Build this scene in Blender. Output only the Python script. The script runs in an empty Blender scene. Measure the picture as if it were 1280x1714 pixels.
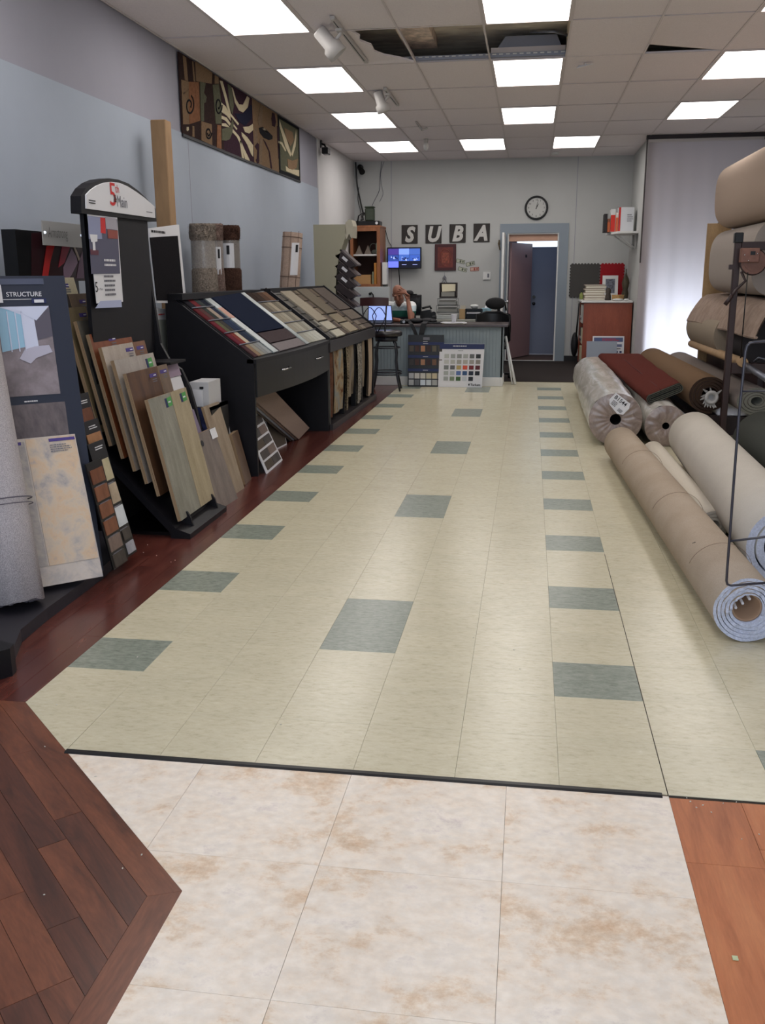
import bpy, math, random
from mathutils import Vector, Matrix
random.seed(7)
C = bpy.context.scene.collection
scene = bpy.context.scene
FT = 0.3048
# ------------------------------------------------------------------ camera
FPX = 1566.1
CAM = Vector((-0.1292, 0.0, 1.4383))
PITCH, YAW, ROLL = 0.247078885, 0.153921449, -0.00583232
fw = Vector((-math.sin(YAW)*math.cos(PITCH), math.cos(YAW)*math.cos(PITCH), -math.sin(PITCH)))
r0 = Vector((math.cos(YAW), math.sin(YAW), 0)); u0 = r0.cross(fw)
RT = math.cos(ROLL)*r0 + math.sin(ROLL)*u0; UP = RT.cross(fw)
cd = bpy.data.cameras.new('camera'); cam = bpy.data.objects.new('camera', cd); C.objects.link(cam)
cd.sensor_fit = 'VERTICAL'; cd.sensor_height = 36.0; cd.lens = 36.0*FPX/1714.0
cd.clip_start = 0.05; cd.clip_end = 200
cam.matrix_world = Matrix(((RT.x, UP.x, -fw.x, CAM.x), (RT.y, UP.y, -fw.y, CAM.y), (RT.z, UP.z, -fw.z, CAM.z), (0, 0, 0, 1)))
scene.camera = cam
scene.view_settings.view_transform = 'Standard'; scene.view_settings.look = 'None'
scene.view_settings.gamma = 1.0; scene.view_settings.use_curve_mapping = False
scene.view_settings.exposure = -0.45
# ------------------------------------------------------------------ world: overcast daylight outside the shop front
w = bpy.data.worlds.new('world'); scene.world = w; w.use_nodes = True
w.node_tree.nodes['Background'].inputs[0].default_value = (0.72, 0.83, 1.0, 1)
w.node_tree.nodes['Background'].inputs[1].default_value = 1.6
def area(name, loc, rot, sx, sy, power, col=(1, 1, 1)):
    l = bpy.data.lights.new(name, 'AREA'); l.shape = 'RECTANGLE'; l.size = sx; l.size_y = sy; l.energy = power; l.color = col
    o = bpy.data.objects.new(name, l); C.objects.link(o); o.location = loc; o.rotation_euler = rot
    return o
# daylight through the big shop window behind the camera, and behind the hanging cloth at the back
area('shop_window_daylight', (0.0, -1.9, 1.75), (math.radians(90), 0, 0), 5.6, 2.6, 150, (0.80, 0.88, 1.0))
area('back_doorway_daylight', (2.2, 15.25, 0.50), (math.radians(-90), 0, 0), 1.3, 0.9, 95, (0.86, 0.91, 1.0))
area('hall_window_daylight', (0.1, 17.1, 2.5), (math.radians(-10), 0, 0), 0.8, 0.3, 3.2, (0.7, 0.82, 1.0))
CEIL_E = 9.0
# ------------------------------------------------------------------ helpers
def lin(c):
    return tuple(((v/255)/12.92 if v/255 <= .04045 else ((v/255+.055)/1.055)**2.4) for v in c) + (1,)
MT = {}
def _base(name):
    m = bpy.data.materials.new(name); m.use_nodes = True
    nt = m.node_tree; return m, nt, nt.nodes['Principled BSDF']
def _coord(nt, scale=(1, 1, 1), rnd=True):
    tc = nt.nodes.new('ShaderNodeTexCoord'); mp = nt.nodes.new('ShaderNodeMapping')
    nt.links.new(tc.outputs['Object'], mp.inputs[0]); mp.inputs[3].default_value = scale
    if rnd:
        oi = nt.nodes.new('ShaderNodeObjectInfo'); mu = nt.nodes.new('ShaderNodeVectorMath'); mu.operation = 'SCALE'
        cx = nt.nodes.new('ShaderNodeCombineXYZ')
        for i in range(3): nt.links.new(oi.outputs['Random'], cx.inputs[i])
        nt.links.new(cx.outputs[0], mu.inputs[0]); mu.inputs['Scale'].default_value = 37.0
        nt.links.new(mu.outputs[0], mp.inputs[1])
    return mp
def mat(name, rgb, rough=.6, spec=.35, noise=None, bump=None, metal=0.0, stretch=(1, 1, 1), rgb2=None, emit=0.0, alpha=1.0, trans=0.0, sheen=0.0, detail=6):
    if name in MT: return MT[name]
    m, nt, b = _base(name)
    b.inputs['Base Color'].default_value = lin(rgb); b.inputs['Roughness'].default_value = rough
    b.inputs['Specular IOR Level'].default_value = spec; b.inputs['Metallic'].default_value = metal
    b.inputs['Alpha'].default_value = alpha; b.inputs['Transmission Weight'].default_value = trans
    b.inputs['Sheen Weight'].default_value = sheen
    if noise or rgb2:
        mp = _coord(nt, stretch); n = nt.nodes.new('ShaderNodeTexNoise'); nt.links.new(mp.outputs[0], n.inputs['Vector'])
        sc, amt = noise if noise else (8, 1)
        n.inputs['Scale'].default_value = sc; n.inputs['Detail'].default_value = detail; n.inputs['Roughness'].default_value = .62
        cr = nt.nodes.new('ShaderNodeValToRGB'); nt.links.new(n.outputs[0], cr.inputs[0])
        c1 = lin(rgb)
        if rgb2: c2 = lin(rgb2)
        else:
            c1 = tuple(v*(1-amt) for v in lin(rgb)[:3]) + (1,); c2 = tuple(min(1, v*(1+amt)) for v in lin(rgb)[:3]) + (1,)
        cr.color_ramp.elements[0].position = .36; cr.color_ramp.elements[1].position = .64
        cr.color_ramp.elements[0].color = c1; cr.color_ramp.elements[1].color = c2
        nt.links.new(cr.outputs[0], b.inputs['Base Color'])
    if bump:
        mp = _coord(nt, stretch); n = nt.nodes.new('ShaderNodeTexNoise'); nt.links.new(mp.outputs[0], n.inputs['Vector'])
        n.inputs['Scale'].default_value = bump[0]; n.inputs['Detail'].default_value = 3
        bp = nt.nodes.new('ShaderNodeBump'); bp.inputs['Strength'].default_value = bump[1]; bp.inputs['Distance'].default_value = .01
        nt.links.new(n.outputs[0], bp.inputs['Height']); nt.links.new(bp.outputs[0], b.inputs['Normal'])
    if emit:
        b.inputs['Emission Color'].default_value = lin(rgb); b.inputs['Emission Strength'].default_value = emit
    MT[name] = m; return m
def multi(name, cols, scale, stretch=(1, 1, 1), rough=.5, spec=.35, detail=8, nrough=.62, fine=None, bump=None, distort=0.0, rnd=True):
    """several colours blended by one noise; cols = [(pos, rgb), ...]"""
    if name in MT: return MT[name]
    m, nt, b = _base(name); mp = _coord(nt, stretch, rnd)
    n = nt.nodes.new('ShaderNodeTexNoise'); nt.links.new(mp.outputs[0], n.inputs['Vector'])
    n.inputs['Scale'].default_value = scale; n.inputs['Detail'].default_value = detail; n.inputs['Roughness'].default_value = nrough; n.inputs['Distortion'].default_value = distort
    cr = nt.nodes.new('ShaderNodeValToRGB'); nt.links.new(n.outputs[0], cr.inputs[0])
    els = cr.color_ramp.elements
    while len(els) < len(cols): els.new(.5)
    for e, (p, c) in zip(els, cols): e.position = p; e.color = lin(c)
    out = cr.outputs[0]
    if fine:
        n2 = nt.nodes.new('ShaderNodeTexNoise'); nt.links.new(mp.outputs[0], n2.inputs['Vector']); n2.inputs['Scale'].default_value = fine[0]; n2.inputs['Detail'].default_value = 3
        mr = nt.nodes.new('ShaderNodeMapRange'); mr.inputs[1].default_value = .35; mr.inputs[2].default_value = .65; mr.inputs[3].default_value = 1-fine[1]; mr.inputs[4].default_value = 1+fine[1]
        nt.links.new(n2.outputs[0], mr.inputs[0])
        vm = nt.nodes.new('ShaderNodeVectorMath'); vm.operation = 'SCALE'; nt.links.new(out, vm.inputs[0]); nt.links.new(mr.outputs[0], vm.inputs['Scale']); out = vm.outputs[0]
    nt.links.new(out, b.inputs['Base Color'])
    b.inputs['Roughness'].default_value = rough; b.inputs['Specular IOR Level'].default_value = spec
    if bump:
        bp = nt.nodes.new('ShaderNodeBump'); bp.inputs['Strength'].default_value = bump; bp.inputs['Distance'].default_value = .004
        nt.links.new(n.outputs[0], bp.inputs['Height']); nt.links.new(bp.outputs[0], b.inputs['Normal'])
    MT[name] = m; return m
def wood(name, dark, light, stretch=(6, 1, 6), scale=6, rough=.4, spec=.4, mid=None):
    cols = [(.30, dark), (.70, light)] if not mid else [(.28, dark), (.5, mid), (.72, light)]
    return multi(name, cols, scale, stretch, rough, spec, 5, .6, fine=(60, .08))
def plain(rgb, rough=.55, key=''):
    return mat('paint_%d_%d_%d%s' % (*rgb, key), rgb, rough)
def at(px, py, X=None, Y=None, Z=None, pt=None, n=None):
    d = RT*((px-640)/FPX) - UP*((py-857)/FPX) + fw
    if pt is not None: t = (Vector(pt)-CAM).dot(n)/d.dot(n)
    elif X is not None: t = (X-CAM.x)/d.x
    elif Y is not None: t = (Y-CAM.y)/d.y
    else: t = (Z-CAM.z)/d.z
    return CAM + d*t
V = Vector
ORG = {}
class MB:
    def __init__(s): s.v = []; s.f = []; s.m = []; s.sm = []
    def add(s, vs, fs, mi=0, smooth=False, M=None):
        k = len(s.v)
        s.v += [(M @ V(p)) if M else V(p) for p in vs]
        for f in fs: s.f.append([i+k for i in f]); s.m.append(mi); s.sm.append(smooth)
        return s
    def box(s, x0, x1, y0, y1, z0, z1, mi=0, M=None):
        vs = [(x, y, z) for z in (z0, z1) for y in (y0, y1) for x in (x0, x1)]
        return s.add(vs, [(0, 2, 3, 1), (4, 5, 7, 6), (0, 1, 5, 4), (2, 6, 7, 3), (0, 4, 6, 2), (1, 3, 7, 5)], mi, False, M)
    def bevbox(s, x0, x1, y0, y1, z0, z1, b=.004, mi=0, M=None):
        vs = []; fs = []
        cs = []
        for sz in (0, 1):
            for sy in (0, 1):
                for sx in (0, 1):
                    x, y, z = (x0, x1)[sx], (y0, y1)[sy], (z0, z1)[sz]
                    dx, dy, dz = (b, -b)[sx], (b, -b)[sy], (b, -b)[sz]
                    cs.append(len(vs)); vs += [(x, y+dy, z+dz), (x+dx, y, z+dz), (x+dx, y+dy, z)]
        c = lambda sx, sy, sz: cs[sz*4+sy*2+sx]
        for sx in (0, 1):
            q = [c(sx, 0, 0), c(sx, 1, 0), c(sx, 1, 1), c(sx, 0, 1)]; fs.append(q if sx else q[::-1])
        for sy in (0, 1):
            q = [c(0, sy, 0)+1, c(1, sy, 0)+1, c(1, sy, 1)+1, c(0, sy, 1)+1]; fs.append(q[::-1] if sy else q)
        for sz in (0, 1):
            q = [c(0, 0, sz)+2, c(1, 0, sz)+2, c(1, 1, sz)+2, c(0, 1, sz)+2]; fs.append(q if sz else q[::-1])
        for a in (0, 1):
            for bb in (0, 1):
                q = [c(0, a, bb)+1, c(1, a, bb)+1, c(1, a, bb)+2, c(0, a, bb)+2]; fs.append(q)
                q = [c(a, 0, bb), c(a, 1, bb), c(a, 1, bb)+2, c(a, 0, bb)+2]; fs.append(q)
                q = [c(a, bb, 0), c(a, bb, 1), c(a, bb, 1)+1, c(a, bb, 0)+1]; fs.append(q)
        for k in cs: fs.append((k, k+1, k+2))
        return s.add(vs, fs, mi, False, M)
    def slab(s, p0, p1, p2, p3, th, mi=0, side=None):
        """four corners (bl, br, tr, tl) seen from the front; thickness goes to the back"""
        p = [V(q) for q in (p0, p1, p2, p3)]; n = (p[1]-p[0]).cross(p[3]-p[0]).normalized()
        vs = p + [q - n*th for q in p]; k = len(s.v); s.v += vs
        fs = [(0, 1, 2, 3), (7, 6, 5, 4), (0, 4, 5, 1), (1, 5, 6, 2), (2, 6, 7, 3), (3, 7, 4, 0)]
        for i, f in enumerate(fs): s.f.append([j+k for j in f]); s.m.append(mi if (i == 0 or side is None) else side); s.sm.append(False)
        return s
    def prism(s, pts, vec, mi=0, side=None):
        pts = [V(p) for p in pts]; n = len(pts); k = len(s.v); vec = V(vec)
        s.v += pts + [p+vec for p in pts]
        s.f.append([k+i for i in range(n)]); s.m.append(mi); s.sm.append(False)
        s.f.append([k+n+i for i in range(n)][::-1]); s.m.append(mi); s.sm.append(False)
        for i in range(n):
            j = (i+1) % n; s.f.append([k+i, k+n+i, k+n+j, k+j][::-1]); s.m.append(mi if side is None else side); s.sm.append(False)
        return s
    def cyl(s, a, b, r, r2=None, n=16, mi=0, cap=True, smooth=True):
        a, b = V(a), V(b); r2 = r if r2 is None else r2; d = (b-a).normalized()
        t = V((0, 0, 1)) if abs(d.z) < .9 else V((1, 0, 0)); x = d.cross(t).normalized(); y = d.cross(x)
        k = len(s.v)
        for c, rr in ((a, r), (b, r2)):
            for i in range(n):
                an = 2*math.pi*i/n; s.v.append(c + (x*math.cos(an)+y*math.sin(an))*rr)
        for i in range(n):
            j = (i+1) % n; s.f.append([k+i, k+j, k+n+j, k+n+i]); s.m.append(mi); s.sm.append(smooth)
        if cap:
            s.f.append([k+i for i in range(n)][::-1]); s.f.append([k+n+i for i in range(n)]); s.m += [mi, mi]; s.sm += [False, False]
        return s
    def tube(s, pts, r, n=8, mi=0, closed=False):
        pts = [V(p) for p in pts]; k = len(s.v); N = len(pts); x = None
        for i, p in enumerate(pts):
            if closed: d = pts[(i+1) % N]-pts[i-1]
            else: d = pts[min(i+1, N-1)]-pts[max(i-1, 0)]
            if d.length < 1e-9: d = V((0, 0, 1))
            d.normalize()
            if x is None:
                t = V((0, 0, 1)) if abs(d.z) < .9 else V((1, 0, 0)); x = d.cross(t).normalized()
            else: x = (x - d*x.dot(d)).normalized()
            y = d.cross(x); rr = r[i] if isinstance(r, (list, tuple)) else r
            for q in range(n):
                an = 2*math.pi*q/n; s.v.append(p + (x*math.cos(an)+y*math.sin(an))*rr)
        for i in range(N if closed else N-1):
            i2 = (i+1) % N
            for q in range(n):
                q2 = (q+1) % n; s.f.append([k+i*n+q, k+i*n+q2, k+i2*n+q2, k+i2*n+q]); s.m.append(mi); s.sm.append(True)
        if not closed:
            s.f.append([k+q for q in range(n)][::-1]); s.f.append([k+(N-1)*n+q for q in range(n)]); s.m += [mi, mi]; s.sm += [False, False]
        return s
    def lathe(s, prof, c, n=24, mi=0, M=None):
        c = V(c); k = len(s.v)
        for (r, z) in prof:
            for i in range(n):
                an = 2*math.pi*i/n; p = V((r*math.cos(an), r*math.sin(an), z)); s.v.append(c + ((M @ p) if M else p))
        for j in range(len(prof)-1):
            for i in range(n):
                i2 = (i+1) % n; s.f.append([k+j*n+i, k+j*n+i2, k+(j+1)*n+i2, k+(j+1)*n+i]); s.m.append(mi); s.sm.append(True)
        s.f.append([k+i for i in range(n)][::-1]); s.f.append([k+(len(prof)-1)*n+i for i in range(n)]); s.m += [mi, mi]; s.sm += [False, False]
        return s
    def ball(s, c, r, n=16, m=10, mi=0, M=None):
        c = V(c); r = (r, r, r) if not isinstance(r, (tuple, list)) else r; k = len(s.v); vs = []; fs = []
        vs.append(V((0, 0, r[2])))
        for j in range(1, m):
            ph = math.pi*j/m
            for i in range(n):
                th = 2*math.pi*i/n; vs.append(V((r[0]*math.sin(ph)*math.cos(th), r[1]*math.sin(ph)*math.sin(th), r[2]*math.cos(ph))))
        vs.append(V((0, 0, -r[2])))
        for i in range(n):
            i2 = (i+1) % n; fs.append((0, 1+i, 1+i2)); fs.append((len(vs)-1, 1+(m-2)*n+i2, 1+(m-2)*n+i))
            for j in range(m-2): fs.append((1+j*n+i, 1+(j+1)*n+i, 1+(j+1)*n+i2, 1+j*n+i2))
        s.v += [c + ((M @ p) if M else p) for p in vs]
        for f in fs: s.f.append([i+k for i in f]); s.m.append(mi); s.sm.append(True)
        return s
    def grid(s, fn, nu, nv, mi=0, smooth=True):
        k = len(s.v)
        for j in range(nv+1):
            for i in range(nu+1): s.v.append(V(fn(i/nu, j/nv)))
        for j in range(nv):
            for i in range(nu):
                a = k+j*(nu+1)+i; s.f.append([a, a+1, a+nu+2, a+nu+1]); s.m.append(mi); s.sm.append(smooth)
        return s
    def build(s, name, mats, parent=None, label=None, cat=None, group=None, kind=None, org=None):
        if not isinstance(mats, (list, tuple)): mats = [mats]
        if parent is not None: o_ = ORG[parent]
        elif org is not None: o_ = V(org)
        elif kind == 'structure': o_ = V((0, 0, 0))
        else:
            lo = [min(p[i] for p in s.v) for i in range(3)]; hi = [max(p[i] for p in s.v) for i in range(3)]
            o_ = V(((lo[0]+hi[0])/2, (lo[1]+hi[1])/2, lo[2]))
        me = bpy.data.meshes.new(name); me.from_pydata([tuple(p-o_) for p in s.v], [], s.f)
        for m in mats: me.materials.append(m)
        me.polygons.foreach_set('material_index', s.m); me.polygons.foreach_set('use_smooth', s.sm); me.update()
        o = bpy.data.objects.new(name, me); C.objects.link(o)
        if parent is not None: o.parent = parent
        else: o.location = o_
        ORG[o] = o_
        tag(o, label, cat, group, kind); return o
def tag(o, label=None, cat=None, group=None, kind=None):
    if label: o['label'] = label
    if cat: o['category'] = cat
    if group: o['group'] = group
    if kind: o['kind'] = kind
    return o
def thing(name, label, cat, loc, group=None):
    o = bpy.data.objects.new(name, None); C.objects.link(o); o.location = loc; o.empty_display_size = .1; ORG[o] = V(loc)
    return tag(o, label, cat, group)
def recalc(o):
    import bmesh
    bm = bmesh.new(); bm.from_mesh(o.data); bmesh.ops.recalc_face_normals(bm, faces=bm.faces); bm.to_mesh(o.data); bm.free(); return o
def text(s, p, right, up, h, m, parent, name='lettering', depth=.001, shear=0.0, bold=0.0, align='LEFT', sx=1.0, label=None):
    cu = bpy.data.curves.new('t', 'FONT'); cu.body = s; cu.size = 1.0; cu.shear = shear; cu.offset = bold; cu.align_x = align; cu.resolution_u = 3
    t = bpy.data.objects.new('t', cu); C.objects.link(t); bpy.context.view_layer.update()
    me = bpy.data.meshes.new_from_object(t.evaluated_get(bpy.context.evaluated_depsgraph_get()))
    bpy.data.objects.remove(t); right = V(right).normalized(); up = V(up).normalized(); nn = right.cross(up)
    mb = MB(); k = 1.0/.7
    for vv in me.vertices: mb.v.append(V(p) + right*vv.co.x*h*k*sx + up*vv.co.y*h*k + nn*depth)
    for pl in me.polygons: mb.f.append(list(pl.vertices)); mb.m.append(0); mb.sm.append(False)
    bpy.data.meshes.remove(me)
    if not mb.v: return None
    return mb.build(name, m, parent, label=label)
def printlines(p, right, up, wd, ht, rows, m, parent, name='small_print', seed=1, off=.0012):
    rnd = random.Random(seed); mb = MB(); right = V(right).normalized(); up = V(up).normalized(); nn = right.cross(up)
    for r_ in range(rows):
        x = 0; y = ht*(1-(r_+.75)/rows); hh = ht/rows*.45; end = wd*rnd.uniform(.7, 1)
        while x < end:
            l = min(rnd.uniform(.04, .16)*wd, end-x)
            a = V(p)+right*x+up*y+nn*off; mb.slab(a, a+right*l, a+right*l+up*hh, a+up*hh, .0005); x += l + wd*.025
    return mb.build(name, m, parent)
# ------------------------------------------------------------------ materials of the room
M_VCT = multi('cream_vinyl_tile', [(.28, (182, 174, 146)), (.46, (199, 192, 165)), (.62, (204, 198, 172)), (.80, (216, 211, 192))], 34, (.8, 1.7, 1), .24, .55, 6, .7, fine=(5, .03))
M_VCTG = multi('green_grey_vinyl_tile', [(.30, (112, 120, 108)), (.5, (134, 142, 130)), (.72, (152, 158, 146))], 38, (.8, 1.7, 1), .26, .5, 6, .7)
M_STONE = multi('mottled_cream_vinyl', [(.32, (200, 168, 136)), (.40, (216, 194, 168)), (.47, (228, 215, 198)), (.58, (232, 223, 210)), (.68, (210, 198, 190))], 4.6, (1, 1.25, 1), .34, .45, 12, .74, fine=(30, .06), distort=.1)
M_WALNUT = multi('walnut_plank', [(.30, (62, 34, 24)), (.45, (98, 56, 38)), (.62, (116, 68, 46)), (.8, (86, 48, 33))], 7, (2.2, .35, 1), .3, .5, 6, .62, fine=(70, .1), distort=.8)
M_WALND = multi('walnut_plank_dark', [(.30, (54, 31, 24)), (.5, (84, 48, 35)), (.75, (102, 60, 44))], 7, (2.6, .3, 1), .3, .5, 6, .62, fine=(70, .1), distort=.8)
M_CHERRY = multi('cherry_plank', [(.30, (70, 34, 30)), (.55, (90, 47, 40)), (.78, (106, 60, 50))], 6, (4, .6, 1), .24, .5, 5, .6, fine=(50, .06))
M_ORANGE = multi('orange_laminate', [(.30, (150, 84, 48)), (.5, (178, 106, 64)), (.7, (190, 120, 76))], 4, (5, .5, 1), .4, .4, 6, .6, fine=(40, .05), distort=.5)
M_SLAB = mat('dark_joint', (58, 52, 46), .9)
M_CEILT = mat('ceiling_tile', (232, 224, 225), .95, .1, noise=(90, .04), bump=(220, .25))
M_TBAR = mat('grid_bar_white', (212, 203, 202), .5)
M_WALLB = mat('blue_grey_wall', (162, 170, 182), .85, .2, noise=(2, .02))
M_WALLU = mat('lilac_grey_wall', (152, 151, 161), .9, .2, noise=(2, .02))
M_WALLW = mat('warm_white_paint', (206, 204, 204), .85, .2, noise=(2, .02))
M_WALLG = mat('pale_grey_paint', (182, 183, 181), .9, .2, noise=(2, .015))
M_TRIM = mat('slate_trim_paint', (132, 142, 152), .5)
M_WHITE = mat('white_paint', (214, 214, 212), .45)
M_BLACK = mat('black_laminate', (15, 14, 19), .45, .3, noise=(14, .12))
M_BLACKP = mat('black_plastic', (13, 13, 15), .35, .4)
M_CHROME = mat('chrome', (190, 190, 192), .22, .5, metal=1)
M_STEEL = mat('brushed_steel', (120, 124, 136), .4, .5, metal=.8)
M_LIGHT = mat('diffuser_glow', (255, 250, 246), .5, emit=CEIL_E)
YB = 16.459; XL = -3.14; H = 3.307; YF = -1.3; XR = 3.45
# ------------------------------------------------------------------ floor
fl = MB().prism([(-5.0*FT, 8.15*FT, -.003), (3.6, 8.15*FT, -.003), (3.6, 13.2, -.003), (-6.0*FT, 13.2, -.003), (-6.0*FT, 9.14*FT, -.003)], (0, 0, -.1)).build('floor', M_SLAB, kind='structure')
tile = MB().bevbox(0, .3042, 0, .3042, -.0028, 0, .0006).build('vinyl_tile', M_VCT, fl); tm = tile.data
bpy.data.objects.remove(tile)
tmg = tm.copy(); tmg.materials.clear(); tmg.materials.append(M_VCTG)
darks = set()
for k in range(11):
    darks.add((-6, 2+3*k)); darks.add((0, 2+3*k))
for k in range(5): darks.add((-3, 3+7*k)); darks.add((-3, 4+7*k))
darks.add((2, 0))
cells = [(i, j) for j in range(0, 36) for i in range(-6, 12)]
def clip_below(poly, a, b, c):
    """keep the part of a 2D polygon with a*x+b*y <= c"""
    out = []
    for i in range(len(poly)):
        p, q = poly[i], poly[(i+1) % len(poly)]; dp, dq = a*p[0]+b*p[1]-c, a*q[0]+b*q[1]-c
        if dp <= 0: out.append(p)
        if dp*dq < 0: t = dp/(dp-dq); out.append((p[0]+t*(q[0]-p[0]), p[1]+t*(q[1]-p[1])))
    return out
W45 = 3.14*FT   # walnut edge: x + y = 3.14 ft, then x = -3.0 ft
def prismz(mb, poly, z0, z1, mi=0):
    if len(poly) > 2: mb.prism([(x, y, z1) for x, y in poly], (0, 0, z0-z1), mi)
def placetile(i, j, me):
    if (i, j) == (-6, 0):
        mb = MB(); prismz(mb, clip_below([(i*FT, 8.15*FT), ((i+1)*FT-.0006, 8.15*FT), ((i+1)*FT-.0006, 9.15*FT-.0006), (i*FT, 9.15*FT-.0006)], -1, -1, -W45), -.0028, 0); mb.build('vinyl_tile', M_VCT, fl); return
    o = bpy.data.objects.new('vinyl_tile', me); C.objects.link(o); o.parent = fl
    o.location = (i*FT, (8.15+j)*FT, random.uniform(-.0003, 0))
    return o
n_ = 0; rest = MB(); restg = MB()
order = sorted([c for c in cells if c in darks], key=lambda c: c[1]) + sorted([c for c in cells if c not in darks and c[0] < 3], key=lambda c: c[1]) + [c for c in cells if c not in darks and c[0] >= 3]
for (i, j) in order:
    if n_ < 298: placetile(i, j, tmg if (i, j) in darks else tm); n_ += 1
    else: rest.box(i*FT, i*FT+.3042, (8.15+j)*FT, (8.15+j)*FT+.3042, -.0028, -.0001)
for i in range(0, 1): pass
rest.build('vinyl_tile', M_VCT, fl, kind='stuff')
# mottled vinyl by the entrance, 18 inch tiles
fl2 = MB().prism([(-3.0*FT, YF, -.0035), (1.0*FT, YF, -.0035), (1.0*FT, 8.15*FT, -.0035), (-5.01*FT, 8.15*FT, -.0035), (-3.0*FT, 6.14*FT, -.0035)], (0, 0, -.1)).build('floor', mat('tan_joint', (128, 110, 92), .9), kind='structure')
for a in range(-8, 1):
    for b in range(0, 8):
        x0 = -.1524+.4572*a; x1 = x0+.4572
        y1 = 8.12*FT-.4572*b; y0 = y1-.4572
        g = .0005
        poly = [(x0+g, y0+g), (x1-g, y0+g), (x1-g, y1-g), (x0+g, y1-g)]
        up_ = clip_below(clip_below(poly, 0, -1, -6.14*FT), -1, -1, -W45)
        lo_ = clip_below(clip_below(poly, 0, 1, 6.14*FT), -1, 0, 3.0*FT)
        mb = MB()
        for pp_ in (up_, lo_): prismz(mb, pp_, -.003, 0)
        if mb.v: mb.build('vinyl_tile', M_STONE, fl2)
# transition strip
MB().prism([(-4.99*FT, 8.08*FT, .0), (-4.99*FT, 8.17*FT, .0), (-4.99*FT, 8.15*FT, .005), (-4.99*FT, 8.10*FT, .005)], (5.93*FT, 0, 0)).build('trim_1', M_BLACKP, kind='structure')
# walnut floor with a mitred border
fl3 = MB().prism([(-3.3, YF, -.004), (-3.0*FT, YF, -.004), (-3.0*FT, 6.14*FT, -.004), (-6.0*FT, 9.14*FT, -.004), (-3.3, 9.14*FT+1.2, -.004)], (0, 0, -.1)).build('floor', M_SLAB, kind='structure')
pw = .2515*FT; s2 = math.sqrt(.5)
def plank(poly2d, m, par, ang, z=0.0):
    """plank polygon in floor coordinates, mesh turned so that its length is local y"""
    if len(poly2d) < 3: return
    cx = sum(p[0] for p in poly2d)/len(poly2d); cy = sum(p[1] for p in poly2d)/len(poly2d)
    ca, sa = math.cos(-ang), math.sin(-ang); mb = MB()
    prismz(mb, [((x-cx)*ca-(y-cy)*sa, (x-cx)*sa+(y-cy)*ca) for x, y in poly2d], -.004, 0)
    me = bpy.data.meshes.new('plank'); me.from_pydata([tuple(p) for p in mb.v], [], mb.f); me.materials.append(m); me.update()
    o = bpy.data.objects.new('plank', me); C.objects.link(o); o.parent = par; o.location = (cx, cy, z+random.uniform(-.0006, 0)); o.rotation_euler = (0, 0, ang)
def loc2(u, v):   # u along the diagonal (down-right), v perpendicular to the left-below, in metres from the outer corner
    return (-3.0*FT + u*s2 - v*s2, 6.14*FT - u*s2 - v*s2)
g = .0006
for r_ in range(0, 46):
    v0, v1 = r_*pw+g, (r_+1)*pw-g
    u = -3.9-random.uniform(0, .6)
    cuts = [u]
    if r_ == 0: cuts = [-3.9, -1.6, .25]
    else:
        while u < 2.5: u += random.uniform(.35, .75); cuts.append(u)
    for a, b in zip(cuts, cuts[1:]):
        poly = [loc2(a+g, v0), loc2(b-g, v0), loc2(b-g, v1), loc2(a+g, v1)]
        if r_ == 0: poly = clip_below(poly, .4142, -1, .4142*-3.0*FT-6.14*FT)   # mitre
        else: poly = clip_below(poly, 1, 0, -3.0*FT-pw-g)
        poly = clip_below(poly, 0, -1, 1.0); poly = clip_below(poly, -1, 0, 3.25)
        if len(poly) > 2 and min(p[1] for p in poly) < 4.2:
            if max(p[1] for p in poly) > 9.14*FT: poly = clip_below(poly, 0, 1, 9.14*FT)
            plank(poly, M_WALND if r_ and random.random() < .28 else M_WALNUT, fl3, math.radians(45))
bp = [(-3.0*FT, 6.14*FT), (-3.0*FT-pw, 6.14*FT-pw*2.414+.0+pw*1.414*0), (-3.0*FT-pw, -1.2), (-3.0*FT, -1.2)]
bp[1] = (-3.0*FT-pw, 6.14*FT+pw-2*pw*s2 if False else 6.14*FT - .104*FT)
plank(bp, M_WALNUT, fl3, 0)
# cherry strip along the left wall
fl4 = MB().box(-3.3, -6.0*FT, 9.14*FT, 13.2, -.1, -.004).build('floor', M_SLAB, kind='structure')
for r_ in range(0, 17):
    x1 = -6.0*FT-.083*r_-g; x0 = x1-.082
    if x0 < -3.25: break
    y = 9.14*FT-random.uniform(0, .9)
    while y < 13.2:
        y2 = y+random.uniform(.6, 1.2); a, b = max(y, 9.14*FT)+g, min(y2, 13.2)-g
        if b > a: plank([(x0, a), (x1, a), (x1, b), (x0, b)], M_CHERRY, fl4, 0)
        y = y2
# orange laminate right of the entrance
fl5 = MB().box(1.0*FT, 3.6, YF, 8.15*FT, -.1, -.004).build('floor', M_SLAB, kind='structure')
for r_ in range(0, 9):
    x0 = 1.0*FT+.195*r_+g; y = -1.2-random.uniform(0, .5)
    while y < 8.10*FT:
        y2 = y+1.25; a, b = y+g, min(y2, 8.10*FT)-g
        if b > a: plank([(x0, a), (x0+.194, a), (x0+.194, b), (x0, b)], M_ORANGE, fl5, 0)
        y = y2
# dark carpet at the back and the hall floor
M_MAT = mat('charcoal_carpet', (52, 47, 46), .95, .1, noise=(160, .25), bump=(300, .4))
MB().box(-3.3, 3.6, 13.2, YB+.12, -.12, .002).box(-.75, 1.05, 13.2, YB-.01, .002, .008).build('floor', M_MAT, kind='structure')
MB().box(-.9, .9, YB+.12, 18.2, -.12, .0).build('floor', mat('hall_floor', (88, 70, 62), .6), kind='structure')
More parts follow.
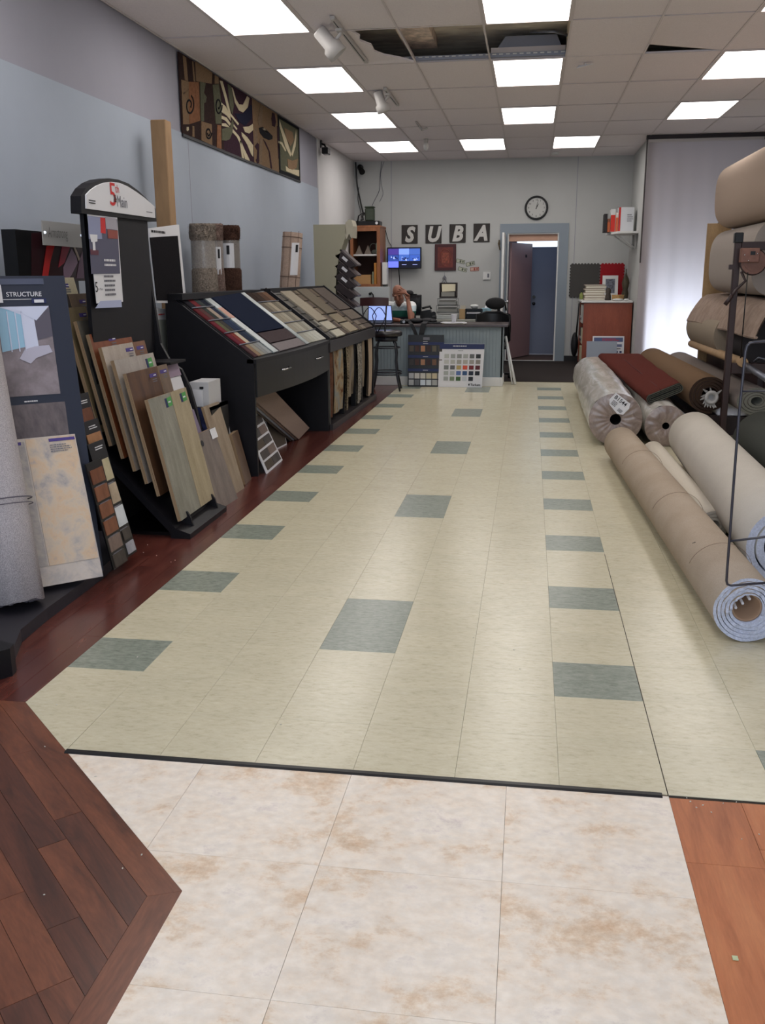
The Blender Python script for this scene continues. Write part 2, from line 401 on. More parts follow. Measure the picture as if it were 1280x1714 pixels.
# ------------------------------------------------------------------ walls
MB().box(XL-.15, XL, YF, 8.40, 0, 2.645).box(XL-.15, XL, 8.40, 13.65, 0, 2.645).box(XL-.15, XL-.012, YF, 13.65, 2.645, H+.3, 1).box(XL-.15, XL+.004, 13.65, YB, 0, H+.3, 2).box(XL-.02, XL+.002, 8.395, 8.402, 0, 2.64, 1).build('wall_left', [M_WALLB, M_WALLU, M_WALLW], kind='structure')  # left wall colour: blue-grey up to the ledge, darker lilac-grey above it
DX0, DX1, DZ = -.531, .313, 2.12
MB().box(XL-.15, DX0, YB, YB+.12, 0, H+.3).box(DX1, 3.6, YB, YB+.12, 0, H+.3).box(DX0, DX1, YB, YB+.12, DZ, H+.3).box(-2.505, -2.495, YB-.003, YB, 0, H, 1).box(.567, .577, YB-.003, YB, 0, H, 1).build('wall_back', [M_WALLG, M_WALLU], kind='structure')
# right: short side wall, then the wide bay with the hanging cloth
MB().box(1.455, 1.56, 14.33, YB, 0, H+.3).build('wall_right', M_WALLG, kind='structure')
MB().box(XR, XR+.15, YF, YB+.1, 0, H+.3).build('wall_right', M_WALLG, kind='structure')
# shop front behind the camera: piers, lintel and low sill around the windows
M_FR = mat('bronze_frame', (70, 62, 56), .4)
MB().box(XL-.15, -2.85, YF-.15, YF, 0, H).box(2.9, XR+.15, YF-.15, YF, 0, H).box(-2.85, 2.9, YF-.15, YF, 3.1, H+.3).box(-2.85, -.6, YF-.15, YF, 0, .35).box(.6, 2.9, YF-.15, YF, 0, .35).build('wall_front', M_WALLG, kind='structure')
MB().box(-2.85, -2.79, YF-.1, YF-.04, .35, 3.1).box(-.66, -.6, YF-.1, YF-.04, 0, 3.1).box(.6, .66, YF-.1, YF-.04, 0, 3.1).box(2.84, 2.9, YF-.1, YF-.04, .35, 3.1).box(-2.85, 2.9, YF-.1, YF-.04, 3.04, 3.1).build('window_1', M_FR, kind='structure')
# door trim
MB().box(-.66, DX0, YB-.022, YB, 0, 2.27).box(DX1, .47, YB-.022, YB, 0, 2.27).box(DX0, DX1, YB-.022, YB, DZ, 2.27).build('trim_2', M_TRIM, kind='structure')
MB().box(DX0, DX0+.02, YB-.01, YB+.13, 0, DZ).box(DX1-.02, DX1, YB-.01, YB+.13, 0, DZ).box(DX0, DX1, YB+.0, YB+.13, DZ-.02, DZ).box(DX0, DX1, YB-.005, YB+.10, .0, .012).build('trim_3', M_WHITE, kind='structure')
MB().box(DX0+.02, DX1-.02, YB+.05, YB+.11, 1.99, DZ-.02).build('trim_4', mat('pink_beige_header', (188, 150, 130), .6), kind='structure')
# open white door, swung into the shop
d1 = MB().box(-.60, -.565, 15.62, YB-.03, .015, 2.10).build('door_1', M_WHITE, kind='structure')
k = MB()
for sx in (-1, 1):
    x = -.5825+sx*.0175; k.cyl((x, 15.70, 1.02), (x+sx*.012, 15.70, 1.02), .03, n=14); k.cyl((x, 15.70, 1.02), (x+sx*.05, 15.70, 1.02), .011, n=10); k.ball((x+sx*.068, 15.70, 1.02), .027, 12, 8)
k.build('door_knob', M_CHROME, d1)
# hall behind the door
M_HALL = mat('slate_blue_paint', (132, 140, 162), .6)
MB().box(-1.0, -.9, YB+.12, 18.0, 0, 2.6).box(.9, 1.0, YB+.12, 18.0, 0, 2.6).box(-1, 1, YB+.12, 18.1, 2.6, 2.7).box(-1, -.40, 17.9, 18.0, 0, 2.6).box(.50, 1, 17.9, 18.0, 0, 2.6).box(-.40, .50, 17.9, 18.0, 2.30, 2.6).box(-.40, .50, 17.9, 18.0, 1.91, 1.935).build('wall_hall', mat('hall_paint', (128, 124, 140), .8), kind='structure')
d2 = MB().box(-.39, .49, 17.9, 17.95, .01, 1.91).build('door_2', M_HALL, kind='structure')
k = MB(); k.cyl((-.06, 17.9, 1.05), (-.06, 17.85, 1.05), .028, n=12).ball((-.06, 17.84, .93), .03, 12, 8).box(.33, .40, 17.86, 17.9, .83, .91)
k.build('door_knob', M_BLACKP, d2)
MB().box(-.39, .49, 17.95, 17.96, 1.935, 2.3).build('window_2', mat('bright_sky_pane', (214, 236, 255), .3, emit=2.6), kind='structure')
# mauve inner door standing open on the left of the hall
d3 = MB().prism([(-.50, YB+.24, .02), (-.465, YB+.24, .02), (-.115, 17.62, .02), (-.15, 17.62, .02)], (0, 0, 1.96)).build('door_3', mat('mauve_door_paint', (160, 128, 130), .5), kind='structure')
MB().prism([(-.245, 17.30, 1.74), (-.215, 17.38, 1.74), (-.205, 17.38, 1.74), (-.235, 17.30, 1.74)], (0, 0, .05)).build('sign_plate', M_BLACKP, d3)
MB().box(1.0*FT-.0022, 1.0*FT+.0008, 8.15*FT, 16*FT, -.0027, .0003).build('joint_line', mat('dark_glue_line', (66, 60, 50), .9), fl)
# skirting
MB().box(.47, 1.455, YB-.012, YB, 0, .1).box(-2.3, -.66, YB-.012, YB, 0, .1).build('baseboard_back', mat('black_skirting', (30, 28, 30), .5), kind='structure')
# ------------------------------------------------------------------ ceiling
ce = MB().box(XL-.15, XR+.15, YF-.15, YB+.1, H+.26, H+.5).build('ceiling', mat('old_plaster', (236, 224, 208), .95, noise=(3.5, .25), stretch=(.7, 2, 1)), kind='structure')
GX = lambda i: -.551+.667*i
GY = lambda j: 9.15+1.243*j
lights = {(-3, -2), (0, -2), (-3, 0), (0, 0), (-3, 2), (0, 2), (-3, 4), (-1, 4), (1, 4), (3, 0), (3, 2), (3, -2), (0, -4), (-3, -4), (0, -6), (-3, -6), (3, -4)}
hole = {(-1, -1), (0, -1)}
ctile = None
for j in range(-9, 6):
    for i in range(-5, 7):
        x0, x1 = max(GX(i)+.006, XL), min(GX(i+1)-.006, XR); y0, y1 = max(GY(j)+.006, YF), min(GY(j+1)-.006, YB-.002)
        if x1-x0 < .02 or y1-y0 < .02: continue
        if (i, j) in hole: continue
        if (i, j) in lights:
            lt = thing('ceiling_light', 'LABEL', 'ceiling light', ((x0+x1)/2, (y0+y1)/2, H-.02), 'recessed fluorescent ceiling panels'); lt['ij'] = (i, j)
            MB().box(x0, x1, y0, y0+.02, H-.006, H+.09).box(x0, x1, y1-.02, y1, H-.006, H+.09).box(x0, x0+.02, y0+.02, y1-.02, H-.006, H+.09).box(x1-.02, x1, y0+.02, y1-.02, H-.006, H+.09).box(x0, x1, y0, y1, H+.09, H+.1).build('frame', M_TBAR, lt)
            mb = MB(); mb.box(x0+.02, x1-.02, y0+.02, y1-.02, H+.006, H+.012).build('diffuser', M_LIGHT, lt)
            continue
        mb = MB(); z = H+.004
        if (i, j) == (-2, -1):      # broken tile: only its left part is left
            mb.prism([(x0, y0, z), (x0+.28, y0, z), (x0+.33, y0+.2, z), (x0+.30, y0+.35, z), (x0+.37, y0+.52, z), (x0+.36, y0+.75, z), (x0+.42, y0+.9, z), (x0+.55, y0+1.05, z), (x1, y1-.12, z-.02), (x1, y1, z), (x0, y1, z)], (0, 0, .014))
            recalc(mb.build('ceiling_tile', M_CEILT, ce)); continue
        elif (i, j) == (2, -1):     # sagging tile with a dark gap
            mb.add([(x0, y0, z), (x1, y0, z), (x1, y1, z), (x0, y1-.10, z+.05), (x0, y0, z+.012), (x1, y0, z+.012), (x1, y1, z+.012), (x0, y1-.10, z+.06)], [(3, 2, 1, 0), (4, 5, 6, 7), (0, 1, 5, 4), (1, 2, 6, 5), (2, 3, 7, 6), (3, 0, 4, 7)])
        else: mb.box(x0, x1, y0, y1, z+random.uniform(0, .003), z+.014)
        mb.build('ceiling_tile', M_CEILT, ce)
for i in range(-4, 7):
    x = GX(i)
    if x < XL or x > XR: continue
    MB().box(x-.008, x+.008, YF, YB, H-.002, H+.002).box(x-.002, x+.002, YF, YB, H+.002, H+.03).build('grid_bar', M_TBAR, ce)
for j in range(-8, 6):
    y = GY(j)
    if j in (-1,): segs = [(XL, GX(-1)), (GX(-1), GX(0)), (GX(0), GX(1)), (GX(1), XR)]
    else: segs = [(XL, XR)]
    for a, b in segs: MB().box(a, b, y-.008, y+.008, H-.0015, H+.0015).build('grid_bar', M_TBAR, ce)
MB().box(XL, XL+.015, YF, YB, H-.003, H+.004).box(XL, 1.45, YB-.015, YB, H-.003, H+.004).build('grid_bar', M_TBAR, ce)
# what shows through the missing tiles
M_DUCT = mat('galvanised_steel', (140, 144, 158), .5, metal=.2)
MB().box(-1.34, -1.05, 7.6, 9.4, H+.17, H+.26).build('ceiling_joist', mat('old_joist', (216, 198, 184), .9, noise=(12, .3)), ce)
mb = MB().box(-1.45, .12, 9.10, 9.13, H+.01, H+.045)
for q in range(26): mb.box(-1.43+q*.06, -1.395+q*.06, 9.095, 9.101, H+.030, H+.038, 1)
mb.build('slotted_channel', [M_DUCT, M_WHITE], ce)
MB().prism([(-.50, 9.2, H+.09), (.08, 9.2, H+.09), (.03, 9.2, H+.20), (-.42, 9.2, H+.20)], (0, 1.1, 0)).build('light_housing', M_DUCT, ce)
MB().tube([(-.2, 8.9, H+.16), (0, 8.8, H+.13), (.12, 8.9, H+.12)], .012).build('conduit', M_STEEL, ce)
MB().box(-1.9, .15, 7.8, 7.9, H+.05, H+.26).box(.115, .125, 7.9, 9.15, H+.05, H+.42).build('plenum_wall', mat('stained_plaster', (226, 212, 190), .95, noise=(4, .3)), ce)
# grid labels of the lights
names = {(-3, -2): 'large ceiling light at the top left, cut by the picture edge', (0, -2): 'large ceiling light at the top centre, just before the missing tiles', (-3, 0): 'ceiling light of the left row beside the first track lamp', (0, 0): 'centre ceiling light right behind the missing tiles', (-3, 2): 'second whole ceiling light of the left row, by the second track lamp', (0, 2): 'centre ceiling light one place behind the one at the missing tiles', (-3, 4): 'last ceiling light of the left row, nearest the back wall', (-1, 4): 'small far ceiling light above the word on the back wall', (1, 4): 'small far ceiling light above the wall clock', (3, 0): 'ceiling light at the right edge of the picture', (3, 2): 'right-hand ceiling light in front of the hanging cloth'}
for o in list(C.objects):
    if o.get('ij') is not None:
        ij = tuple(o['ij']); del o['ij']; o['label'] = names.get(ij, '%s ceiling light of the %s row, nearer the shop window than the picture shows' % ({-3: 'left', 0: 'centre', 3: 'right'}.get(ij[0], ''), {-2: 'first', -4: 'second', -6: 'third'}.get(ij[1], '')))
# ================================================================== left side of the shop
def M_w(name, a, b, **k): return wood(name, a, b, **k)
M_PAPER = mat('white_paper', (216, 216, 220), .6)
M_PURPLE = mat('purple_print', (72, 58, 128), .5)
M_GREEN = mat('green_print', (78, 150, 78), .5)
M_NAVY = mat('navy_print', (34, 44, 86), .5)
M_RED = mat('red_print', (196, 40, 40), .5)
M_INK = mat('black_print', (26, 26, 30), .6)
M_GREYINK = mat('grey_print', (110, 110, 118), .6)
M_PEDGE = mat('plank_core', (150, 126, 98), .7)
M_GUN = mat('blue_black_laminate', (40, 46, 62), .4, .4)
YA = V((0, 1, 0)); ZA = V((0, 0, 1))
# ---- rugs hanging from the top of the left wall
def rug_shape(mb_or, pts, off, mi=0):
    P = [at(x/5.818+290, y/5.818+80, X=XL+off) for x, y in pts]
    mb_or.prism(P[::-1], (-.004, 0, 0), mi)
def rugquad(name, label, corners, m, shapes, edge=None):
    P = [at(x/5.818+290, y/5.818+80, X=XL+.012) for x, y in corners]
    ys = (min(P[0].y, P[3].y), max(P[1].y, P[2].y))
    t = thing(name, label, 'rug', (XL+.006, (P[0].y+P[1].y)/2, 2.65), 'patterned rugs hung along the top of the left wall')
    mb = MB().prism([(XL+.001, P[0].y, H-.02), (XL+.001, P[1].y, H-.02), (XL+.001, P[1].y, P[2].z), (XL+.001, P[0].y, P[3].z)], (.011, 0, 0)); recalc(mb.build('pile', m, t))
    bd = MB().box(XL+.001, XL+.016, P[0].y, P[1].y, min(P[2].z, P[3].z)-.012, min(P[2].z, P[3].z)+.012); bd.build('binding', edge or M_INK, t)
    for nm, mm, polys in shapes:
        if nm == 'spiral':
            for pts_ in polys:
                if len(pts_) < 8: mb = MB(); rug_shape(mb, pts_, .016); recalc(mb.build(nm, mm, t)); continue
                mb = MB().tube([at(x/5.818+290, y/5.818+80, X=XL+.015) for x, y in pts_], .009, 6); mb.build(nm, mm, t)
            continue
        for poly in polys:
            mb = MB(); rug_shape(mb, poly, .016); recalc(mb.build(nm, mm, t))
    return t
R_BR = mat('rug_dark_brown', (46, 32, 30), .95, .1, noise=(60, .2)); R_TAN = mat('rug_tan', (118, 96, 74), .95, .1, noise=(60, .15))
R_RUST = mat('rug_rust', (122, 84, 60), .95, .1, noise=(30, .2)); R_CREAM = mat('rug_cream', (178, 166, 140), .95, .1, noise=(60, .1))
R_AUB = mat('rug_aubergine', (48, 30, 40), .95, .1, noise=(60, .2)); R_OLIVE = mat('rug_olive', (84, 84, 68), .95, .1, noise=(40, .15))
R_BLK = mat('rug_black', (26, 26, 30), .95, .1)
def spiral(cx, cy, a, b, turns=1.4, w=7, start=0):
    pts = []; N = 26
    for i in range(N+1):
        t = i/N; an = start+t*turns*2*math.pi; s = 1-.7*t; pts.append((cx+a*s*math.cos(an), cy+b*s*math.sin(an)))
    return [pts]
    out = []; inn = []
    for i, p in enumerate(pts):
        q0, q1 = pts[max(i-1, 0)], pts[min(i+1, N)]; dx, dy = q1[0]-q0[0], q1[1]-q0[1]; l = math.hypot(dx, dy) or 1
        out.append((p[0]-dy/l*w/2, p[1]+dx/l*w/2)); inn.append((p[0]+dy/l*w/2, p[1]-dx/l*w/2))
    return [[out[i], out[i+1], inn[i+1], inn[i]] for i in range(N)]
rugquad('wall_rug', 'nearest wall rug, rust and brown blocks with dark spirals', [(50, 40), (465, 290), (470, 1000), (105, 840)], R_BR, [
    ('block', R_TAN, [[(80, 310), (150, 330), (150, 560), (155, 745), (100, 745)], [(215, 130), (380, 240), (375, 350), (225, 325)], [(275, 715), (375, 745), (380, 950), (275, 900)]]),
    ('block', R_RUST, [[(150, 330), (250, 335), (262, 710), (155, 745)], [(430, 750), (465, 755), (470, 985), (425, 975)]]),
    ('block', R_OLIVE, [[(262, 325), (315, 345), (300, 440), (325, 480), (318, 530), (300, 540), (300, 715), (272, 715)], [(385, 360), (445, 355), (468, 540), (470, 740), (415, 740)]]),
    ('stripe', R_TAN, [[(95, 75), (125, 95), (145, 325), (115, 315)], [(185, 130), (195, 135), (215, 330), (200, 325)], [(190, 760), (205, 765), (208, 870), (188, 865)], [(405, 265), (440, 285), (445, 350), (405, 350)]]),
    ('dot', R_CREAM, [[(135, 770), (150, 770), (152, 800), (140, 812), (132, 800)]]),
    ('spiral', R_BLK, spiral(155, 560, 45, 100, 1.3, 9, -1.2) + spiral(438, 560, 34, 90, 1.3, 8) + spiral(340, 830, 30, 60, 1.5, 7) + [[(95, 440), (150, 400), (152, 410), (100, 455)]])])
rugquad('wall_rug', 'second wall rug, aubergine with cream swooshes and an olive patch', [(465, 290), (765, 490), (778, 1120), (472, 1003)], R_AUB, [
    ('swoosh', R_CREAM, [[(455, 320), (480, 325), (520, 470), (560, 640), (640, 740), (630, 755), (540, 640), (500, 480)], [(570, 385), (582, 400), (610, 500), (640, 550), (680, 555), (720, 470), (742, 490), (725, 580), (680, 630), (640, 610), (600, 530)],
        [(465, 530), (510, 570), (555, 660), (560, 710), (520, 660), (465, 620)], [(470, 660), (520, 680), (560, 740), (550, 760), (510, 710), (470, 690)], [(475, 735), (510, 735), (550, 775), (475, 760)],
        [(580, 790), (640, 860), (690, 980), (740, 1085), (748, 1105), (700, 1085), (665, 960), (620, 870), (575, 820)], [(665, 820), (720, 870), (778, 950), (778, 1060), (760, 1040), (720, 940), (670, 860)],
        [(680, 770), (740, 765), (775, 740), (778, 800), (740, 835), (700, 820)], [(590, 745), (625, 790), (615, 800), (585, 760)], [(645, 900), (660, 905), (690, 1080), (670, 1070)]]),
    ('patch', R_OLIVE, [[(475, 790), (555, 770), (575, 700), (590, 730), (575, 830), (550, 890), (515, 905), (475, 900)], [(530, 350), (565, 375), (590, 560), (575, 650), (550, 560)]]),
    ('patch', mat('rug_navy', (28, 28, 46), .95, .1), [[(600, 640), (680, 640), (750, 560), (768, 560), (765, 690), (700, 760), (640, 720)]])])
rugquad('wall_rug', 'third wall rug, tan and brown with dark leaf shapes', [(765, 490), (1012, 650), (1030, 1220), (778, 1122)], R_TAN, [
    ('leaf', R_BLK, [[(835, 780), (870, 770), (920, 810), (968, 860), (965, 890), (930, 898), (880, 875), (845, 830)]]),
    ('leaf', R_CREAM, [[(868, 785), (890, 785), (920, 825), (900, 835)]]),
    ('leaf', R_AUB, [[(965, 630), (985, 640), (1000, 720), (990, 770), (965, 760), (958, 690)], [(795, 960), (820, 925), (835, 940), (835, 1120), (820, 1130), (805, 1090), (815, 1080), (820, 1000)], [(875, 890), (900, 920), (940, 1010), (962, 1160), (962, 1180), (950, 1170), (930, 1010)], [(1012, 760), (1028, 780), (1035, 1000), (1025, 1080), (1015, 900)]]),
    ('band', mat('rug_taupe', (116, 98, 80), .95, .1, noise=(40, .2)), [[(850, 545), (875, 565), (865, 760), (835, 765), (825, 700)], [(845, 880), (870, 890), (860, 1140), (838, 1130)], [(790, 780), (815, 780), (820, 920), (790, 950)]])])
rugquad('wall_rug', 'farthest wall rug, olive and cream with black top and bottom bands', [(1015, 652), (1225, 780), (1235, 1295), (1030, 1220)], R_OLIVE, [
    ('band', R_BLK, [[(1015, 652), (1225, 780), (1225, 803), (1018, 680)], [(1038, 1185), (1232, 1262), (1235, 1295), (1034, 1220)], [(1018, 680), (1030, 690), (1046, 1190), (1034, 1186)], [(1218, 800), (1226, 803), (1236, 1262), (1226, 1260)]]),
    ('frond', R_CREAM, [[(1035, 700), (1055, 770), (1100, 880), (1150, 1040), (1140, 1060), (1090, 960), (1035, 760)], [(1195, 800), (1200, 860), (1190, 960), (1160, 1060), (1150, 1030), (1180, 900)], [(1095, 1150), (1130, 1180), (1225, 1190), (1226, 1252), (1100, 1200)], [(1020, 905), (1060, 920), (1100, 1000), (1090, 1010), (1050, 940), (1020, 925)]]),
    ('frond', R_TAN, [[(1110, 1080), (1160, 1100), (1215, 1080), (1200, 1170), (1160, 1190), (1120, 1170)], [(1080, 780), (1160, 820), (1175, 900), (1140, 960), (1100, 880)]])])

# ---- tile display tower by the left edge, with its black base
un = V((.734, .679, 0)); nn_ = V((.679, -.734, 0))
TR0 = V((-2.298, 4.261, 1.438))
t = thing('display_tower', 'blue-black display tower with a room photo, at the left edge behind the marble tile', 'display stand', (-2.35, 4.0, 0))
base = [(-2.03, 3.05), (-2.13, 3.30), (-2.15, 3.55), (-2.155, 3.80), (-2.165, 4.12), (-2.20, 4.40), (-2.26, 4.66), (-2.36, 4.78), (-2.95, 4.78), (-2.95, 3.05)]
recalc(MB().prism([(x, y, .0) for x, y in base], (0, 0, .055)).build('base', mat('dark_base_top', (44, 42, 48), .5), t))
def twp(lat, back, z): return TR0*1 + un*lat + nn_*(.17*(1.438-z)-back) + V((0, 0, z-1.438))
def tslab(mb, l0, l1, z0, z1, off, th, mi=0): mb.slab(twp(l0, -off, z0), twp(l1, -off, z0), twp(l1, -off, z1), twp(l0, -off, z1), th, mi)
mb = MB(); tslab(mb, -.62, 0, .055, 1.448, 0, .12); recalc(mb.build('panel', M_GUN, t))
mb = MB(); tslab(mb, -.62, -.10, 1.41, 1.436, .006, .01); mb.build('top_rail', mat('grey_blue_rail', (78, 84, 104), .4), t)
M_SKY = mat('photo_sky', (150, 190, 214), .35); M_PW = mat('photo_white', (200, 206, 226), .35); M_PG = mat('photo_grey', (92, 88, 100), .35); M_PF = multi('photo_floor', [(.3, (104, 96, 98)), (.7, (150, 140, 146))], 9, (1, 1, 1), .35)
ph = MB(); tslab(ph, -.50, -.092, .91, 1.312, .004, .004); photo = ph.build('room_photo', M_PF, t)
def ph_part(nm, pts, m, off=.006):
    mb = MB(); P = [twp(-.325+.233*x, -off, .91+.402*z) for x, z in pts]; mb.prism(P, -nn_*.002); recalc(mb.build(nm, m, photo))
ph_part('window_glow', [(0, .5), (.46, .55), (.5, 1), (0, 1)], M_SKY)
ph_part('ceiling_print', [(.0, 1.0), (.2, .97), (.66, .85), (.7, 1.0)], M_PW, .008); ph_part('ceiling_print', [(.3, .98), (.72, .84), (1, 1), (.3, 1)], M_PW, .009)
ph_part('wall_print', [(.46, .5), (.70, .55), (.68, .86), (.46, .9)], M_PW, .008); ph_part('wall_print', [(.7, .62), (1, .66), (1, .98), (.68, .86)], M_PG, .008)
for xx in (.17, .32, .44): ph_part('mullion', [(xx, .5), (xx+.02, .5), (xx+.02, .95), (xx, .95)], M_PW, .009)
ph_part('sofa_print', [(.30, .42), (.42, .52), (.62, .55), (.9, .56), (.95, .48), (.62, .42), (.5, .36)], mat('photo_sofa', (178, 176, 192), .4), .009)
mb = MB(); tslab(mb, -.47, -.077, .49, .872, .004, .004); mb.build('stone_sample', multi('grey_slate_sample', [(.3, (84, 78, 82)), (.7, (118, 108, 110))], 12, (1, 3, 1), .4), t)
text('STRUCTURE', twp(-.275, -.007, 1.357), un, ZA, .020, M_PAPER, t, 'lettering', .001, bold=.012)
mb = MB(); tslab(mb, -.29, -.10, 1.343, 1.345, .005, .002); mb.build('rule_line', M_PAPER, t)
mb = MB(); tslab(mb, -.165, -.10, 1.325, 1.347, .006, .003); tslab(mb, -.155, -.112, 1.328, 1.342, .009, .002, 1); mb.build('badge', [M_NAVY, M_PAPER], t)
mb = MB(); tslab(mb, -.40, -.292, 1.33, 1.41, .008, .003); mb.build('price_card', M_PAPER, t)
printlines(twp(-.26, -.004, .878), un, ZA, .08, .014, 1, M_PAPER, t, 'caption')
# ---- large marble-look tile board leaning on the tower
M_MARB = multi('marble_tile', [(.32, (150, 148, 154)), (.42, (170, 164, 162)), (.52, (192, 182, 172)), (.62, (186, 178, 172)), (.72, (130, 122, 124))], 5.5, (1, 1, 1), .35, .45, 9, .66, fine=(22, .05), distort=.25)
M_MARB2 = multi('marble_tile_grey', [(.32, (110, 108, 110)), (.48, (150, 146, 146)), (.6, (178, 170, 160)), (.75, (168, 170, 182))], 6.5, (1, 1, 1), .35, .45, 9, .66, distort=.2)
BR = V((-2.060, 3.92, .085)); BL = V((-2.29, 3.707, .085)); LE = V((-.182, .197, .643))
t = thing('tile_board', 'tall board of cream marble-look tile leaning on the tower beside the grey carpet roll', 'tile sample', (-2.18, 3.82, .055))
def tb(a, h, off=0): return BL.lerp(BR, a) + LE*h + nn_*off
def tbs(mb, a0, a1, h0, h1, off, th, mi=0): mb.slab(tb(a0, h0, off), tb(a1, h0, off), tb(a1, h1, off), tb(a0, h1, off), th, mi)
mb = MB(); tbs(mb, -.12, 1, 0, .99, 0, .012); recalc(mb.build('board', M_MARB, t))
mb = MB(); tbs(mb, -.12, .25, .13, .97, .002, .002); mb.build('tile', M_MARB2, t)
mb = MB(); tbs(mb, .27, .985, .13, .985, .003, .003); mb.build('tile', multi('marble_tile_peach', [(.34, (146, 144, 148)), (.43, (178, 168, 160)), (.52, (196, 180, 160)), (.60, (200, 174, 146)), (.70, (172, 160, 154))], 8, (1, 1, 1), .35, .45, 9, .66, distort=.2), t)
mb = MB(); tbs(mb, .60, .98, .955, .975, .006, .002); mb.build('label_strip', M_PURPLE, t); mb = MB(); tbs(mb, .05, .2, .95, .97, .006, .002); mb.build('label_strip', M_PURPLE, t)
printlines(tb(.6, .88, .006), un, LE.normalized(), .1, .04, 4, M_GREYINK, t)
# ---- grey carpet roll standing at the left edge
M_GREYB = mat('grey_woven_backing', (176, 170, 172), .95, .1, noise=(260, .3), bump=(400, .5)); M_FRAY = mat('frayed_edge', (120, 116, 126), .95, .05)
def spiral_roll(name, label, a, b, r, core, mo, mi_, group=None, turns=5, cat='carpet roll', squash=1.0, upv=None, core_m=None, parts=True, phase=0.0, ragged=.0, seed=1, fill=.8):
    a, b = V(a), V(b); d = (b-a).normalized(); upv = V(upv) if upv else V((0, 0, 1))
    y = (upv - d*upv.dot(d)).normalized(); x = y.cross(d)
    rnd = random.Random(seed); t = thing(name, label, cat, a - V((0, 0, r)) if abs(d.z) < .7 else (a if a.z < b.z else b), group)
    N = turns*30; mb = MB(); pitch = (r-core)/turns; th = pitch*fill
    secs = [(a, rnd), (b, rnd)]; k = 0; rows = []
    nl = 5; jag = [rnd.uniform(-1, 1)*ragged for _ in range(N+1)]
    for li in range(nl+1):
        L = (b-a)*(li/nl)
        for i in range(N+1):
            s = i/N; an = phase + s*turns*2*math.pi; ro = r-(r-core)*s; ri = max(ro-th, core*.98)
            e = -d*(jag[i]+ragged*math.sin(an*2)) if li == 0 else V((0, 0, 0))
            # pinch from squash
            for rr in (ro, ri):
                mb.v.append(a + L + e + x*math.cos(an)*rr + y*math.sin(an)*rr*squash)
    W = 2*(N+1)
    for li in range(nl):
        for i in range(N):
            p = li*W+2*i; q = p+W
            mb.f.append([p, p+2, q+2, q]); mb.m.append(0); mb.sm.append(True)
            mb.f.append([p+1, q+1, q+3, p+3]); mb.m.append(1); mb.sm.append(True)
    for li, sgn in ((0, 1), (nl, -1)):
        for i in range(N):
            p = li*W+2*i; f = [p, p+1, p+3, p+2]; mb.f.append(f if sgn > 0 else f[::-1]); mb.m.append(2); mb.sm.append(False)
    for i in (0, N):
        for li in range(nl):
            p = li*W+2*i; mb.f.append([p, p+W, p+W+1, p+1]); mb.m.append(2); mb.sm.append(False)
    recalc(mb.build('carpet', [mo, mi_, mi_], t))
    if core_m:
        c = MB(); n = 20; r1, r2 = core*.97, core*.84
        for q, pp in enumerate((a+d*.02, b-d*.02)):
            for rr in (r1, r2):
                for i in range(n): an = 2*math.pi*i/n; c.v.append(pp + x*math.cos(an)*rr + y*math.sin(an)*rr*squash)
        for i in range(n):
            j = (i+1) % n
            for f in ([i, j, 2*n+j, 2*n+i], [n+i, 3*n+i, 3*n+j, n+j], [i, n+i, n+j, j], [2*n+i, 2*n+j, 3*n+j, 3*n+i]): c.f.append(f); c.m.append(0); c.sm.append(True)
        c.build('core_tube', core_m, t)
    return t
# axis: leans towards the back left
ra = at(30, 1022, Z=.06); ra = V((-2.270, 3.545, .078))
gr = spiral_roll('carpet_roll', 'upright roll of grey woven carpet cut off by the left picture edge', ra, ra+V((-.42, .45, 1.9)), .124, .03, M_GREYB, M_FRAY, turns=4, upv=(0, 1, 0), ragged=.004, phase=math.radians(100))
mb = MB()
for hh in (.42, .445): 
    ax = (V((-.42, .45, 1.9))).normalized(); c0 = ra+ax*hh; xx = ax.cross(V((0, 1, 0))).normalized(); yy = ax.cross(xx)
    mb.tube([c0+(xx*math.cos(q*.2617)+yy*math.sin(q*.2617))*.1245 for q in range(24)], .0022 if hh < .43 else .003, 5, closed=True)
mb.build('seam_line', mat('dark_seam', (92, 88, 98), .9), gr)
# ---- foot of another stand, bottom left
recalc(MB().prism([(-2.6, 2.93, 0), (-2.03, 2.93, 0), (-1.99, 2.985, 0), (-2.0, 3.03, 0), (-2.6, 3.22, 0)], (0, 0, .11)).build('stand_foot', M_BLACK, label='black end of a stand base on the floor at the far left', cat='stand base'))
# ---- chip cards in tiers beside the tower
def chipcard(label, y0, y1, xb, zb, xt, zt, chips, header=True, seed=1):
    t = thing('chip_card', label, 'sample card', (xb, (y0+y1)/2, zb), 'black sample cards in tiers beside the tower')
    def P(a, h, off=0): q = V((xb+(xt-xb)*h, y0+(y1-y0)*a, zb+(zt-zb)*h)); n = V((zt-zb, 0, xb-xt)).normalized(); return q+n*off
    mb = MB().slab(P(0, 0), P(1, 0), P(1, 1), P(0, 1), .008); recalc(mb.build('card', M_BLACKP, t))
    for (a0, a1, h0, h1, m) in chips:
        recalc(MB().slab(P(a0, h0, .004), P(a1, h0, .004), P(a1, h1, .004), P(a0, h1, .004), .004).build('chip', m, t))
        if h0 > .05: MB().slab(P(a0+.1, h0-.035, .002), P(a1-.1, h0-.035, .002), P(a1-.1, h0-.022, .002), P(a0+.1, h0-.022, .002), .001).build('caption', M_GREYINK, t)
    if header:
        up = (P(0, 1)-P(0, 0)).normalized(); printlines(P(.35, .93), YA, up, (y1-y0)*.5, .022, 2, M_PAPER, t, 'header_print', seed, .002)
    return t
c_ = lambda n, a, b: wood(n, a, b, stretch=(1, 3, 1), scale=8)
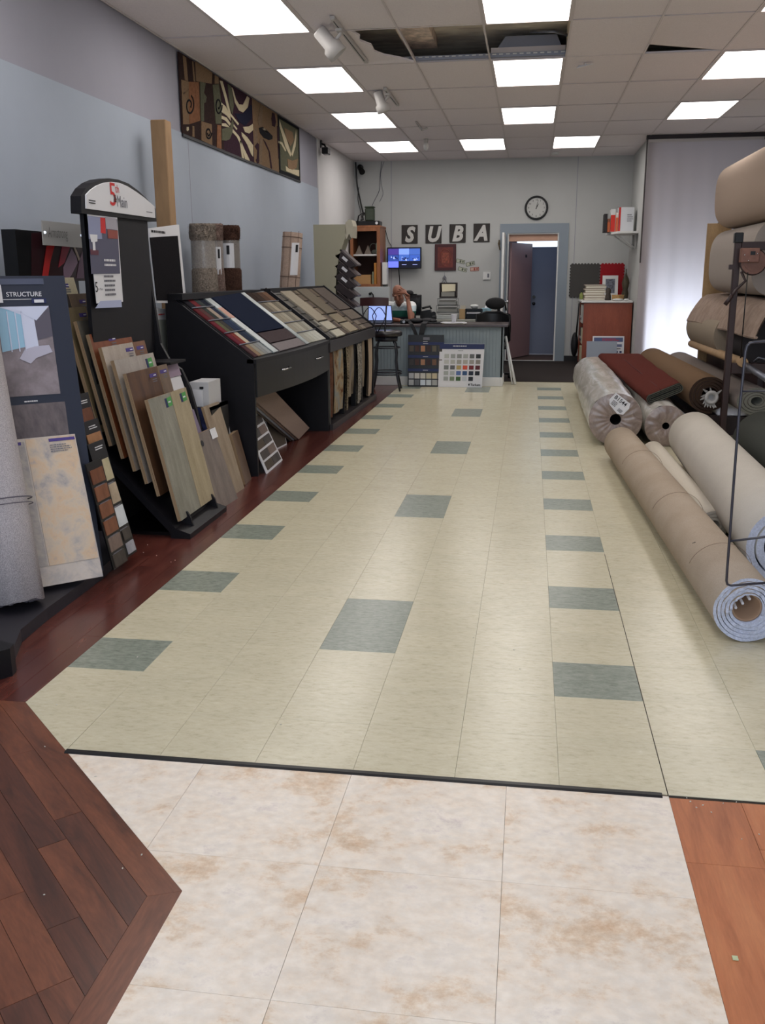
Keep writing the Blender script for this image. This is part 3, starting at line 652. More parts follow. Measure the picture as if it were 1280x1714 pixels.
CH = [c_('chip_brown', (92, 52, 34), (120, 70, 44)), c_('chip_orange', (150, 104, 68), (172, 124, 84)), c_('chip_rust', (108, 64, 42), (134, 84, 58)), c_('chip_taupe', (104, 86, 78), (128, 110, 100)), c_('chip_dark', (52, 46, 42), (76, 68, 62))]
CHS = [multi('chip_beige', [(.3, (170, 160, 128)), (.7, (198, 188, 160))], 9), multi('chip_stone', [(.3, (158, 140, 118)), (.7, (186, 170, 148))], 9), multi('chip_white', [(.3, (190, 196, 200)), (.7, (214, 218, 222))], 9), c_('chip_grey', (140, 140, 148), (168, 168, 174))]
chipcard('front black chip card with beige, taupe and white squares', 4.245, 4.415, -2.105, .06, -2.245, .645, [(.06, .94, .665, .845, CHS[0]), (.06, .94, .465, .63, CHS[1]), (.06, .94, .265, .43, CHS[2]), (.40, .94, .14, .235, CH[4]), (.40, .94, .02, .115, CHS[3])], seed=2)
chipcard('black chip card with a column of orange-brown wood squares, left of the front card', 4.09, 4.255, -2.085, .06, -2.185, .58, [(.10, .9, .80, .93, CH[0]), (.10, .9, .64, .77, CH[2]), (.10, .9, .48, .61, CH[2]), (.10, .9, .32, .45, CH[2]), (.10, .9, .16, .29, CH[3]), (.10, .9, .01, .13, CH[4])], header=False, seed=3)
chipcard('black chip card with one orange wood square, second tier', 4.30, 4.49, -2.16, .10, -2.30, .742, [(.1, .9, .78, .93-.03, CH[1])], seed=4)
chipcard('black chip card with one brown wood square, topmost tier', 4.40, 4.56, -2.24, .12, -2.375, .865, [(.1, .9, .78, .90, CH[0])], seed=5)

# ---- plank rack with the arched white header
rk = thing('plank_rack', 'tall black plank rack with arched white header and sloping base', 'display stand', (-2.4, 5.3, 0))
recalc(MB().prism([(-1.985, 4.87, 0), (-1.985, 4.87, .030), (-2.07, 4.87, .06), (-2.56, 4.87, .575), (-2.58, 4.87, .55), (-2.10, 4.87, .03), (-2.10, 4.87, 0)], (0, .66, 0)).build('ramp', M_BLACK, rk))
MB().box(-2.62, -2.12, 4.93, 5.48, 0, .02).box(-2.62, -2.58, 4.88, 5.52, 0, .56).build('base', M_BLACKP, rk)
for y in (5.0, 5.44):
    P = [(-2.01, .03), (-2.03, .10), (-2.045, .125), (-2.06, .13), (-2.075, .12), (-2.08, .10), (-2.075, .06)]
    recalc(MB().prism([(x, y, z) for x, z in P], (0, .016, 0)).build('peg', M_BLACK, rk))
recalc(MB().box(-2.522, -2.50, 4.93, 5.80, 0, 1.80).build('back_panel', M_BLACK, rk))
fin = [at(x, y, Y=5.80) for x, y in [(243, 385), (246, 420), (256, 500), (268, 575), (285, 606), (303, 618), (318, 650), (328, 685), (337, 730), (343, 770)]]
fin = [(p.x, 5.80, p.z) for p in fin]; fin = fin + [(fin[-1][0]+.02, 5.80, .0), (-2.56, 5.80, 0), (-2.56, 5.80, fin[0][2])]
recalc(MB().prism(fin, (0, .03, 0)).build('side_fin', M_BLACK, rk))
XH = -2.465
arc = [(128, 322), (140, 309), (155, 302), (170, 298), (185, 297.5), (200, 299.5), (217, 306), (234, 319), (248, 333), (263, 350), (270, 372), (145, 355), (145, 350)]
arcw = [at(x, y, X=XH) for x, y in [(138.5, 352), (138, 328), (146, 315), (157, 306), (170, 300.5), (185, 298.5), (200, 300.5), (217, 307), (234, 319.5), (248, 333), (262, 349), (264, 371), (139, 357)]]
recalc(MB().prism([(XH-.008, p.y, p.z) for p in arcw], (-.06, 0, 0)).build('header_box', M_BLACK, rk))
white = [at(x, y, X=XH+.002) for x, y in [(144.5, 326), (152, 318), (162, 311), (174, 306), (187, 304.5), (200, 306), (214, 312), (228, 321), (242, 331), (258.5, 345.5), (260, 365), (145, 349)]]
hd = MB().prism([(XH-.006, p.y, p.z) for p in white], (.008, 0, 0)).build('header_sign', M_PAPER, rk); recalc(hd)
def hp(x, y): q = at(x, y, X=XH+.004); return V((XH+.004, q.y, q.z))
text('5', hp(183.5, 343), YA, ZA, .125, M_RED, hd, 'lettering', .001, sx=1.15); text('th', hp(193, 322), YA, ZA, .045, M_RED, hd, 'lettering', .001); text('&', hp(190.5, 338), YA, ZA, .042, M_INK, hd, 'lettering', .002, bold=.01); text('Main', hp(196, 345.5), YA, ZA, .062, M_GREYINK, hd, 'lettering', .001, sx=.85)
printlines(hp(149, 341), YA, ZA, .09, .025, 2, M_INK, hd, 'small_print', 5); printlines(hp(245, 356), YA, ZA, .1, .012, 1, M_GREYINK, hd, 'small_print', 6)
# poster on the panel
def pp(x, y, o=0): q = at(x, y, X=-2.478+o); return V((-2.478+o, q.y, q.z))
P4 = [(162, 508), (206, 505), (196, 364), (146.5, 358.5)]
po = MB().slab(*[pp(*q) for q in P4], .003).build('poster', M_PAPER, rk)
def pq(nm, pts, m, o=.003): recalc(MB().prism([pp(x, y, o) for x, y in pts][::-1], (-.001, 0, 0)).build(nm, m, po))
pq('photo_print', [(147, 361), (196, 367), (201, 458), (153, 458.5)], mat('photo_dusk', (84, 84, 104), .4)); pq('photo_print', [(147, 361), (168, 364), (171, 400), (149, 400)], mat('photo_lilac', (140, 146, 176), .4), .004)
pq('photo_print', [(168, 364), (176, 365), (177, 391), (169, 390)], M_RED, .005); pq('photo_print', [(176, 363), (195, 366), (197, 385), (178, 383)], mat('photo_pale', (164, 160, 170), .4), .0045); pq('photo_print', [(180, 384), (197, 386), (197.5, 400), (181, 399)], mat('photo_redbrown', (140, 70, 60), .4), .0055)
pq('chair_print', [(150, 392), (163, 393), (163, 404), (159, 405), (160, 419), (156, 419), (155, 405), (153, 405)], M_PAPER, .006); pq('photo_print', [(151, 417), (165, 419), (165, 427), (152, 426)], mat('photo_maroon', (96, 50, 62), .4), .0052)
text('5', pp(159.5, 489, .002), YA, ZA, .055, M_INK, po, 'lettering', .001); text('th Main', pp(164, 486, .002), YA, ZA, .014, M_GREYINK, po, 'lettering', .001)
printlines(pp(176, 497, .0), YA, ZA, .16, .125, 5, M_GREYINK, po, 'small_print', 8, .003); printlines(pp(174, 447, .0), YA, ZA, .17, .05, 2, M_PAPER, po, 'small_print', 9, .005)
MB().slab(pp(160, 516, .001), pp(204, 514, .001), pp(203, 502, .001), pp(168, 504, .001), .002).build('leaflet', mat('leaflet_blue', (168, 176, 206), .6), rk)
# ---- the plank boards standing on the rack
BV = V((-.151, 0, .687))
def plankboard(label, TLx, TLz, strips, stickers, y0=4.9, y1=5.5, fan=0.0):
    top = V((TLx, y0, TLz)); bot = top - BV
    t = thing('sample_board', label, 'floor sample', (bot.x, (y0+y1)/2, bot.z), 'plank sample boards standing in the rack')
    n = V((BV.z, 0, -BV.x)).normalized()
    def P(a, h, o=0): return bot + BV*h + V((0, (y1-y0)*a, 0)) + n*o
    recalc(MB().slab(P(0, 0), P(1, 0), P(1, 1), P(0, 1), .012).build('backing', M_PEDGE, t))
    for (a0, a1, m) in strips: recalc(MB().slab(P(a0+.004, .0, .008), P(a1-.004, .0, .008), P(a1-.004, 1, .008), P(a0+.004, 1, .008), .0075, side=1).build('plank', [m, M_PEDGE], t))
    for (a, h, kind) in stickers:
        up = BV.normalized()
        if kind == 'g':
            MB().slab(P(a, h-.075, .0095), P(a+.06, h-.075, .0095), P(a+.06, h, .0095), P(a, h, .0095), .001).build('sticker', M_NAVY, t)
            MB().slab(P(a+.05, h-.075, .0098), P(a+.16, h-.07, .0098), P(a+.16, h+.005, .0098), P(a+.05, h, .0098), .001).build('sticker', M_GREEN, t)
            printlines(P(a+.065, h-.05, .0095), YA, up, .05, .02, 1, M_PAPER, t, 'small_print', 3)
        else:
            MB().slab(P(a, h-.03, .0095), P(a+.17, h-.03, .0095), P(a+.17, h, .0095), P(a, h, .0095), .001).build('sticker', M_PURPLE, t)
            printlines(P(a+.09, h-.025, .0095), YA, up, .045, .013, 1, M_PAPER, t, 'small_print', 4); printlines(P(a+.05, h-.075, .0085), YA, up, .07, .025, 2, M_GREYINK, t, 'small_print', 5)
    return t
kk = dict(stretch=(5, 5, .6), scale=3.2)
W_GG = wood('green_grey_oak', (116, 114, 102), (150, 147, 134), **kk); W_PT = wood('pale_tan_oak', (148, 135, 106), (172, 158, 130), **kk); W_DB = wood('dark_walnut_face', (70, 46, 32), (100, 70, 48), **kk)
W_TB = wood('tan_brown_face', (98, 80, 64), (122, 102, 84), **kk); W_GRE = wood('greige_face', (150, 142, 134), (172, 164, 156), **kk); W_LB = wood('light_beige_face', (160, 148, 136), (180, 170, 158), **kk); W_MB = wood('mid_brown_face', (104, 70, 50), (130, 92, 68), **kk)
W_RB = wood('red_brown_face', (108, 58, 34), (142, 80, 48), **kk); W_DG = wood('dark_grey_face', (78, 76, 70), (104, 100, 92), **kk); W_LG = wood('light_grey_face', (158, 158, 148), (178, 178, 168), **kk); W_BE = wood('beige_face', (188, 176, 144), (204, 194, 164), **kk); W_OL = wood('olive_brown_face', (118, 104, 78), (142, 126, 96), **kk); W_VD = wood('very_dark_face', (44, 38, 34), (64, 56, 50), **kk)
plankboard('front sample board, green-grey oak beside pale tan oak with two green stickers', -2.205, .782, [(0, .56, W_GG), (.56, 1, W_PT)], [(.38, .965, 'g'), (.78, .965, 'g')])
S0 = (-2.32, .924); st = lambda k: (S0[0]-.066*k, S0[1]+.0706*k)
plankboard('dark walnut sample board with a tan strip on its right, second from the front', *st(0), [(0, .74, W_DB), (.745, 1, W_TB)], [(.5, .95, 'p'), (.78, .96, 'p')])
plankboard('greige sample board with a single green sticker', *st(1), [(0, .97, W_GRE)], [(.72, .96, 'g')], y1=5.48)
plankboard('light beige sample board with a brown strip on its right', *st(2), [(0, .70, W_LB), (.705, 1, W_MB)], [(.5, .96, 'p'), (.76, .96, 'p')], y1=5.5)
plankboard('red-brown sample board, fifth from the front', *st(3), [(0, .98, W_RB)], [(.4, .955, 'p')], y1=5.45)
plankboard('dark grey sample board with a light grey strip on its right', *st(4), [(0, .58, W_DG), (.585, 1, W_LG)], [(.8, .96, 'p')], y1=5.45)
plankboard('olive-brown sample board with a very dark strip on its right', *st(5), [(0, .5, W_OL), (.505, 1, W_DG)], [(.3, .95, 'p')], y1=5.41)
plankboard('very dark sample board with a tan-brown strip on its right', *st(6), [(0, .45, W_VD), (.455, 1, W_TB)], [(.7, .95, 'p')], y1=5.33)
plankboard('plain beige sample board, rearmost in the rack', st(7)[0], st(7)[1]+.02, [(0, 1, W_BE)], [(.6, .95, 'p')], y1=5.31)
# brochures in the pocket between boards and fin
t = thing('brochure_rack', 'white and lilac brochure sheet in the pocket right of the sample boards', 'brochure', (-2.38, 5.66, .5))
MB().slab((-2.20, 5.56, .38), (-2.20, 5.785, .38), (-2.36, 5.785, .90), (-2.36, 5.56, .90), .006).build('sheet', M_PAPER, t)
MB().slab((-2.33, 5.56, .83), (-2.33, 5.785, .83), (-2.353, 5.785, .905), (-2.353, 5.56, .905), .004).build('lilac_band', mat('lilac_print', (150, 132, 150), .6), t)
MB().slab((-2.195, 5.60, .40), (-2.195, 5.78, .40), (-2.258, 5.78, .61), (-2.258, 5.60, .61), .004).build('photo_band', mat('mauve_photo', (122, 110, 132), .6), t)
MB().box(-2.50, -2.30, 5.53, 5.795, .915, .93).build('pocket_shelf', M_BLACK, t)
# ---- planks leaning between rack and sample desk
def lean(name, label, cat, bl, br, tr, tl, m, th=.012, dy=0.0, group=None, zb=0.0, side=None):
    B0, B1 = at(*bl, Z=zb), at(*br, Z=zb); T0, T1 = at(*tl, Y=B0.y+dy), at(*tr, Y=B1.y+dy)
    T0.z = T1.z = (T0.z+T1.z)/2
    t = thing(name, label, cat, (B0+B1)/2, group)
    recalc(MB().slab(B0, B1, T1, T0, th, side=(1 if side else None)).build('board', [m, side] if side else m, t))
    def P(a, h, o=0):
        q = B0.lerp(B1, a).lerp(T0.lerp(T1, a), h); n = (B1-B0).cross(T0-B0).normalized(); return q+n*o
    return t, P
def patch(t, P, nm, a0, a1, h0, h1, m, o=.002, th=.0015): return MB().slab(P(a0, h0, o), P(a1, h0, o), P(a1, h1, o), P(a0, h1, o), th).build(nm, m, t)
W_TAU = wood('taupe_face', (104, 94, 88), (130, 118, 110), **kk); W_TAN = wood('tan_marbled_face', (128, 110, 90), (158, 142, 120), **kk); W_BR = wood('brown_face', (88, 70, 56), (112, 90, 74), **kk)
t, P = lean('leaning_plank', 'broad taupe plank with a round hole and white tag, leaning right of the rack', 'floor sample', (366, 855), (398, 834), (357, 718), (325, 726), W_TAU, .02, side=M_PEDGE)
patch(t, P, 'tag', .75, 1.05, .86, .99, M_PAPER, .004); 
cn = (P(1, .5)-P(0, .5)).normalized(); cu_ = (P(.5, 1)-P(.5, 0)).normalized(); mb = MB(); cc = P(.22, .87, .003); mb.prism([cc+cn*.024*math.cos(i*.5236)+cu_*.02*math.sin(i*.5236) for i in range(12)], cn.cross(cu_)*.0005); mb.build('finger_hole', M_BLACKP, t)
t, P = lean('leaning_plank', 'tall tan plank with marbled grain leaning behind the taupe one', 'floor sample', (386, 832), (409, 817), (366, 671), (340, 682), W_TAN, .018, side=M_PEDGE)
t, P = lean('leaning_plank', 'short brown plank leaning beside the black side of the sample desk', 'floor sample', (411, 811), (421, 801), (398, 720), (388, 727), W_BR, .035, side=M_PEDGE)
t, P = lean('leaflet_board', 'white leaflet board leaning between planks and the sample desk', 'brochure', (394, 800), (402, 790), (394, 690), (373, 690), M_PAPER, .004)
# box of brochures behind them
t = thing('brochure_box', 'white box of swatch brochures behind the leaning planks', 'box', (-2.32, 6.2, .35))
b = [at(x, y, Y=6.05) for x, y in [(319, 680), (350, 672), (349, 640), (318, 641)]]
x0, x1 = b[0].x, b[1].x; z0, z1 = b[0].z, b[2].z
MB().box(x0, x1, 6.05, 6.30, z0, z1).build('carton', mat('off_white_carton', (188, 188, 190), .6), t); MB().box(x0+.02, x0+.09, 6.04, 6.06, z0, z1-.05).box(x1-.06, x1-.035, 6.04, 6.055, z1-.045, z1-.03, 1).build('leaflet', [M_PAPER, M_INK], t)
MB().box(x0-.05, x1+.03, 6.0, 6.36, z0-.02, z0).box(x0-.05, x1+.03, 6.0, 6.36, 0, .02).box(x0-.05, x0-.03, 6.0, 6.36, .02, z0).box(x1+.01, x1+.03, 6.0, 6.36, .02, z0).build('stand', M_BLACK, t)
b0 = at(330, 682, Y=5.9)
t = thing('photo_card', 'navy photo card between the rack fin and the tan plank', 'brochure', (b0.x, 5.93, .25))
MB().slab(at(340, 722, Y=5.93), at(350, 716, Y=5.93), at(340, 682, Y=5.93), at(330, 683, Y=5.93), .006).box(-2.36, -2.2, 5.94, 5.97, 0, at(340, 720, Y=5.93).z).build('card', mat('navy_photo', (42, 48, 84), .5, noise=(18, .5)), t)
# ---- posts, pictures and hanging boards behind
t = MB().bevbox(-3.02, -2.90, 7.25, 7.37, 0, at(262, 200, Y=7.25).z, .006).build('wrapped_post', mat('brown_kraft_wrap', (148, 119, 88), .8, noise=(9, .12), stretch=(1, 1, .3)), label='tall square post wrapped in brown paper standing by the blue wall', cat='post')
def wallpost(): pass
t = thing('picture_tower', 'black picture tower with a red and mauve photo under a frosted sign', 'display stand', (-2.84, 5.1, 0))
MB().box(-2.92, -2.84, 4.82, 5.50, 0, 1.69).build('panel', M_BLACKP, t)
def rp(x, y, X=-2.838): q = at(x, y, X=X); return V((X, q.y, q.z))
mb = MB(); mb.slab(rp(53, 470), rp(147, 470), rp(140, 385), rp(53, 390), .002); pic = mb.build('picture', mat('dark_red_photo', (48, 18, 24), .35), t)
def rpp(nm, pts, m, X=-2.835): recalc(MB().prism([rp(x, y, X) for x, y in pts][::-1], (-.001, 0, 0)).build(nm, m, pic))
rpp('photo_print', [(70, 468), (78, 412), (92, 409), (84, 440), (80, 468)], M_RED); rpp('photo_print', [(98, 446), (104, 412), (118, 411), (108, 440), (98, 448)], mat('photo_pinkred', (168, 48, 66), .4)); rpp('photo_print', [(107, 466), (106, 448), (120, 416), (128, 430), (130, 440), (120, 460), (114, 468)], mat('photo_mauve', (150, 120, 140), .4)); rpp('photo_print', [(123, 414), (126, 413), (134, 433), (132, 437)], mat('photo_beige', (190, 170, 150), .4)); rpp('photo_print', [(128, 466), (133, 436), (138, 420), (141, 466)], mat('photo_mauve2', (112, 84, 104), .4))
M_FROST = mat('frosted_acrylic', (186, 184, 180), .45, .4, alpha=.80)
mb = MB(); sg = [rp(x, y, -2.80) for x, y in [(73, 410), (140.5, 415), (136, 376), (70, 369)]]; mb.slab(*sg, .006); sgn = mb.build('frosted_sign', M_FROST, t)
MB().cyl(rp(75, 389, -2.842), rp(75, 389, -2.795), .008, n=8).cyl(rp(136, 394, -2.842), rp(136, 394, -2.795), .008, n=8).build('standoff', M_CHROME, sgn)
q0 = rp(81, 397, -2.797); q1 = rp(130, 400, -2.797); text('Armstrong', q0, (q1-q0), ZA, .058, mat('grey_lettering', (118, 116, 114), .6), sgn, 'lettering', .001, sx=.62)
# dark swatch board in a white frame + the pale one under it, on a slim stand
t = thing('framed_swatch', 'black swatch board in a thin white frame, hung beside the wrapped post', 'sample board', (-2.70, 6.8, 0))
def fp(x, y, X=-2.70): q = at(x, y, X=X); return V((X, q.y, q.z))
fr = [(263, 507), (312, 507.5), (299.5, 376), (250, 382.5)]
mb = MB().slab(*[fp(*q) for q in fr], .015); mb.build('frame', M_PAPER, t)
MB().slab(*[fp(x, y, -2.696) for x, y in [(262.5, 503), (307.5, 503), (297.5, 394.5), (251, 397.5)]], .004).build('swatch', mat('black_fabric', (22, 20, 24), .95, .1, noise=(200, .4)), t)
printlines(fp(253, 391), YA, ZA, .3, .035, 1, M_INK, t, 'small_print', 12, .002)
py = fp(285, 450); MB().box(-2.74, -2.716, py.y-.02, py.y+.02, 0, fp(285, 400).z).box(-2.86, -2.68, py.y-.15, py.y+.15, 0, .02).build('stand', M_BLACK, t)
t = thing('framed_swatch', 'pale grey-green swatch board below the black framed one', 'sample board', (-2.80, 7.0, 0))
MB().slab(fp(268, 640, -2.78), fp(300, 640, -2.78), fp(291, 518, -2.78), fp(263, 516, -2.78), .015).build('frame', M_PAPER, t)
MB().slab(fp(270, 640, -2.776), fp(300, 640, -2.776), fp(291.5, 535, -2.776), fp(264, 535, -2.776), .003).build('swatch', mat('pale_sage', (150, 154, 146), .9), t); printlines(fp(265, 529, -2.78), YA, ZA, .15, .02, 1, M_RED, t, 'small_print', 13, .002)
py = fp(285, 600, -2.78); MB().box(-2.83, -2.80, py.y-.03, py.y+.03, 0, py.z).build('stand', M_BLACK, t)
# ---- carpet sample desk (near) and second sample case
def XFR(y): return -2.08+.09*(y-6.57)/2.15 if y < 8.72 else -1.99+.04*(y-8.72)/2.4
FZ, RZ, DXR = .862, 1.31, .59
def SP(y, s, off=0.0):
    xf = XFR(y); p = V((xf-DXR*(1-s), y, RZ+(FZ-RZ)*s)); n = V((RZ-FZ, 0, DXR)).normalized(); return p+n*off
def sslab(mb, y0, y1, s0, s1, off, th, mi=0): mb.slab(SP(y0, s1, off), SP(y1, s1, off), SP(y1, s0, off), SP(y0, s0, off), th, mi)
t = thing('sample_desk', 'large black carpet sample desk with two drawers and an open kneehole', 'display desk', (-2.4, 7.65, 0))
def sidepanel(y, th, nm='side_panel', par=None):
    xf = XFR(y); pr = [(xf, 0), (xf, FZ-.01), (xf-DXR, RZ-.01), (xf-DXR-.05, RZ-.01), (xf-DXR-.05, 0)]
    recalc(MB().prism([(x, y, z) for x, z in pr], (0, th, 0)).build(nm, M_BLACK, par))
sidepanel(6.57, .03, par=t); sidepanel(8.69, .03, par=t)
mb = MB(); sslab(mb, 6.60, 8.69, 0, 1, -.002, .02); mb.box(XFR(6.6)-DXR-.05, XFR(8.6)-DXR, 6.56, 8.72, RZ-.03, RZ+.012); recalc(mb.build('slanted_top', M_BLACK, t))
# curved drawer front
def dz(y): u = (y-6.6)/2.09; return .60-.015*u - .0*u, .57
mb = MB(); N = 16
for i in range(N):
    ya, yb = 6.60+2.09*i/N, 6.60+2.09*(i+1)/N
    def xo(y): u = (y-6.6)/2.09; return XFR(y)+.01+.06*math.sin(math.pi*u)
    def zl(y): u = (y-6.6)/2.09; return .575+.05*math.sin(math.pi*min(1, u*1.0))*0 + .0
    mb.prism([(xo(ya), ya, .585), (xo(yb), yb, .585), (xo(yb), yb, FZ-.02), (xo(ya), ya, FZ-.02)], (-.03, 0, 0))
recalc(mb.build('drawer_front', mat('black_drawer', (20, 19, 21), .42, .35), t))
for yc in (7.13, 8.12):
    x = XFR(yc)+.01+.06*math.sin(math.pi*(yc-6.6)/2.09)
    MB().tube([(x, yc-.10, .745), (x+.028, yc-.09, .745), (x+.03, yc+.09, .745), (x, yc+.10, .745)], .006, 8).build('handle', M_CHROME, t)
MB().box(XFR(7)-DXR-.04, XFR(7)-DXR-.02, 6.6, 8.69, 0, 1.28).build('back_panel', M_BLACK, t)
mb = MB()
for i in range(N):
    ya, yb = 6.57+2.15*i/N, 6.57+2.15*(i+1)/N
    o_ = lambda y: XFR(y)+.02+.05*math.sin(math.pi*(y-6.57)/2.15)
    mb.prism([(o_(ya), ya, FZ-.03), (o_(yb), yb, FZ-.03), (o_(yb), yb, FZ), (o_(ya), ya, FZ)], (-.07, 0, 0))
recalc(mb.build('front_rail', M_BLACK, t)); 
def car(nm, rgb, a=.18):
    g_ = sum(rgb)/3; rgb = tuple((v*.76+g_*.24)*.93 for v in rgb)
    return mat(nm, rgb, .97, .08, noise=(230, a), bump=(500, .3))
def swatch(par, y0, y1, s0, s1, m, lift=.008):
    mb = MB(); sslab(mb, y0+.003, y1-.003, s0+.004, s1-.004, lift, lift); recalc(mb.build('swatch', m, par))
def bars(par, y0, y1, ss):
    for s in ss:
        a, b = SP(y0, s, .014), SP(y1, s, .014); MB().tube([a, b], .005, 6).build('divider_bar', M_STEEL, par)
rows = [.03, .22, .42, .615, .80, .985]
cols = [[(40, 36, 44), (120, 34, 40), (60, 66, 66), (34, 40, 56)], [(110, 34, 40), (96, 60, 58), (58, 64, 60), (170, 150, 130), (40, 50, 74)], [(122, 36, 48), (96, 96, 66), (70, 64, 60), (40, 54, 84), (46, 60, 92)], [(116, 34, 50), (140, 50, 44), (204, 188, 160), (40, 50, 70), (44, 58, 84)], [(84, 52, 56), (150, 120, 90), (150, 146, 130), (136, 138, 136), (150, 156, 156)]]
for ri in range(5):
    cc = cols[ri]; w_ = (7.03-6.62)/len(cc)
    for ci, c in enumerate(cc): swatch(t, 6.62+ci*w_, 6.62+(ci+1)*w_, rows[ri], rows[ri+1], car('yarn_%d_%d_%d' % c, c))
bars(t, 6.6, 7.05, rows[1:5])
M_SILV = mat('silver_strip', (128, 138, 138), .3, .5, noise=(7, .45))
for a, b in ((7.05, 7.17), (7.97, 8.07)):
    mb = MB(); sslab(mb, a, b, .02, .99, .012, .01); mb.build('label_strip', M_SILV, t)
mb = MB(); sslab(mb, 7.06, 7.16, .25, .42, .014, .002); mb.build('label_photo', mat('label_peach', (170, 120, 100), .5), t)
swatch(t, 7.20, 7.95, .02, .68, car('navy_carpet', (22, 32, 58), .25), .014); swatch(t, 7.21, 7.95, .69, .86, car('plum_grey_carpet', (78, 64, 66)), .012); swatch(t, 7.21, 7.95, .87, .995, car('taupe_grey_carpet', (134, 124, 124)), .012)
browns = [(58, 42, 36), (66, 50, 42), (92, 64, 48), (120, 84, 62), (112, 100, 88), (140, 128, 108), (176, 162, 136), (126, 116, 98), (148, 138, 118), (158, 148, 126), (170, 162, 140), (132, 124, 108), (154, 146, 126), (164, 158, 138), (176, 170, 150), (150, 146, 130), (166, 164, 148), (178, 176, 160), (186, 186, 172), (192, 192, 180)]
for ri in range(5):
    for ci in range(5 if ri else 4):
        nC = 5 if ri else 4; w_ = (8.67-8.09)/nC; c = browns[min(19, ri*4+ci)]
        swatch(t, 8.09+ci*w_, 8.09+(ci+1)*w_, rows[ri], rows[ri+1], car('yarn_%d_%d_%d' % c, c))
bars(t, 8.08, 8.68, rows[1:5])
# second case
t = thing('sample_case', 'black sample case with slanted carpet swatches over open bays of hanging rugs', 'display desk', (-2.3, 9.9, 0))
sidepanel(8.73, .05, par=t); sidepanel(11.09, .03, par=t)
mb = MB(); sslab(mb, 8.78, 11.09, 0, 1, -.002, .02); mb.box(XFR(8.8)-DXR-.05, XFR(11)-DXR+.01, 8.73, 11.12, RZ-.03, RZ+.02); recalc(mb.build('slanted_top', M_BLACK, t))
for yy in (8.745, 11.105):
    mb = MB(); sslab(mb, yy-.012, yy+.012, -.02, 1.01, .025, .04); mb.build('side_rail', M_BLACK, t)
MB().prism([(XFR(8.73)+.03, 8.73, 0), (XFR(11.12)+.03, 11.12, 0), (XFR(11.12)+.03, 11.12, .06), (XFR(8.73)+.03, 8.73, .06)], (-.6, 0, 0)).prism([(XFR(8.73)+.02, 8.73, FZ-.12), (XFR(11.12)+.02, 11.12, FZ-.12), (XFR(11.12)+.02, 11.12, FZ-.015), (XFR(8.73)+.02, 8.73, FZ-.015)], (-.04, 0, 0)).build('rails', mat('dark_rail', (52, 48, 50), .4), t)
MB().box(-2.63, -2.6, 8.78, 11.09, .06, 1.27).build('back_panel', M_BLACK, t)
for y in (9.46, 10.06, 10.44): MB().box(XFR(y)-.06, XFR(y)-.012, y-.014, y+.014, .06, FZ-.12).build('post', M_BLACK, t)
c2 = [(8.81, 9.06, [(.02, .10, 2), (.11, .22, 3), (.23, .36, 3), (.37, .50, 3), (.51, .63, 3), (.64, .76, 3), (.77, .88, 3), (.89, 1, 3)], [(84, 82, 78), (110, 108, 104), (150, 146, 130), (128, 120, 104), (104, 98, 90), (90, 86, 80)]),
      (9.50, 9.72, [(.02, .12, 3), (.13, .27, 3), (.28, .42, 3), (.43, .57, 3), (.58, .72, 3), (.73, .86, 3), (.87, 1, 3)], [(96, 84, 80), (128, 112, 96), (140, 124, 100), (104, 92, 76), (112, 96, 80)]),
      (10.22, 10.42, [(.02, .2, 2), (.21, .36, 2), (.37, .52, 2), (.53, .68, 3), (.69, .84, 3), (.85, 1, 3)], [(92, 82, 78), (132, 120, 100), (116, 100, 82), (98, 84, 74)]),
      (10.46, 11.05, [(.80, .9, 3), (.91, 1, 3)], [(120, 106, 92), (98, 86, 78), (134, 120, 104)])]
rs = random.Random(3)
for y0, y1, rws, pal in c2:
    for a, b, n in rws:
        for q in range(n): c = pal[rs.randrange(len(pal))]; swatch(t, y0+(y1-y0)*q/n, y0+(y1-y0)*(q+1)/n, a, b, car('yarn_%d_%d_%d' % c, c), .008+.003*rs.random())
swatch(t, 9.08, 9.47, .05, .68, car('oat_carpet', (168, 156, 134)), .018); swatch(t, 9.08, 9.47, .70, .86, car('cream_carpet', (188, 180, 158)), .014); swatch(t, 9.08, 9.47, .88, 1.01, car('ivory_carpet', (190, 184, 164)), .014)
swatch(t, 9.75, 10.19, .02, .58, car('khaki_carpet', (120, 108, 90)), .018); swatch(t, 9.75, 10.19, .60, .78, car('khaki_carpet2', (148, 134, 108)), .014); swatch(t, 9.75, 10.19, .80, .99, car('sand_carpet', (162, 148, 122)), .014)
swatch(t, 10.46, 11.05, .02, .55, car('mushroom_carpet', (104, 92, 84)), .016); swatch(t, 10.46, 11.05, .57, .78, car('mushroom_carpet2', (118, 106, 94)), .014)
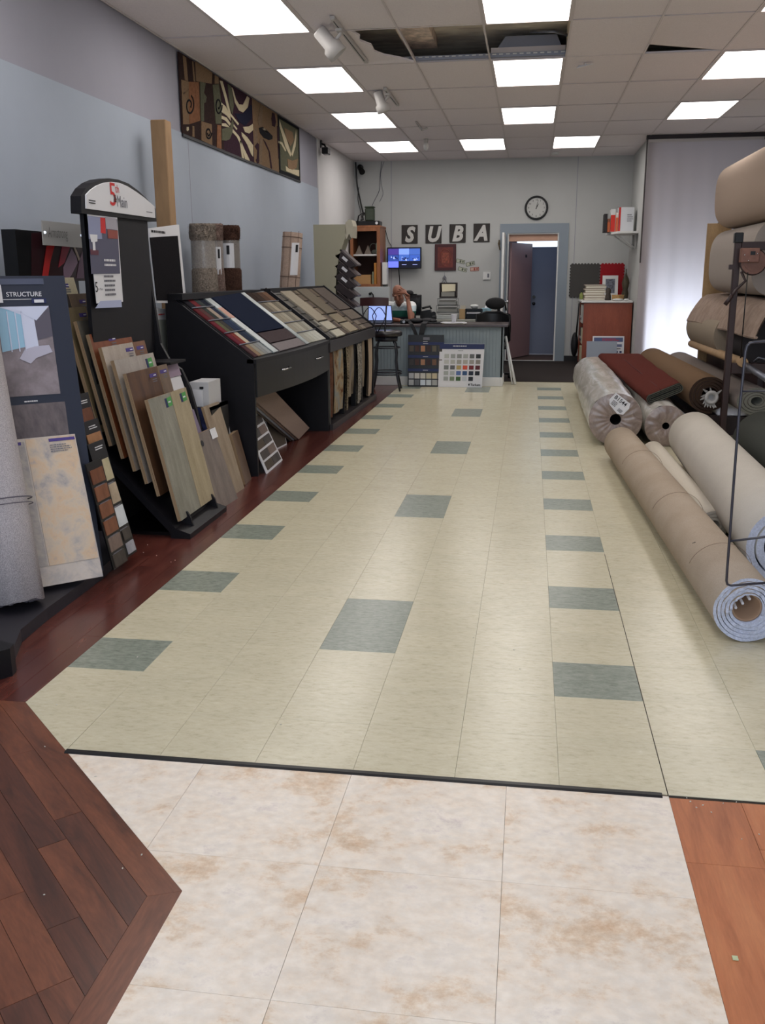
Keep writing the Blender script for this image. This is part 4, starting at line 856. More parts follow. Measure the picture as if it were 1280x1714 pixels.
# rugs hanging in the bays
RG = [multi('rug_sample_a', [(.35, (92, 58, 40)), (.5, (150, 134, 108)), (.6, (120, 126, 128)), (.75, (170, 156, 124))], 6, (1, 1, 1), .95, .1, distort=.6), multi('rug_sample_b', [(.4, (60, 48, 40)), (.5, (160, 148, 124)), (.6, (70, 58, 48))], 40, (1, 1, 1), .95, .1, 2), multi('rug_sample_c', [(.35, (84, 76, 66)), (.5, (134, 122, 104)), (.7, (112, 108, 104))], 5, (1, 1, .5), .95, .1), multi('rug_sample_d', [(.42, (96, 92, 86)), (.5, (166, 160, 150)), (.6, (90, 86, 80))], 30, (1, 1, 1), .95, .1, 2), mat('rug_sample_e', (158, 140, 122), .95), mat('rug_sample_f', (92, 60, 44), .95, noise=(20, .3))]
rl = ['rust and blue-grey patterned rug in the nearest open bay', 'rug with a speckled dark edge in the second open bay', 'mottled brown-grey rug in the second open bay', 'grey and white leafy rug in the middle open bay', 'tan-edged rug in the farthest open bay', 'dark brown rug beside the nearest post of the open bays', 'mottled brown-grey rug in the farthest open bay, left of the tan-edged one']
def hangrug(y0, y1, x0, x1, z0, z1, m, lab):
    r_ = thing('hanging_rug', lab, 'rug', ((x0+x1)/2, (y0+y1)/2, z0), 'rug samples hanging in the sample case')
    def fn(u, v): y = y0+(y1-y0)*u; return (x0+(x1-x0)*u + .012*math.sin(u*6+v*3), y, z0+(z1-z0)*v)
    def fb(u, v): p = fn(1-u, v); return (p[0]-.02, p[1]+.006, p[2])
    MB().grid(fn, 8, 10).grid(fb, 8, 10).build('pile', m, r_); MB().tube([fn(q/8, 1) for q in range(9)], .012, 6).build('hanger', M_BLACK, r_)
hangrug(8.80, 8.93, -2.03, -2.0, .10, .76, RG[5], rl[5]); hangrug(8.95, 9.36, -1.995, -1.985, .13, .76, RG[0], rl[0]); hangrug(9.50, 9.66, -1.975, -1.985, .09, .77, RG[1], rl[1]); hangrug(9.68, 10.03, -1.99, -2.0, .20, .77, RG[2], rl[2]); hangrug(10.10, 10.40, -1.968, -1.978, .08, .73, RG[3], rl[3]); hangrug(10.42, 10.72, -1.99, -2.0, .20, .77, RG[2], rl[6]); hangrug(10.76, 11.04, -1.962, -1.965, .08, .77, RG[4], rl[4])
# ---- boards in the kneehole
M_CG = mat('dark_carpet_face', (92, 84, 76), .95, .1, noise=(160, .2)); M_CT = mat('taupe_carpet_face', (140, 122, 112), .95, .1, noise=(160, .15))
t = thing('carpet_board', 'thick stack of taupe carpet boards leaning across the kneehole', 'sample board', (-2.3, 8.3, 0))
for q in range(4):
    X_ = -2.165-.016*q; P_ = [at(x, y, X=-2.165) for x, y in [(500+.0*q, 735), (518, 716), (449, 643), (424, 668)]]; dz_ = min(p.z for p in P_)-.004
    P_ = [(X_, p.y-.035*q, p.z-dz_) for p in P_]; recalc(MB().prism(P_, (-.010, 0, 0)).build('board', [M_CT, M_CT, mat('pale_board_edge', (150, 154, 164), .7), M_CG][q], t))
t, P = lean('framed_sample', 'dark grey carpet sample in a white frame, standing in the kneehole', 'sample board', (455, 757), (480, 744), (466, 661), (437, 675), M_PAPER, .012)
patch(t, P, 'swatch', .06, .96, .03, .96, M_CG, .003, .002)
t, P = lean('framed_sample', 'white-framed card of five dark swatches, nearest in the kneehole', 'sample board', (447, 793), (473, 770), (434, 688), (408, 704), M_PAPER, .008)
for q in range(5):
    patch(t, P, 'swatch', .08, .5, .04+q*.19, .19+q*.19, CH[4] if q % 2 else M_CG, .003, .002); patch(t, P, 'swatch', .52, .94, .04+q*.19, .19+q*.19, CH[3] if q % 2 else CH[4], .003, .002)
# ---- shaggy rolls standing behind the desk
M_SHAG = mat('greige_shag', (128, 118, 108), .98, .05, noise=(70, .35), bump=(120, 1.0)); M_SHAGB = mat('brown_shag', (74, 54, 46), .98, .05, noise=(70, .35), bump=(120, 1.0)); M_SHAGP = mat('pinkish_shag', (128, 108, 100), .98, .05, noise=(70, .3), bump=(120, 1.0))
M_WRAP = mat('clear_wrap', (176, 172, 168), .18, .6, alpha=.42, bump=(14, .6)); M_GLAB = mat('glossy_label', (206, 206, 210), .3)
def shag(label, x0, x1, Yc, ztop, m, lab=None, band=None, tilt=0.0):
    band = (at((320+400)/2, 449, Y=Yc).z, at((320+400)/2, 403, Y=Yc).z)
    r = (x1-x0)/2; cx = (x0+x1)/2
    t = thing('rug_roll', label, 'rug roll', (cx, Yc, 0), 'rolled rugs standing behind the sample desks')
    rnd = random.Random(int(cx*1000)); mb = MB(); n = 28; zs = [0, .4, .8, 1.1, 1.2, 1.28, band[0]-.02, band[0], band[1], band[1]+.02, band[1]+.07, ztop-.06, ztop-.02, ztop]
    k = 0
    for z in zs:
        rr = r*(.90 if band[0] <= z <= band[1] else 1.0)*(.93 if z == ztop else 1)
        for i in range(n): an = 2*math.pi*i/n; f = rr+rnd.uniform(-.008, .008)*(0 if band[0] <= z <= band[1] else 1); mb.v.append(V((cx+tilt*(z-1.3)+f*math.cos(an), Yc+f*math.sin(an), z)))
    for j in range(len(zs)-1):
        for i in range(n): mb.f.append([j*n+i, j*n+(i+1) % n, (j+1)*n+(i+1) % n, (j+1)*n+i]); mb.m.append(0); mb.sm.append(True)
    mb.f.append([(len(zs)-1)*n+i for i in range(n)]); mb.m.append(0); mb.sm.append(False)
    mb.build('pile', m, t)
    # hairs: short fuzz tufts on the visible bands
    tf = MB()
    for q in range(900):
        z = rnd.choice([rnd.uniform(1.1, band[0]), rnd.uniform(band[1], ztop)]); an = rnd.uniform(0, 2*math.pi); d = V((math.cos(an), math.sin(an), rnd.uniform(-.5, .5))); p = V((cx+tilt*(z-1.3), Yc, z))+V((math.cos(an), math.sin(an), 0))*r*.99
        s_ = V((-math.sin(an), math.cos(an), 0))*.006; k = len(tf.v); tf.v += [p-s_, p+s_, p+d*.017+s_*rnd.uniform(-1, 1)]; tf.f.append([k, k+1, k+2]); tf.m.append(0); tf.sm.append(False)
    tf.build('tufts', m, t, kind='stuff')
    MB().cyl((cx+tilt*(band[0]-1.3), Yc, band[0]), (cx+tilt*(band[1]-1.3), Yc, band[1]), r*.955, n=28, cap=False).build('plastic_wrap', M_WRAP, t)
    if lab:
        a0, a1, z0, z1 = lab; mb = MB(); N = 6
        f = lambda an, z: V((cx+tilt*(z-1.3)+r*.975*math.cos(an), Yc+r*.975*math.sin(an), z))
        for i in range(N): A, B = a0+(a1-a0)*i/N, a0+(a1-a0)*(i+1)/N; mb.add([f(A, z0), f(B, z0), f(B, z1), f(A, z1)], [(0, 1, 2, 3)])
        am = (a0*.4+a1*.6); mb.add([f(am-.13, z1-.10)*1, f(am+.18, z1-.10), f(am+.18, z1-.02), f(am-.13, z1-.02)], [(0, 1, 2, 3)], 1)
        for v_ in mb.v[-4:]: v_ += (v_-V((cx, Yc, v_.z)))*.02
        mb.build('label_wrap', [M_GLAB, M_INK], t)
    return t
xa, xb = at(320, 430, Y=8.05).x, at(362, 430, Y=8.05).x; shag('fat greige shaggy rug roll wrapped in clear plastic, leftmost of the standing rolls', xa, xb, 8.05, 1.88, M_SHAG, None)
xa, xb = at(353, 430, Y=8.45).x, at(376, 430, Y=8.45).x; shag('slim pinkish shaggy rug roll between the greige and the brown one', xa, xb, 8.42, 1.90, M_SHAGP, (-1.5, -.6, 1.46, 1.70))
xa, xb = at(369, 430, Y=8.72).x, at(401, 430, Y=8.72).x; shag('dark brown shaggy rug roll with a large white label', xa, xb, 8.74, 1.90, M_SHAGB, (-2.5, -.9, 1.52, 1.74))
M_PLAID = mat('plaid_rug_back', (140, 122, 110), .9, .15, noise=(60, .12))
xa, xb = at(466, 430, Y=10.3).x, at(499, 430, Y=10.3).x
r_ = thing('rug_roll', 'tan plaid rug roll with a white label leaning at the far end of the wall', 'rug roll', ((xa+xb)/2, 10.3, 0), 'rolled rugs standing behind the sample desks')
cx = (xa+xb)/2; rr = (xb-xa)/2*.98; A, B = V((cx-.11, 10.25, 0)), V((cx+.045, 10.35, 1.90)); MB().cyl(A, B, rr, n=28).build('pile', M_PLAID, r_)
mb = MB(); ax = (B-A).normalized(); sx_ = ax.cross(YA).normalized(); yx = ax.cross(sx_)
for h in (1.28, 1.44, 1.75, 1.86): mb.tube([A+ax*h+(sx_*math.cos(q*.2618)+yx*math.sin(q*.2618))*(rr+.0005) for q in range(24)], .0035, 5, closed=True)
for an in (-2.3, -1.5, -.7): 
    o_ = (V((math.cos(an), math.sin(an), 0)))*(rr+.0005); mb.tube([A+ax*.9+o_, A+ax*1.92+o_], .003, 5)
mb.build('plaid_line', mat('plaid_brown', (92, 74, 66), .9), r_)
mb = MB(); f = lambda an, h: A+ax*h+V((math.cos(an), math.sin(an), 0))*(rr+.004)
for i in range(5): a0, a1 = -1.35+i*.16, -1.35+(i+1)*.16; mb.add([f(a0, 1.46), f(a1, 1.46), f(a1, 1.80), f(a0, 1.80)], [(0, 1, 2, 3)])
mb.add([f(-.95, 1.70)+V((0, -.003, 0)), f(-.7, 1.70)+V((.002, -.003, 0)), f(-.7, 1.78)+V((.002, -.003, 0)), f(-.95, 1.78)+V((0, -.003, 0))], [(0, 1, 2, 3)], 1); mb.build('label_wrap', [M_GLAB, M_INK], r_)
# small box on the ridge
# ---- beige curved sample tower at the far end
TY = 12.3
t = thing('curved_tower', 'beige display tower with a curved edge and slanting dark sample boards', 'display stand', (-2.75, 12.6, 0))
cur = [at(x, y, Y=TY) for x, y in [(524, 376), (578, 375.5), (579, 388), (577, 400), (572, 415), (566, 435), (563, 455), (561.5, 480), (562, 500)]]
pr = [(p.x, TY, p.z) for p in cur] + [(cur[-1].x+.01, TY, .9), (-2.45, TY, .55), (-2.40, TY, .1), (-2.40, TY, 0), (cur[0].x+.02, TY, 0)]
M_BEIGE = mat('beige_laminate', (160, 156, 136), .6)
for y in (TY, TY+.27): recalc(MB().prism([(p[0], y, p[2]) for p in pr], (0, .03, 0)).build('side_panel', M_BEIGE, t))
MB().box(-2.88, -2.80, TY+.03, TY+.27, 0, 2.06).build('back_panel', mat('dark_tower_back', (44, 38, 40), .6), t)
hp_ = [at(x, y, Y=TY-.001) for x, y in [(578, 373), (583, 367), (588, 368), (590.5, 378), (590, 398), (587, 398), (584, 391), (580, 400), (578, 400)]]
recalc(MB().prism([(p.x, TY, p.z) for p in hp_], (0, .30, 0)).build('header', mat('cream_header', (176, 170, 152), .6), t))
for q in range(5):
    y0 = 419+17.3*q; A = at(568-q*1.0, y0, Y=TY); B = at(597, y0+26, Y=TY); d = (B-A)
    bd = thing('slanting_sample', ['topmost', 'second', 'third', 'fourth', 'lowest'][q]+' of the dark boards slanting out of the beige tower', 'floor sample', (A.x, TY+.13, A.z), 'dark boards slanting out of the beige tower')
    nn2 = V((d.z, 0, -d.x)).normalized(); 
    if nn2.z < 0: nn2 = -nn2
    recalc(MB().prism([A, B, B+nn2*.022, A+nn2*.022], (0, .27, 0)).build('board', mat('dark_taupe_board', (84, 74, 74), .5) if q != 1 else mat('mid_taupe_board', (96, 84, 84), .5), bd))
    c0 = A+d*.22-nn2*.025; recalc(MB().prism([A+d*.12-nn2*.004, A+d*.92-nn2*.004, A+d*.80-nn2*.10, A+d*.0-nn2*.09], (0, .25, 0)).build('underlay', mat('dark_brown_board', (44, 34, 36), .5), bd))
    if q < 3: MB().prism([A+d*.28-nn2*.02, A+d*.55-nn2*.02, A+d*.55-nn2*.055, A+d*.28-nn2*.055], (0, -.003, 0)).build('tag', M_PAPER, bd)
# ================================================================== back of the shop
def cabletube(pts, r, m, name, label, cat='cable', parent=None, group=None):
    P = [V(p) for p in pts]; out = []
    for i in range(len(P)-1):
        p0, p1, p2, p3 = P[max(i-1, 0)], P[i], P[i+1], P[min(i+2, len(P)-1)]
        for q in range(6):
            u = q/6; out.append(.5*((2*p1)+(-p0+p2)*u+(2*p0-5*p1+4*p2-p3)*u*u+(-p0+3*p1-3*p2+p3)*u**3))
    out.append(P[-1]); return MB().tube(out, r, 6).build(name, m, parent, label=label, cat=cat, group=group)
# ---- letters
M_LB = mat('charcoal_square', (52, 48, 46), .7); M_LW = mat('grey_letter', (196, 194, 190), .6)
for ch, (x0, x1), y0, y1 in (('S', (672, 699), 376.5, 408), ('U', (712, 739), 376, 407.5), ('B', (752, 779.5), 375, 406.5), ('A', (792, 820), 374, 405.5)):
    a, b = at(x0, y1, Y=YB), at(x1, y0, Y=YB); w_, h_ = b.x-a.x, b.z-a.z
    t = thing('letter_tile', 'dark square wall tile with the white slanted letter '+ch, 'sign', ((a.x+b.x)/2, YB-.008, a.z), 'letter tiles spelling a word on the back wall')
    MB().bevbox(a.x, b.x, YB-.016, YB-.001, a.z, b.z, .003).build('tile', M_LB, t)
    wd = {'S': .66, 'U': .72, 'B': .70, 'A': .74}[ch]
    text(ch, (a.x+w_*.46, YB-.017, a.z+h_*.12), (1, 0, 0), ZA, h_*.77, M_LW, t, 'letter', .002, shear=.25, bold=.045, align='CENTER', sx=.88)
# ---- television showing camera pictures
t = thing('wall_television', 'wall television showing blue security camera pictures', 'television', at(677, 450, Y=16.3))
a, b = at(647.5, 450, Y=16.30), at(705, 413.5, Y=16.30); X0, X1, Z0, Z1 = a.x, b.x, a.z, b.z
MB().bevbox(X0, X1, 16.30, 16.34, Z0, Z1, .005).build('housing', M_BLACKP, t); MB().box((X0+X1)/2-.06, (X0+X1)/2+.06, 16.34, YB, (Z0+Z1)/2-.08, (Z0+Z1)/2+.08).build('wall_bracket', M_BLACKP, t)
def scr(nm, c): return mat(nm, c, .3, emit=1.0)
sc = MB().box(X0+.018, X1-.018, 16.296, 16.30, Z0+.02, Z1-.02).build('screen', scr('screen_navy', (12, 14, 34)), t)
W_, H_ = X1-X0-.036, Z1-Z0-.04; cells_ = [[(74, 60, 150), (128, 160, 250), (70, 104, 190)], [(50, 76, 160), (70, 108, 200), (60, 96, 190)], [(118, 132, 255), None, None]]
for r_ in range(3):
    for c in range(3):
        if cells_[r_][c]:
            x = X0+.018+W_*c/3; z = Z1-.02-H_*(r_+1)/3; MB().box(x+.003, x+W_/3-.003, 16.293, 16.2955, z+.002, z+H_/3-.002).build('camera_picture', scr('screen_%d%d' % (r_, c), cells_[r_][c]), sc)
        else:
            x = X0+.018+W_*(c+.3)/3; z = Z1-.02-H_*(r_+.6)/3; MB().box(x, x+W_/7, 16.293, 16.2955, z, z+.012).build('caption', scr('screen_white', (150, 160, 220)), sc)
mb = MB(); rs = random.Random(5)
for q in range(26):
    c = rs.randrange(3); x = X0+.018+W_*(c+rs.uniform(.05, .8))/3; z = Z1-.02-H_*(2-rs.uniform(.1, .55))/3
    mb.prism([(x, 16.291, z), (x+rs.uniform(.01, .04), 16.291, z+rs.uniform(-.01, .01)), (x+rs.uniform(.0, .03), 16.291, z+rs.uniform(.015, .035))], (0, .001, 0), rs.randrange(2))
mb.build('picture_detail', [scr('screen_pale', (190, 206, 250)), scr('screen_deep', (20, 26, 70))], sc)
cabletube([((X0+X1)/2-.1, 16.33, Z0+.02), ((X0+X1)/2-.1, 16.42, Z0-.1), ((X0+X1)/2-.09, 16.44, Z0-.3), ((X0+X1)/2-.08, 16.44, .9)], .007, M_BLACKP, 'power_cable', 'black cable hanging down from the wall television')
# ---- framed red picture
t = thing('framed_picture', 'dark red framed picture under the letter tiles', 'picture', at(745, 453, Y=YB))
a, b = at(727.5, 453, Y=YB), at(763.5, 408.5, Y=YB)
mb = MB(); fw_ = .05
mb.bevbox(a.x, b.x, YB-.03, YB-.002, a.z, b.z, .004); mb.build('frame', mat('oxblood_frame', (66, 24, 26), .4), t); MB().box(a.x+fw_, b.x-fw_, YB-.032, YB-.03, a.z+fw_, b.z-fw_).build('picture', mat('red_brown_print', (104, 44, 36), .4, noise=(12, .25)), t)
mb = MB(); mx, mz = (a.x+b.x)/2, (a.z+b.z)/2
mb.tube([(mx+.09*math.cos(q*.35), YB-.033, mz+.13*math.sin(q*.35)) for q in range(18)], .006, 5, closed=True).box(mx-.06, mx+.06, YB-.034, YB-.032, mz-.09, mz+.08); mb.build('motif', mat('rust_print', (132, 66, 48), .4, noise=(30, .4)), t)
# ornament hanging below
t = thing('hanging_ornament', 'small wire bird ornament hanging under the red picture', 'ornament', at(744, 470, Y=YB))
o = at(744, 456, Y=YB); mb = MB(); mb.tube([o+V((0, -.03, 0)), o+V((0, -.03, -.06))], .003, 5)
for sx in (-1, 1): mb.tube([o+V((sx*.0, -.03, -.05)), o+V((sx*.03, -.03, -.09)), o+V((sx*.025, -.03, -.14)), o+V((sx*.055, -.03, -.19)), o+V((sx*.03, -.03, -.22)), o+V((0, -.03, -.16))], .005, 6)
mb.ball(o+V((0, -.035, -.09)), (.02, .012, .03)); mb.build('wire', M_GREYINK, t)
# ---- bank notes taped on the wall
for i, (cx_, cy, ang, red) in enumerate([(770.5, 437.5, -12, 0), (787, 441.5, 12, 0), (774, 451, -14, 0), (794, 450.5, 3, 1)]):
    c = at(cx_, cy, Y=YB); u = V((math.cos(math.radians(ang)), 0, math.sin(math.radians(ang)))); v = V((-u.z, 0, u.x)); c = V((c.x, YB-.002, c.z))
    t = thing('bank_note', ['pale note beside the red picture', 'dark-edged note, upper right of the four', 'note tilted down to the right, lower left of the four', 'reddish note, lower right of the four'][i]+' taped on the back wall', 'bank note', c, 'bank notes taped on the back wall')
    q = lambda a_, b_, o_: c+u*a_+v*b_+V((0, -o_, 0))
    MB().slab(q(-.075, -.032, .002), q(.075, -.032, .002), q(.075, .032, .002), q(-.075, .032, .002), .001).build('note', mat('note_red' if red else 'note_green', (190, 160, 146) if red else (176, 178, 160), .7), t)
    mb = MB(); m_ = mat('note_ink_red' if red else 'note_ink', (140, 66, 60) if red else (84, 90, 78), .7)
    for (a0, a1, b0, b1) in ((-.075, .075, -.032, -.025), (-.075, .075, .025, .032), (-.075, -.066, -.03, .03), (.066, .075, -.03, .03)): mb.slab(q(a0, b0, .003), q(a1, b0, .003), q(a1, b1, .003), q(a0, b1, .003), .0005)
    mb.prism([c+u*.016*math.cos(k*.6283)+v*.022*math.sin(k*.6283)+V((0, -.003, 0)) for k in range(10)], (0, .0005, 0)); mb.slab(q(.03, -.012, .003), q(.055, -.012, .003), q(.055, .014, .003), q(.03, .014, .003), .0005); mb.build('engraving', m_, t)
# ---- thermostat panel
c = at(815.5, 461.5, Y=YB); t = thing('wall_thermostat', 'small white square control panel on the back wall left of the door', 'thermostat', (c.x, YB-.01, c.z))
MB().bevbox(c.x-.075, c.x+.055, YB-.025, YB-.001, c.z-.065, c.z+.065, .005).build('plate', M_WHITE, t); MB().box(c.x+.0, c.x+.03, YB-.03, YB-.025, c.z-.03, c.z+.035).build('display', M_GREYINK, t)
c = at(836, 408, Y=YB); t = MB().cyl((c.x, YB-.001, c.z), (c.x, YB-.05, c.z), .012, n=8).tube([(c.x, YB-.04, c.z+.05), (c.x-.02, YB-.06, c.z), (c.x, YB-.04, c.z-.06), (c.x+.01, YB-.05, c.z-.1)], .012, 6).box(c.x-.02, c.x+.02, YB-.02, YB-.001, c.z-.02, c.z+.06).build('wall_bell', mat('tarnished_brass', (110, 98, 80), .5, metal=.5), label='small dark bell hung on the corner of the door trim', cat='bell')
# ---- clock
t = thing('wall_clock', 'round white wall clock with a black rim above the door', 'clock', at(897, 367, Y=YB))
c = at(897.5, 348, Y=YB); R_ = .176
RX = Matrix.Rotation(math.radians(90), 3, 'X')
MB().tube([(c.x+R_*math.cos(q*.1309), YB-.022, c.z+R_*math.sin(q*.1309)) for q in range(48)], .017, 10, closed=True).build('rim', M_BLACKP, t)
MB().cyl((c.x, YB-.001, c.z), (c.x, YB-.02, c.z), R_-.005, n=40).build('dial', mat('clock_dial', (190, 190, 186), .5), t)
for h in range(1, 13):
    an = math.radians(90-30*h); text(str(h), (c.x+.128*math.cos(an), YB-.022, c.z+.128*math.sin(an)-.013), (1, 0, 0), ZA, .028, M_INK, t, 'numeral', .001, bold=.01, align='CENTER')
for ln, wd_, an in ((.075, .007, math.radians(62)), (.125, .005, math.radians(78))):
    d = V((math.cos(an), 0, math.sin(an))); n = V((-d.z, 0, d.x)); o = V((c.x, YB-.026, c.z)); MB().slab(o-d*.02-n*wd_, o+d*ln-n*wd_*.5, o+d*ln+n*wd_*.5, o-d*.02+n*wd_, .001).build('hand', M_INK, t)
mb = MB()
for q in range(60):
    an = math.radians(6*q); d = V((math.cos(an), 0, math.sin(an))); n = V((-d.z, 0, d.x)); o = V((c.x, YB-.022, c.z)); mb.slab(o+d*.148-n*.0015, o+d*.158-n*.0015, o+d*.158+n*.0015, o+d*.148+n*.0015, .001)
mb.build('minute_marks', M_INK, t)
# ---- shelf with binders
t = thing('wall_shelf', 'white bracket shelf with catalogue binders in the back right corner', 'shelf', (1.24, 15.6, 1.93))
z = at(1040, 387.5, Y=15.2).z; x0 = 1.04
MB().prism([(1.15, 15.1, z), (1.455, 15.1, z), (1.455, 16.0, z), (1.03, 16.0, z), (1.06, 15.55, z)], (0, 0, -.03)).build('board', M_WHITE, t)
for y in (15.35, 15.8): MB().tube([(1.44, y, z-.03), (1.44, y, z-.25)], .01, 6).tube([(1.44, y, z-.24), (1.15, y, z-.035)], .009, 6).build('bracket', M_WHITE, t)
BD = [('black binder at the left end of the wall shelf', 15.92, .045, .24, (34, 30, 32), None, .22), ('brown and orange binder next to the black one', 15.86, .05, .25, (120, 70, 50), (180, 90, 50), .22), ('white binder with a red lower spine on the wall shelf', 15.78, .06, .29, (200, 200, 198), (196, 44, 30), .24), ('orange and white binder in the middle of the wall shelf', 15.70, .05, .27, (210, 200, 190), (206, 100, 60), .24), ('big white box binder with a red spine on the wall shelf', 15.25, .10, .33, (206, 208, 212), (190, 36, 30), .33)]
xs = [1015.5, 1021, 1028.5, 1034, 1045.5]
lefts = [(1010, 1016, 358), (1016, 1021, 366), (1021, 1029.5, 350), (1029.5, 1034, 356), (1034, 1060, 347)]
for (lab, y, dth, hh, c1, c2, dp), (p0, p1, ptop) in zip(BD, lefts):
    Yp = 15.45; a, b = at(p0, 380, Y=Yp), at(p1, 380, Y=Yp); zt = at(p0, ptop, Y=Yp).z
    b_ = thing('binder', lab, 'binder', ((a.x+b.x)/2, Yp+.12, z), 'binders on the wall shelf')
    MB().bevbox(a.x+.002, min(b.x-.002, 1.45), Yp, Yp+.25, z, zt, .003).build('cover', plain(c1), b_)
    if c2: MB().box(a.x+.003, a.x+(b.x-a.x)*(.9 if p1-p0 < 15 else .14), Yp-.003, Yp, z+.01, z+(zt-z)*(.75 if p1-p0 < 15 else 1)).build('spine_print', plain(c2), b_)
    if p1-p0 > 15: printlines((a.x+.13, Yp-.001, z+.15), (1, 0, 0), ZA, .09, .12, 4, M_GREYINK, b_)
# ---- interlocking foam mats on the wall
def jig(x0, x1, z0, z1, m, lab, name='foam_mat'):
    pts = []; n = max(3, round((x1-x0)/.05)); mz = max(3, round((z1-z0)/.05))
    def edge(a, b, nrm, k):
        for q in range(k):
            for u, o_ in ((.1, 0), (.25, 1), (.75, 1), (.9, 0)):
                f = (q+u)/k; pts.append((a[0]+(b[0]-a[0])*f+nrm[0]*o_*.014, a[1]+(b[1]-a[1])*f+nrm[1]*o_*.014))
    edge((x0, z0), (x1, z0), (0, -1), n); edge((x1, z0), (x1, z1), (1, 0), mz); edge((x1, z1), (x0, z1), (0, 1), n); edge((x0, z1), (x0, z0), (-1, 0), mz)
    recalc(MB().prism([(x, YB-.02, zz) for x, zz in pts], (0, .018, 0)).build(name, m, label=lab, cat='foam mat', group='interlocking foam mats on the back wall'))
a = at(953, 497, Y=YB); b = at(1005, 442, Y=YB); c = at(1044, 441, Y=YB)
jig(a.x, b.x-.016, a.z, b.z, mat('charcoal_foam', (70, 68, 66), .9), 'charcoal interlocking foam mat fixed on the wall right of the door'); jig(b.x+.006, c.x, a.z, b.z, mat('red_foam', (150, 24, 34), .9), 'red interlocking foam mat fixed on the wall above the photo frame')
# ---- cabinet with red-brown end and cluttered open side
t = thing('wood_cabinet', 'cabinet with a red-brown end panel, white top and open left side', 'cabinet', (1.1, 15.8, 0))
W_CAB = wood('red_cherry_laminate', (132, 62, 40), (156, 80, 54), stretch=(3, 3, .5), scale=3)
x0, x1 = .70, 1.435; zt = 1.045
MB().box(x0, x1, 15.2, 15.225, 0, zt-.03).build('end_panel', W_CAB, t); MB().box(x0, x1, 16.40, 16.425, 0, zt-.03).box(x1-.02, x1, 15.225, 16.4, 0, zt-.03).build('back_panel', W_CAB, t)
MB().bevbox(x0-.04, x1+.005, 15.17, 16.44, zt-.03, zt, .006).build('top', M_WHITE, t)
for zz in (.02, .36, .68): MB().box(x0+.01, x1-.02, 15.225, 16.4, zz, zz+.02).build('shelf', W_CAB, t)
def clutter(label, cat, y0, y1, z0, z1, c, xo=.0, name='carton', grp='things on the open side of the cabinet'):
    o_ = thing(name, label, cat, (x0+.1, (y0+y1)/2, z0), grp); MB().bevbox(x0+xo, x0+.3, y0, y1, z0, z1, .005).build('body', plain(c), o_); MB().box(x0+xo-.003, x0+xo, y0+.04, y1-.04, z0+.05, z0+.09).build('label', M_GREYINK if sum(c) > 300 else M_PAPER, o_)
clutter('white carton on the upper shelf of the cabinet side', 'carton', 15.30, 15.62, .70, .98, (186, 184, 176), -.02); clutter('cream tall carton at the bottom of the cabinet side', 'carton', 15.26, 15.6, .04, .34, (178, 170, 140), -.02); clutter('cream carton on the middle shelf of the cabinet side', 'carton', 15.26, 15.55, .38, .62, (186, 178, 150), -.01)
clutter('black case on the middle shelf of the cabinet side', 'case', 15.7, 16.1, .38, .60, (30, 30, 32), 0, 'case'); clutter('black machine on the upper shelf of the cabinet side', 'machine', 15.75, 16.2, .70, .92, (40, 40, 42), 0, 'machine')
# bag hanging from the side
t = thing('hanging_bag', 'black shoulder bag hanging beside the cabinet near the door', 'bag', (.62, 16.0, .1)); MB().ball((.62, 16.0, .32), (.06, .13, .2), 14, 10).build('body', mat('black_nylon', (28, 28, 32), .7, bump=(20, .5)), t); MB().tube([(.64, 15.9, .45), (.66, 15.95, .8), (.665, 16.0, .98), (.66, 16.05, .8), (.64, 16.1, .45)], .01, 6).build('strap', M_BLACKP, t)
t = thing('sprayer_bottle', 'small green and yellow bottle standing on the corner of the cabinet top', 'bottle', (.70, 16.2, 1.045)); MB().lathe([(.03, 0), (.032, .01), (.032, .08), (.012, .1), (.012, .12)], (.71, 16.25, 1.045), 12).build('body', plain((150, 160, 90)), t); MB().box(.70, .72, 16.23, 16.27, 1.16, 1.18).build('cap', M_BLACKP, t)
# stack of catalogues
zz = 1.045
for q, (dx, wz, c) in enumerate([(0, .040, (150, 132, 118)), (.01, .045, (176, 160, 140)), (-.01, .04, (168, 150, 130)), (.015, .045, (180, 166, 146)), (-.005, .03, (140, 124, 110)), (.02, .04, (172, 158, 138)), (.0, .025, (120, 104, 96))]):
    wz *= .92
    b_ = thing('catalogue', ['bottom', 'second', 'third', 'fourth', 'fifth', 'sixth', 'topmost'][q]+' catalogue of the stack on the white cabinet top', 'catalogue', (.88, 15.75, zz), 'stack of catalogues on the cabinet')
    MB().bevbox(.72+dx, 1.04+dx, 15.6, 15.88, zz+.001, zz+wz, .004).build('cover', plain(c), b_); MB().box(.725+dx, 1.035+dx, 15.597, 15.6, zz+.006, zz+wz-.006).build('pages', plain((206, 200, 186)), b_); zz += wz
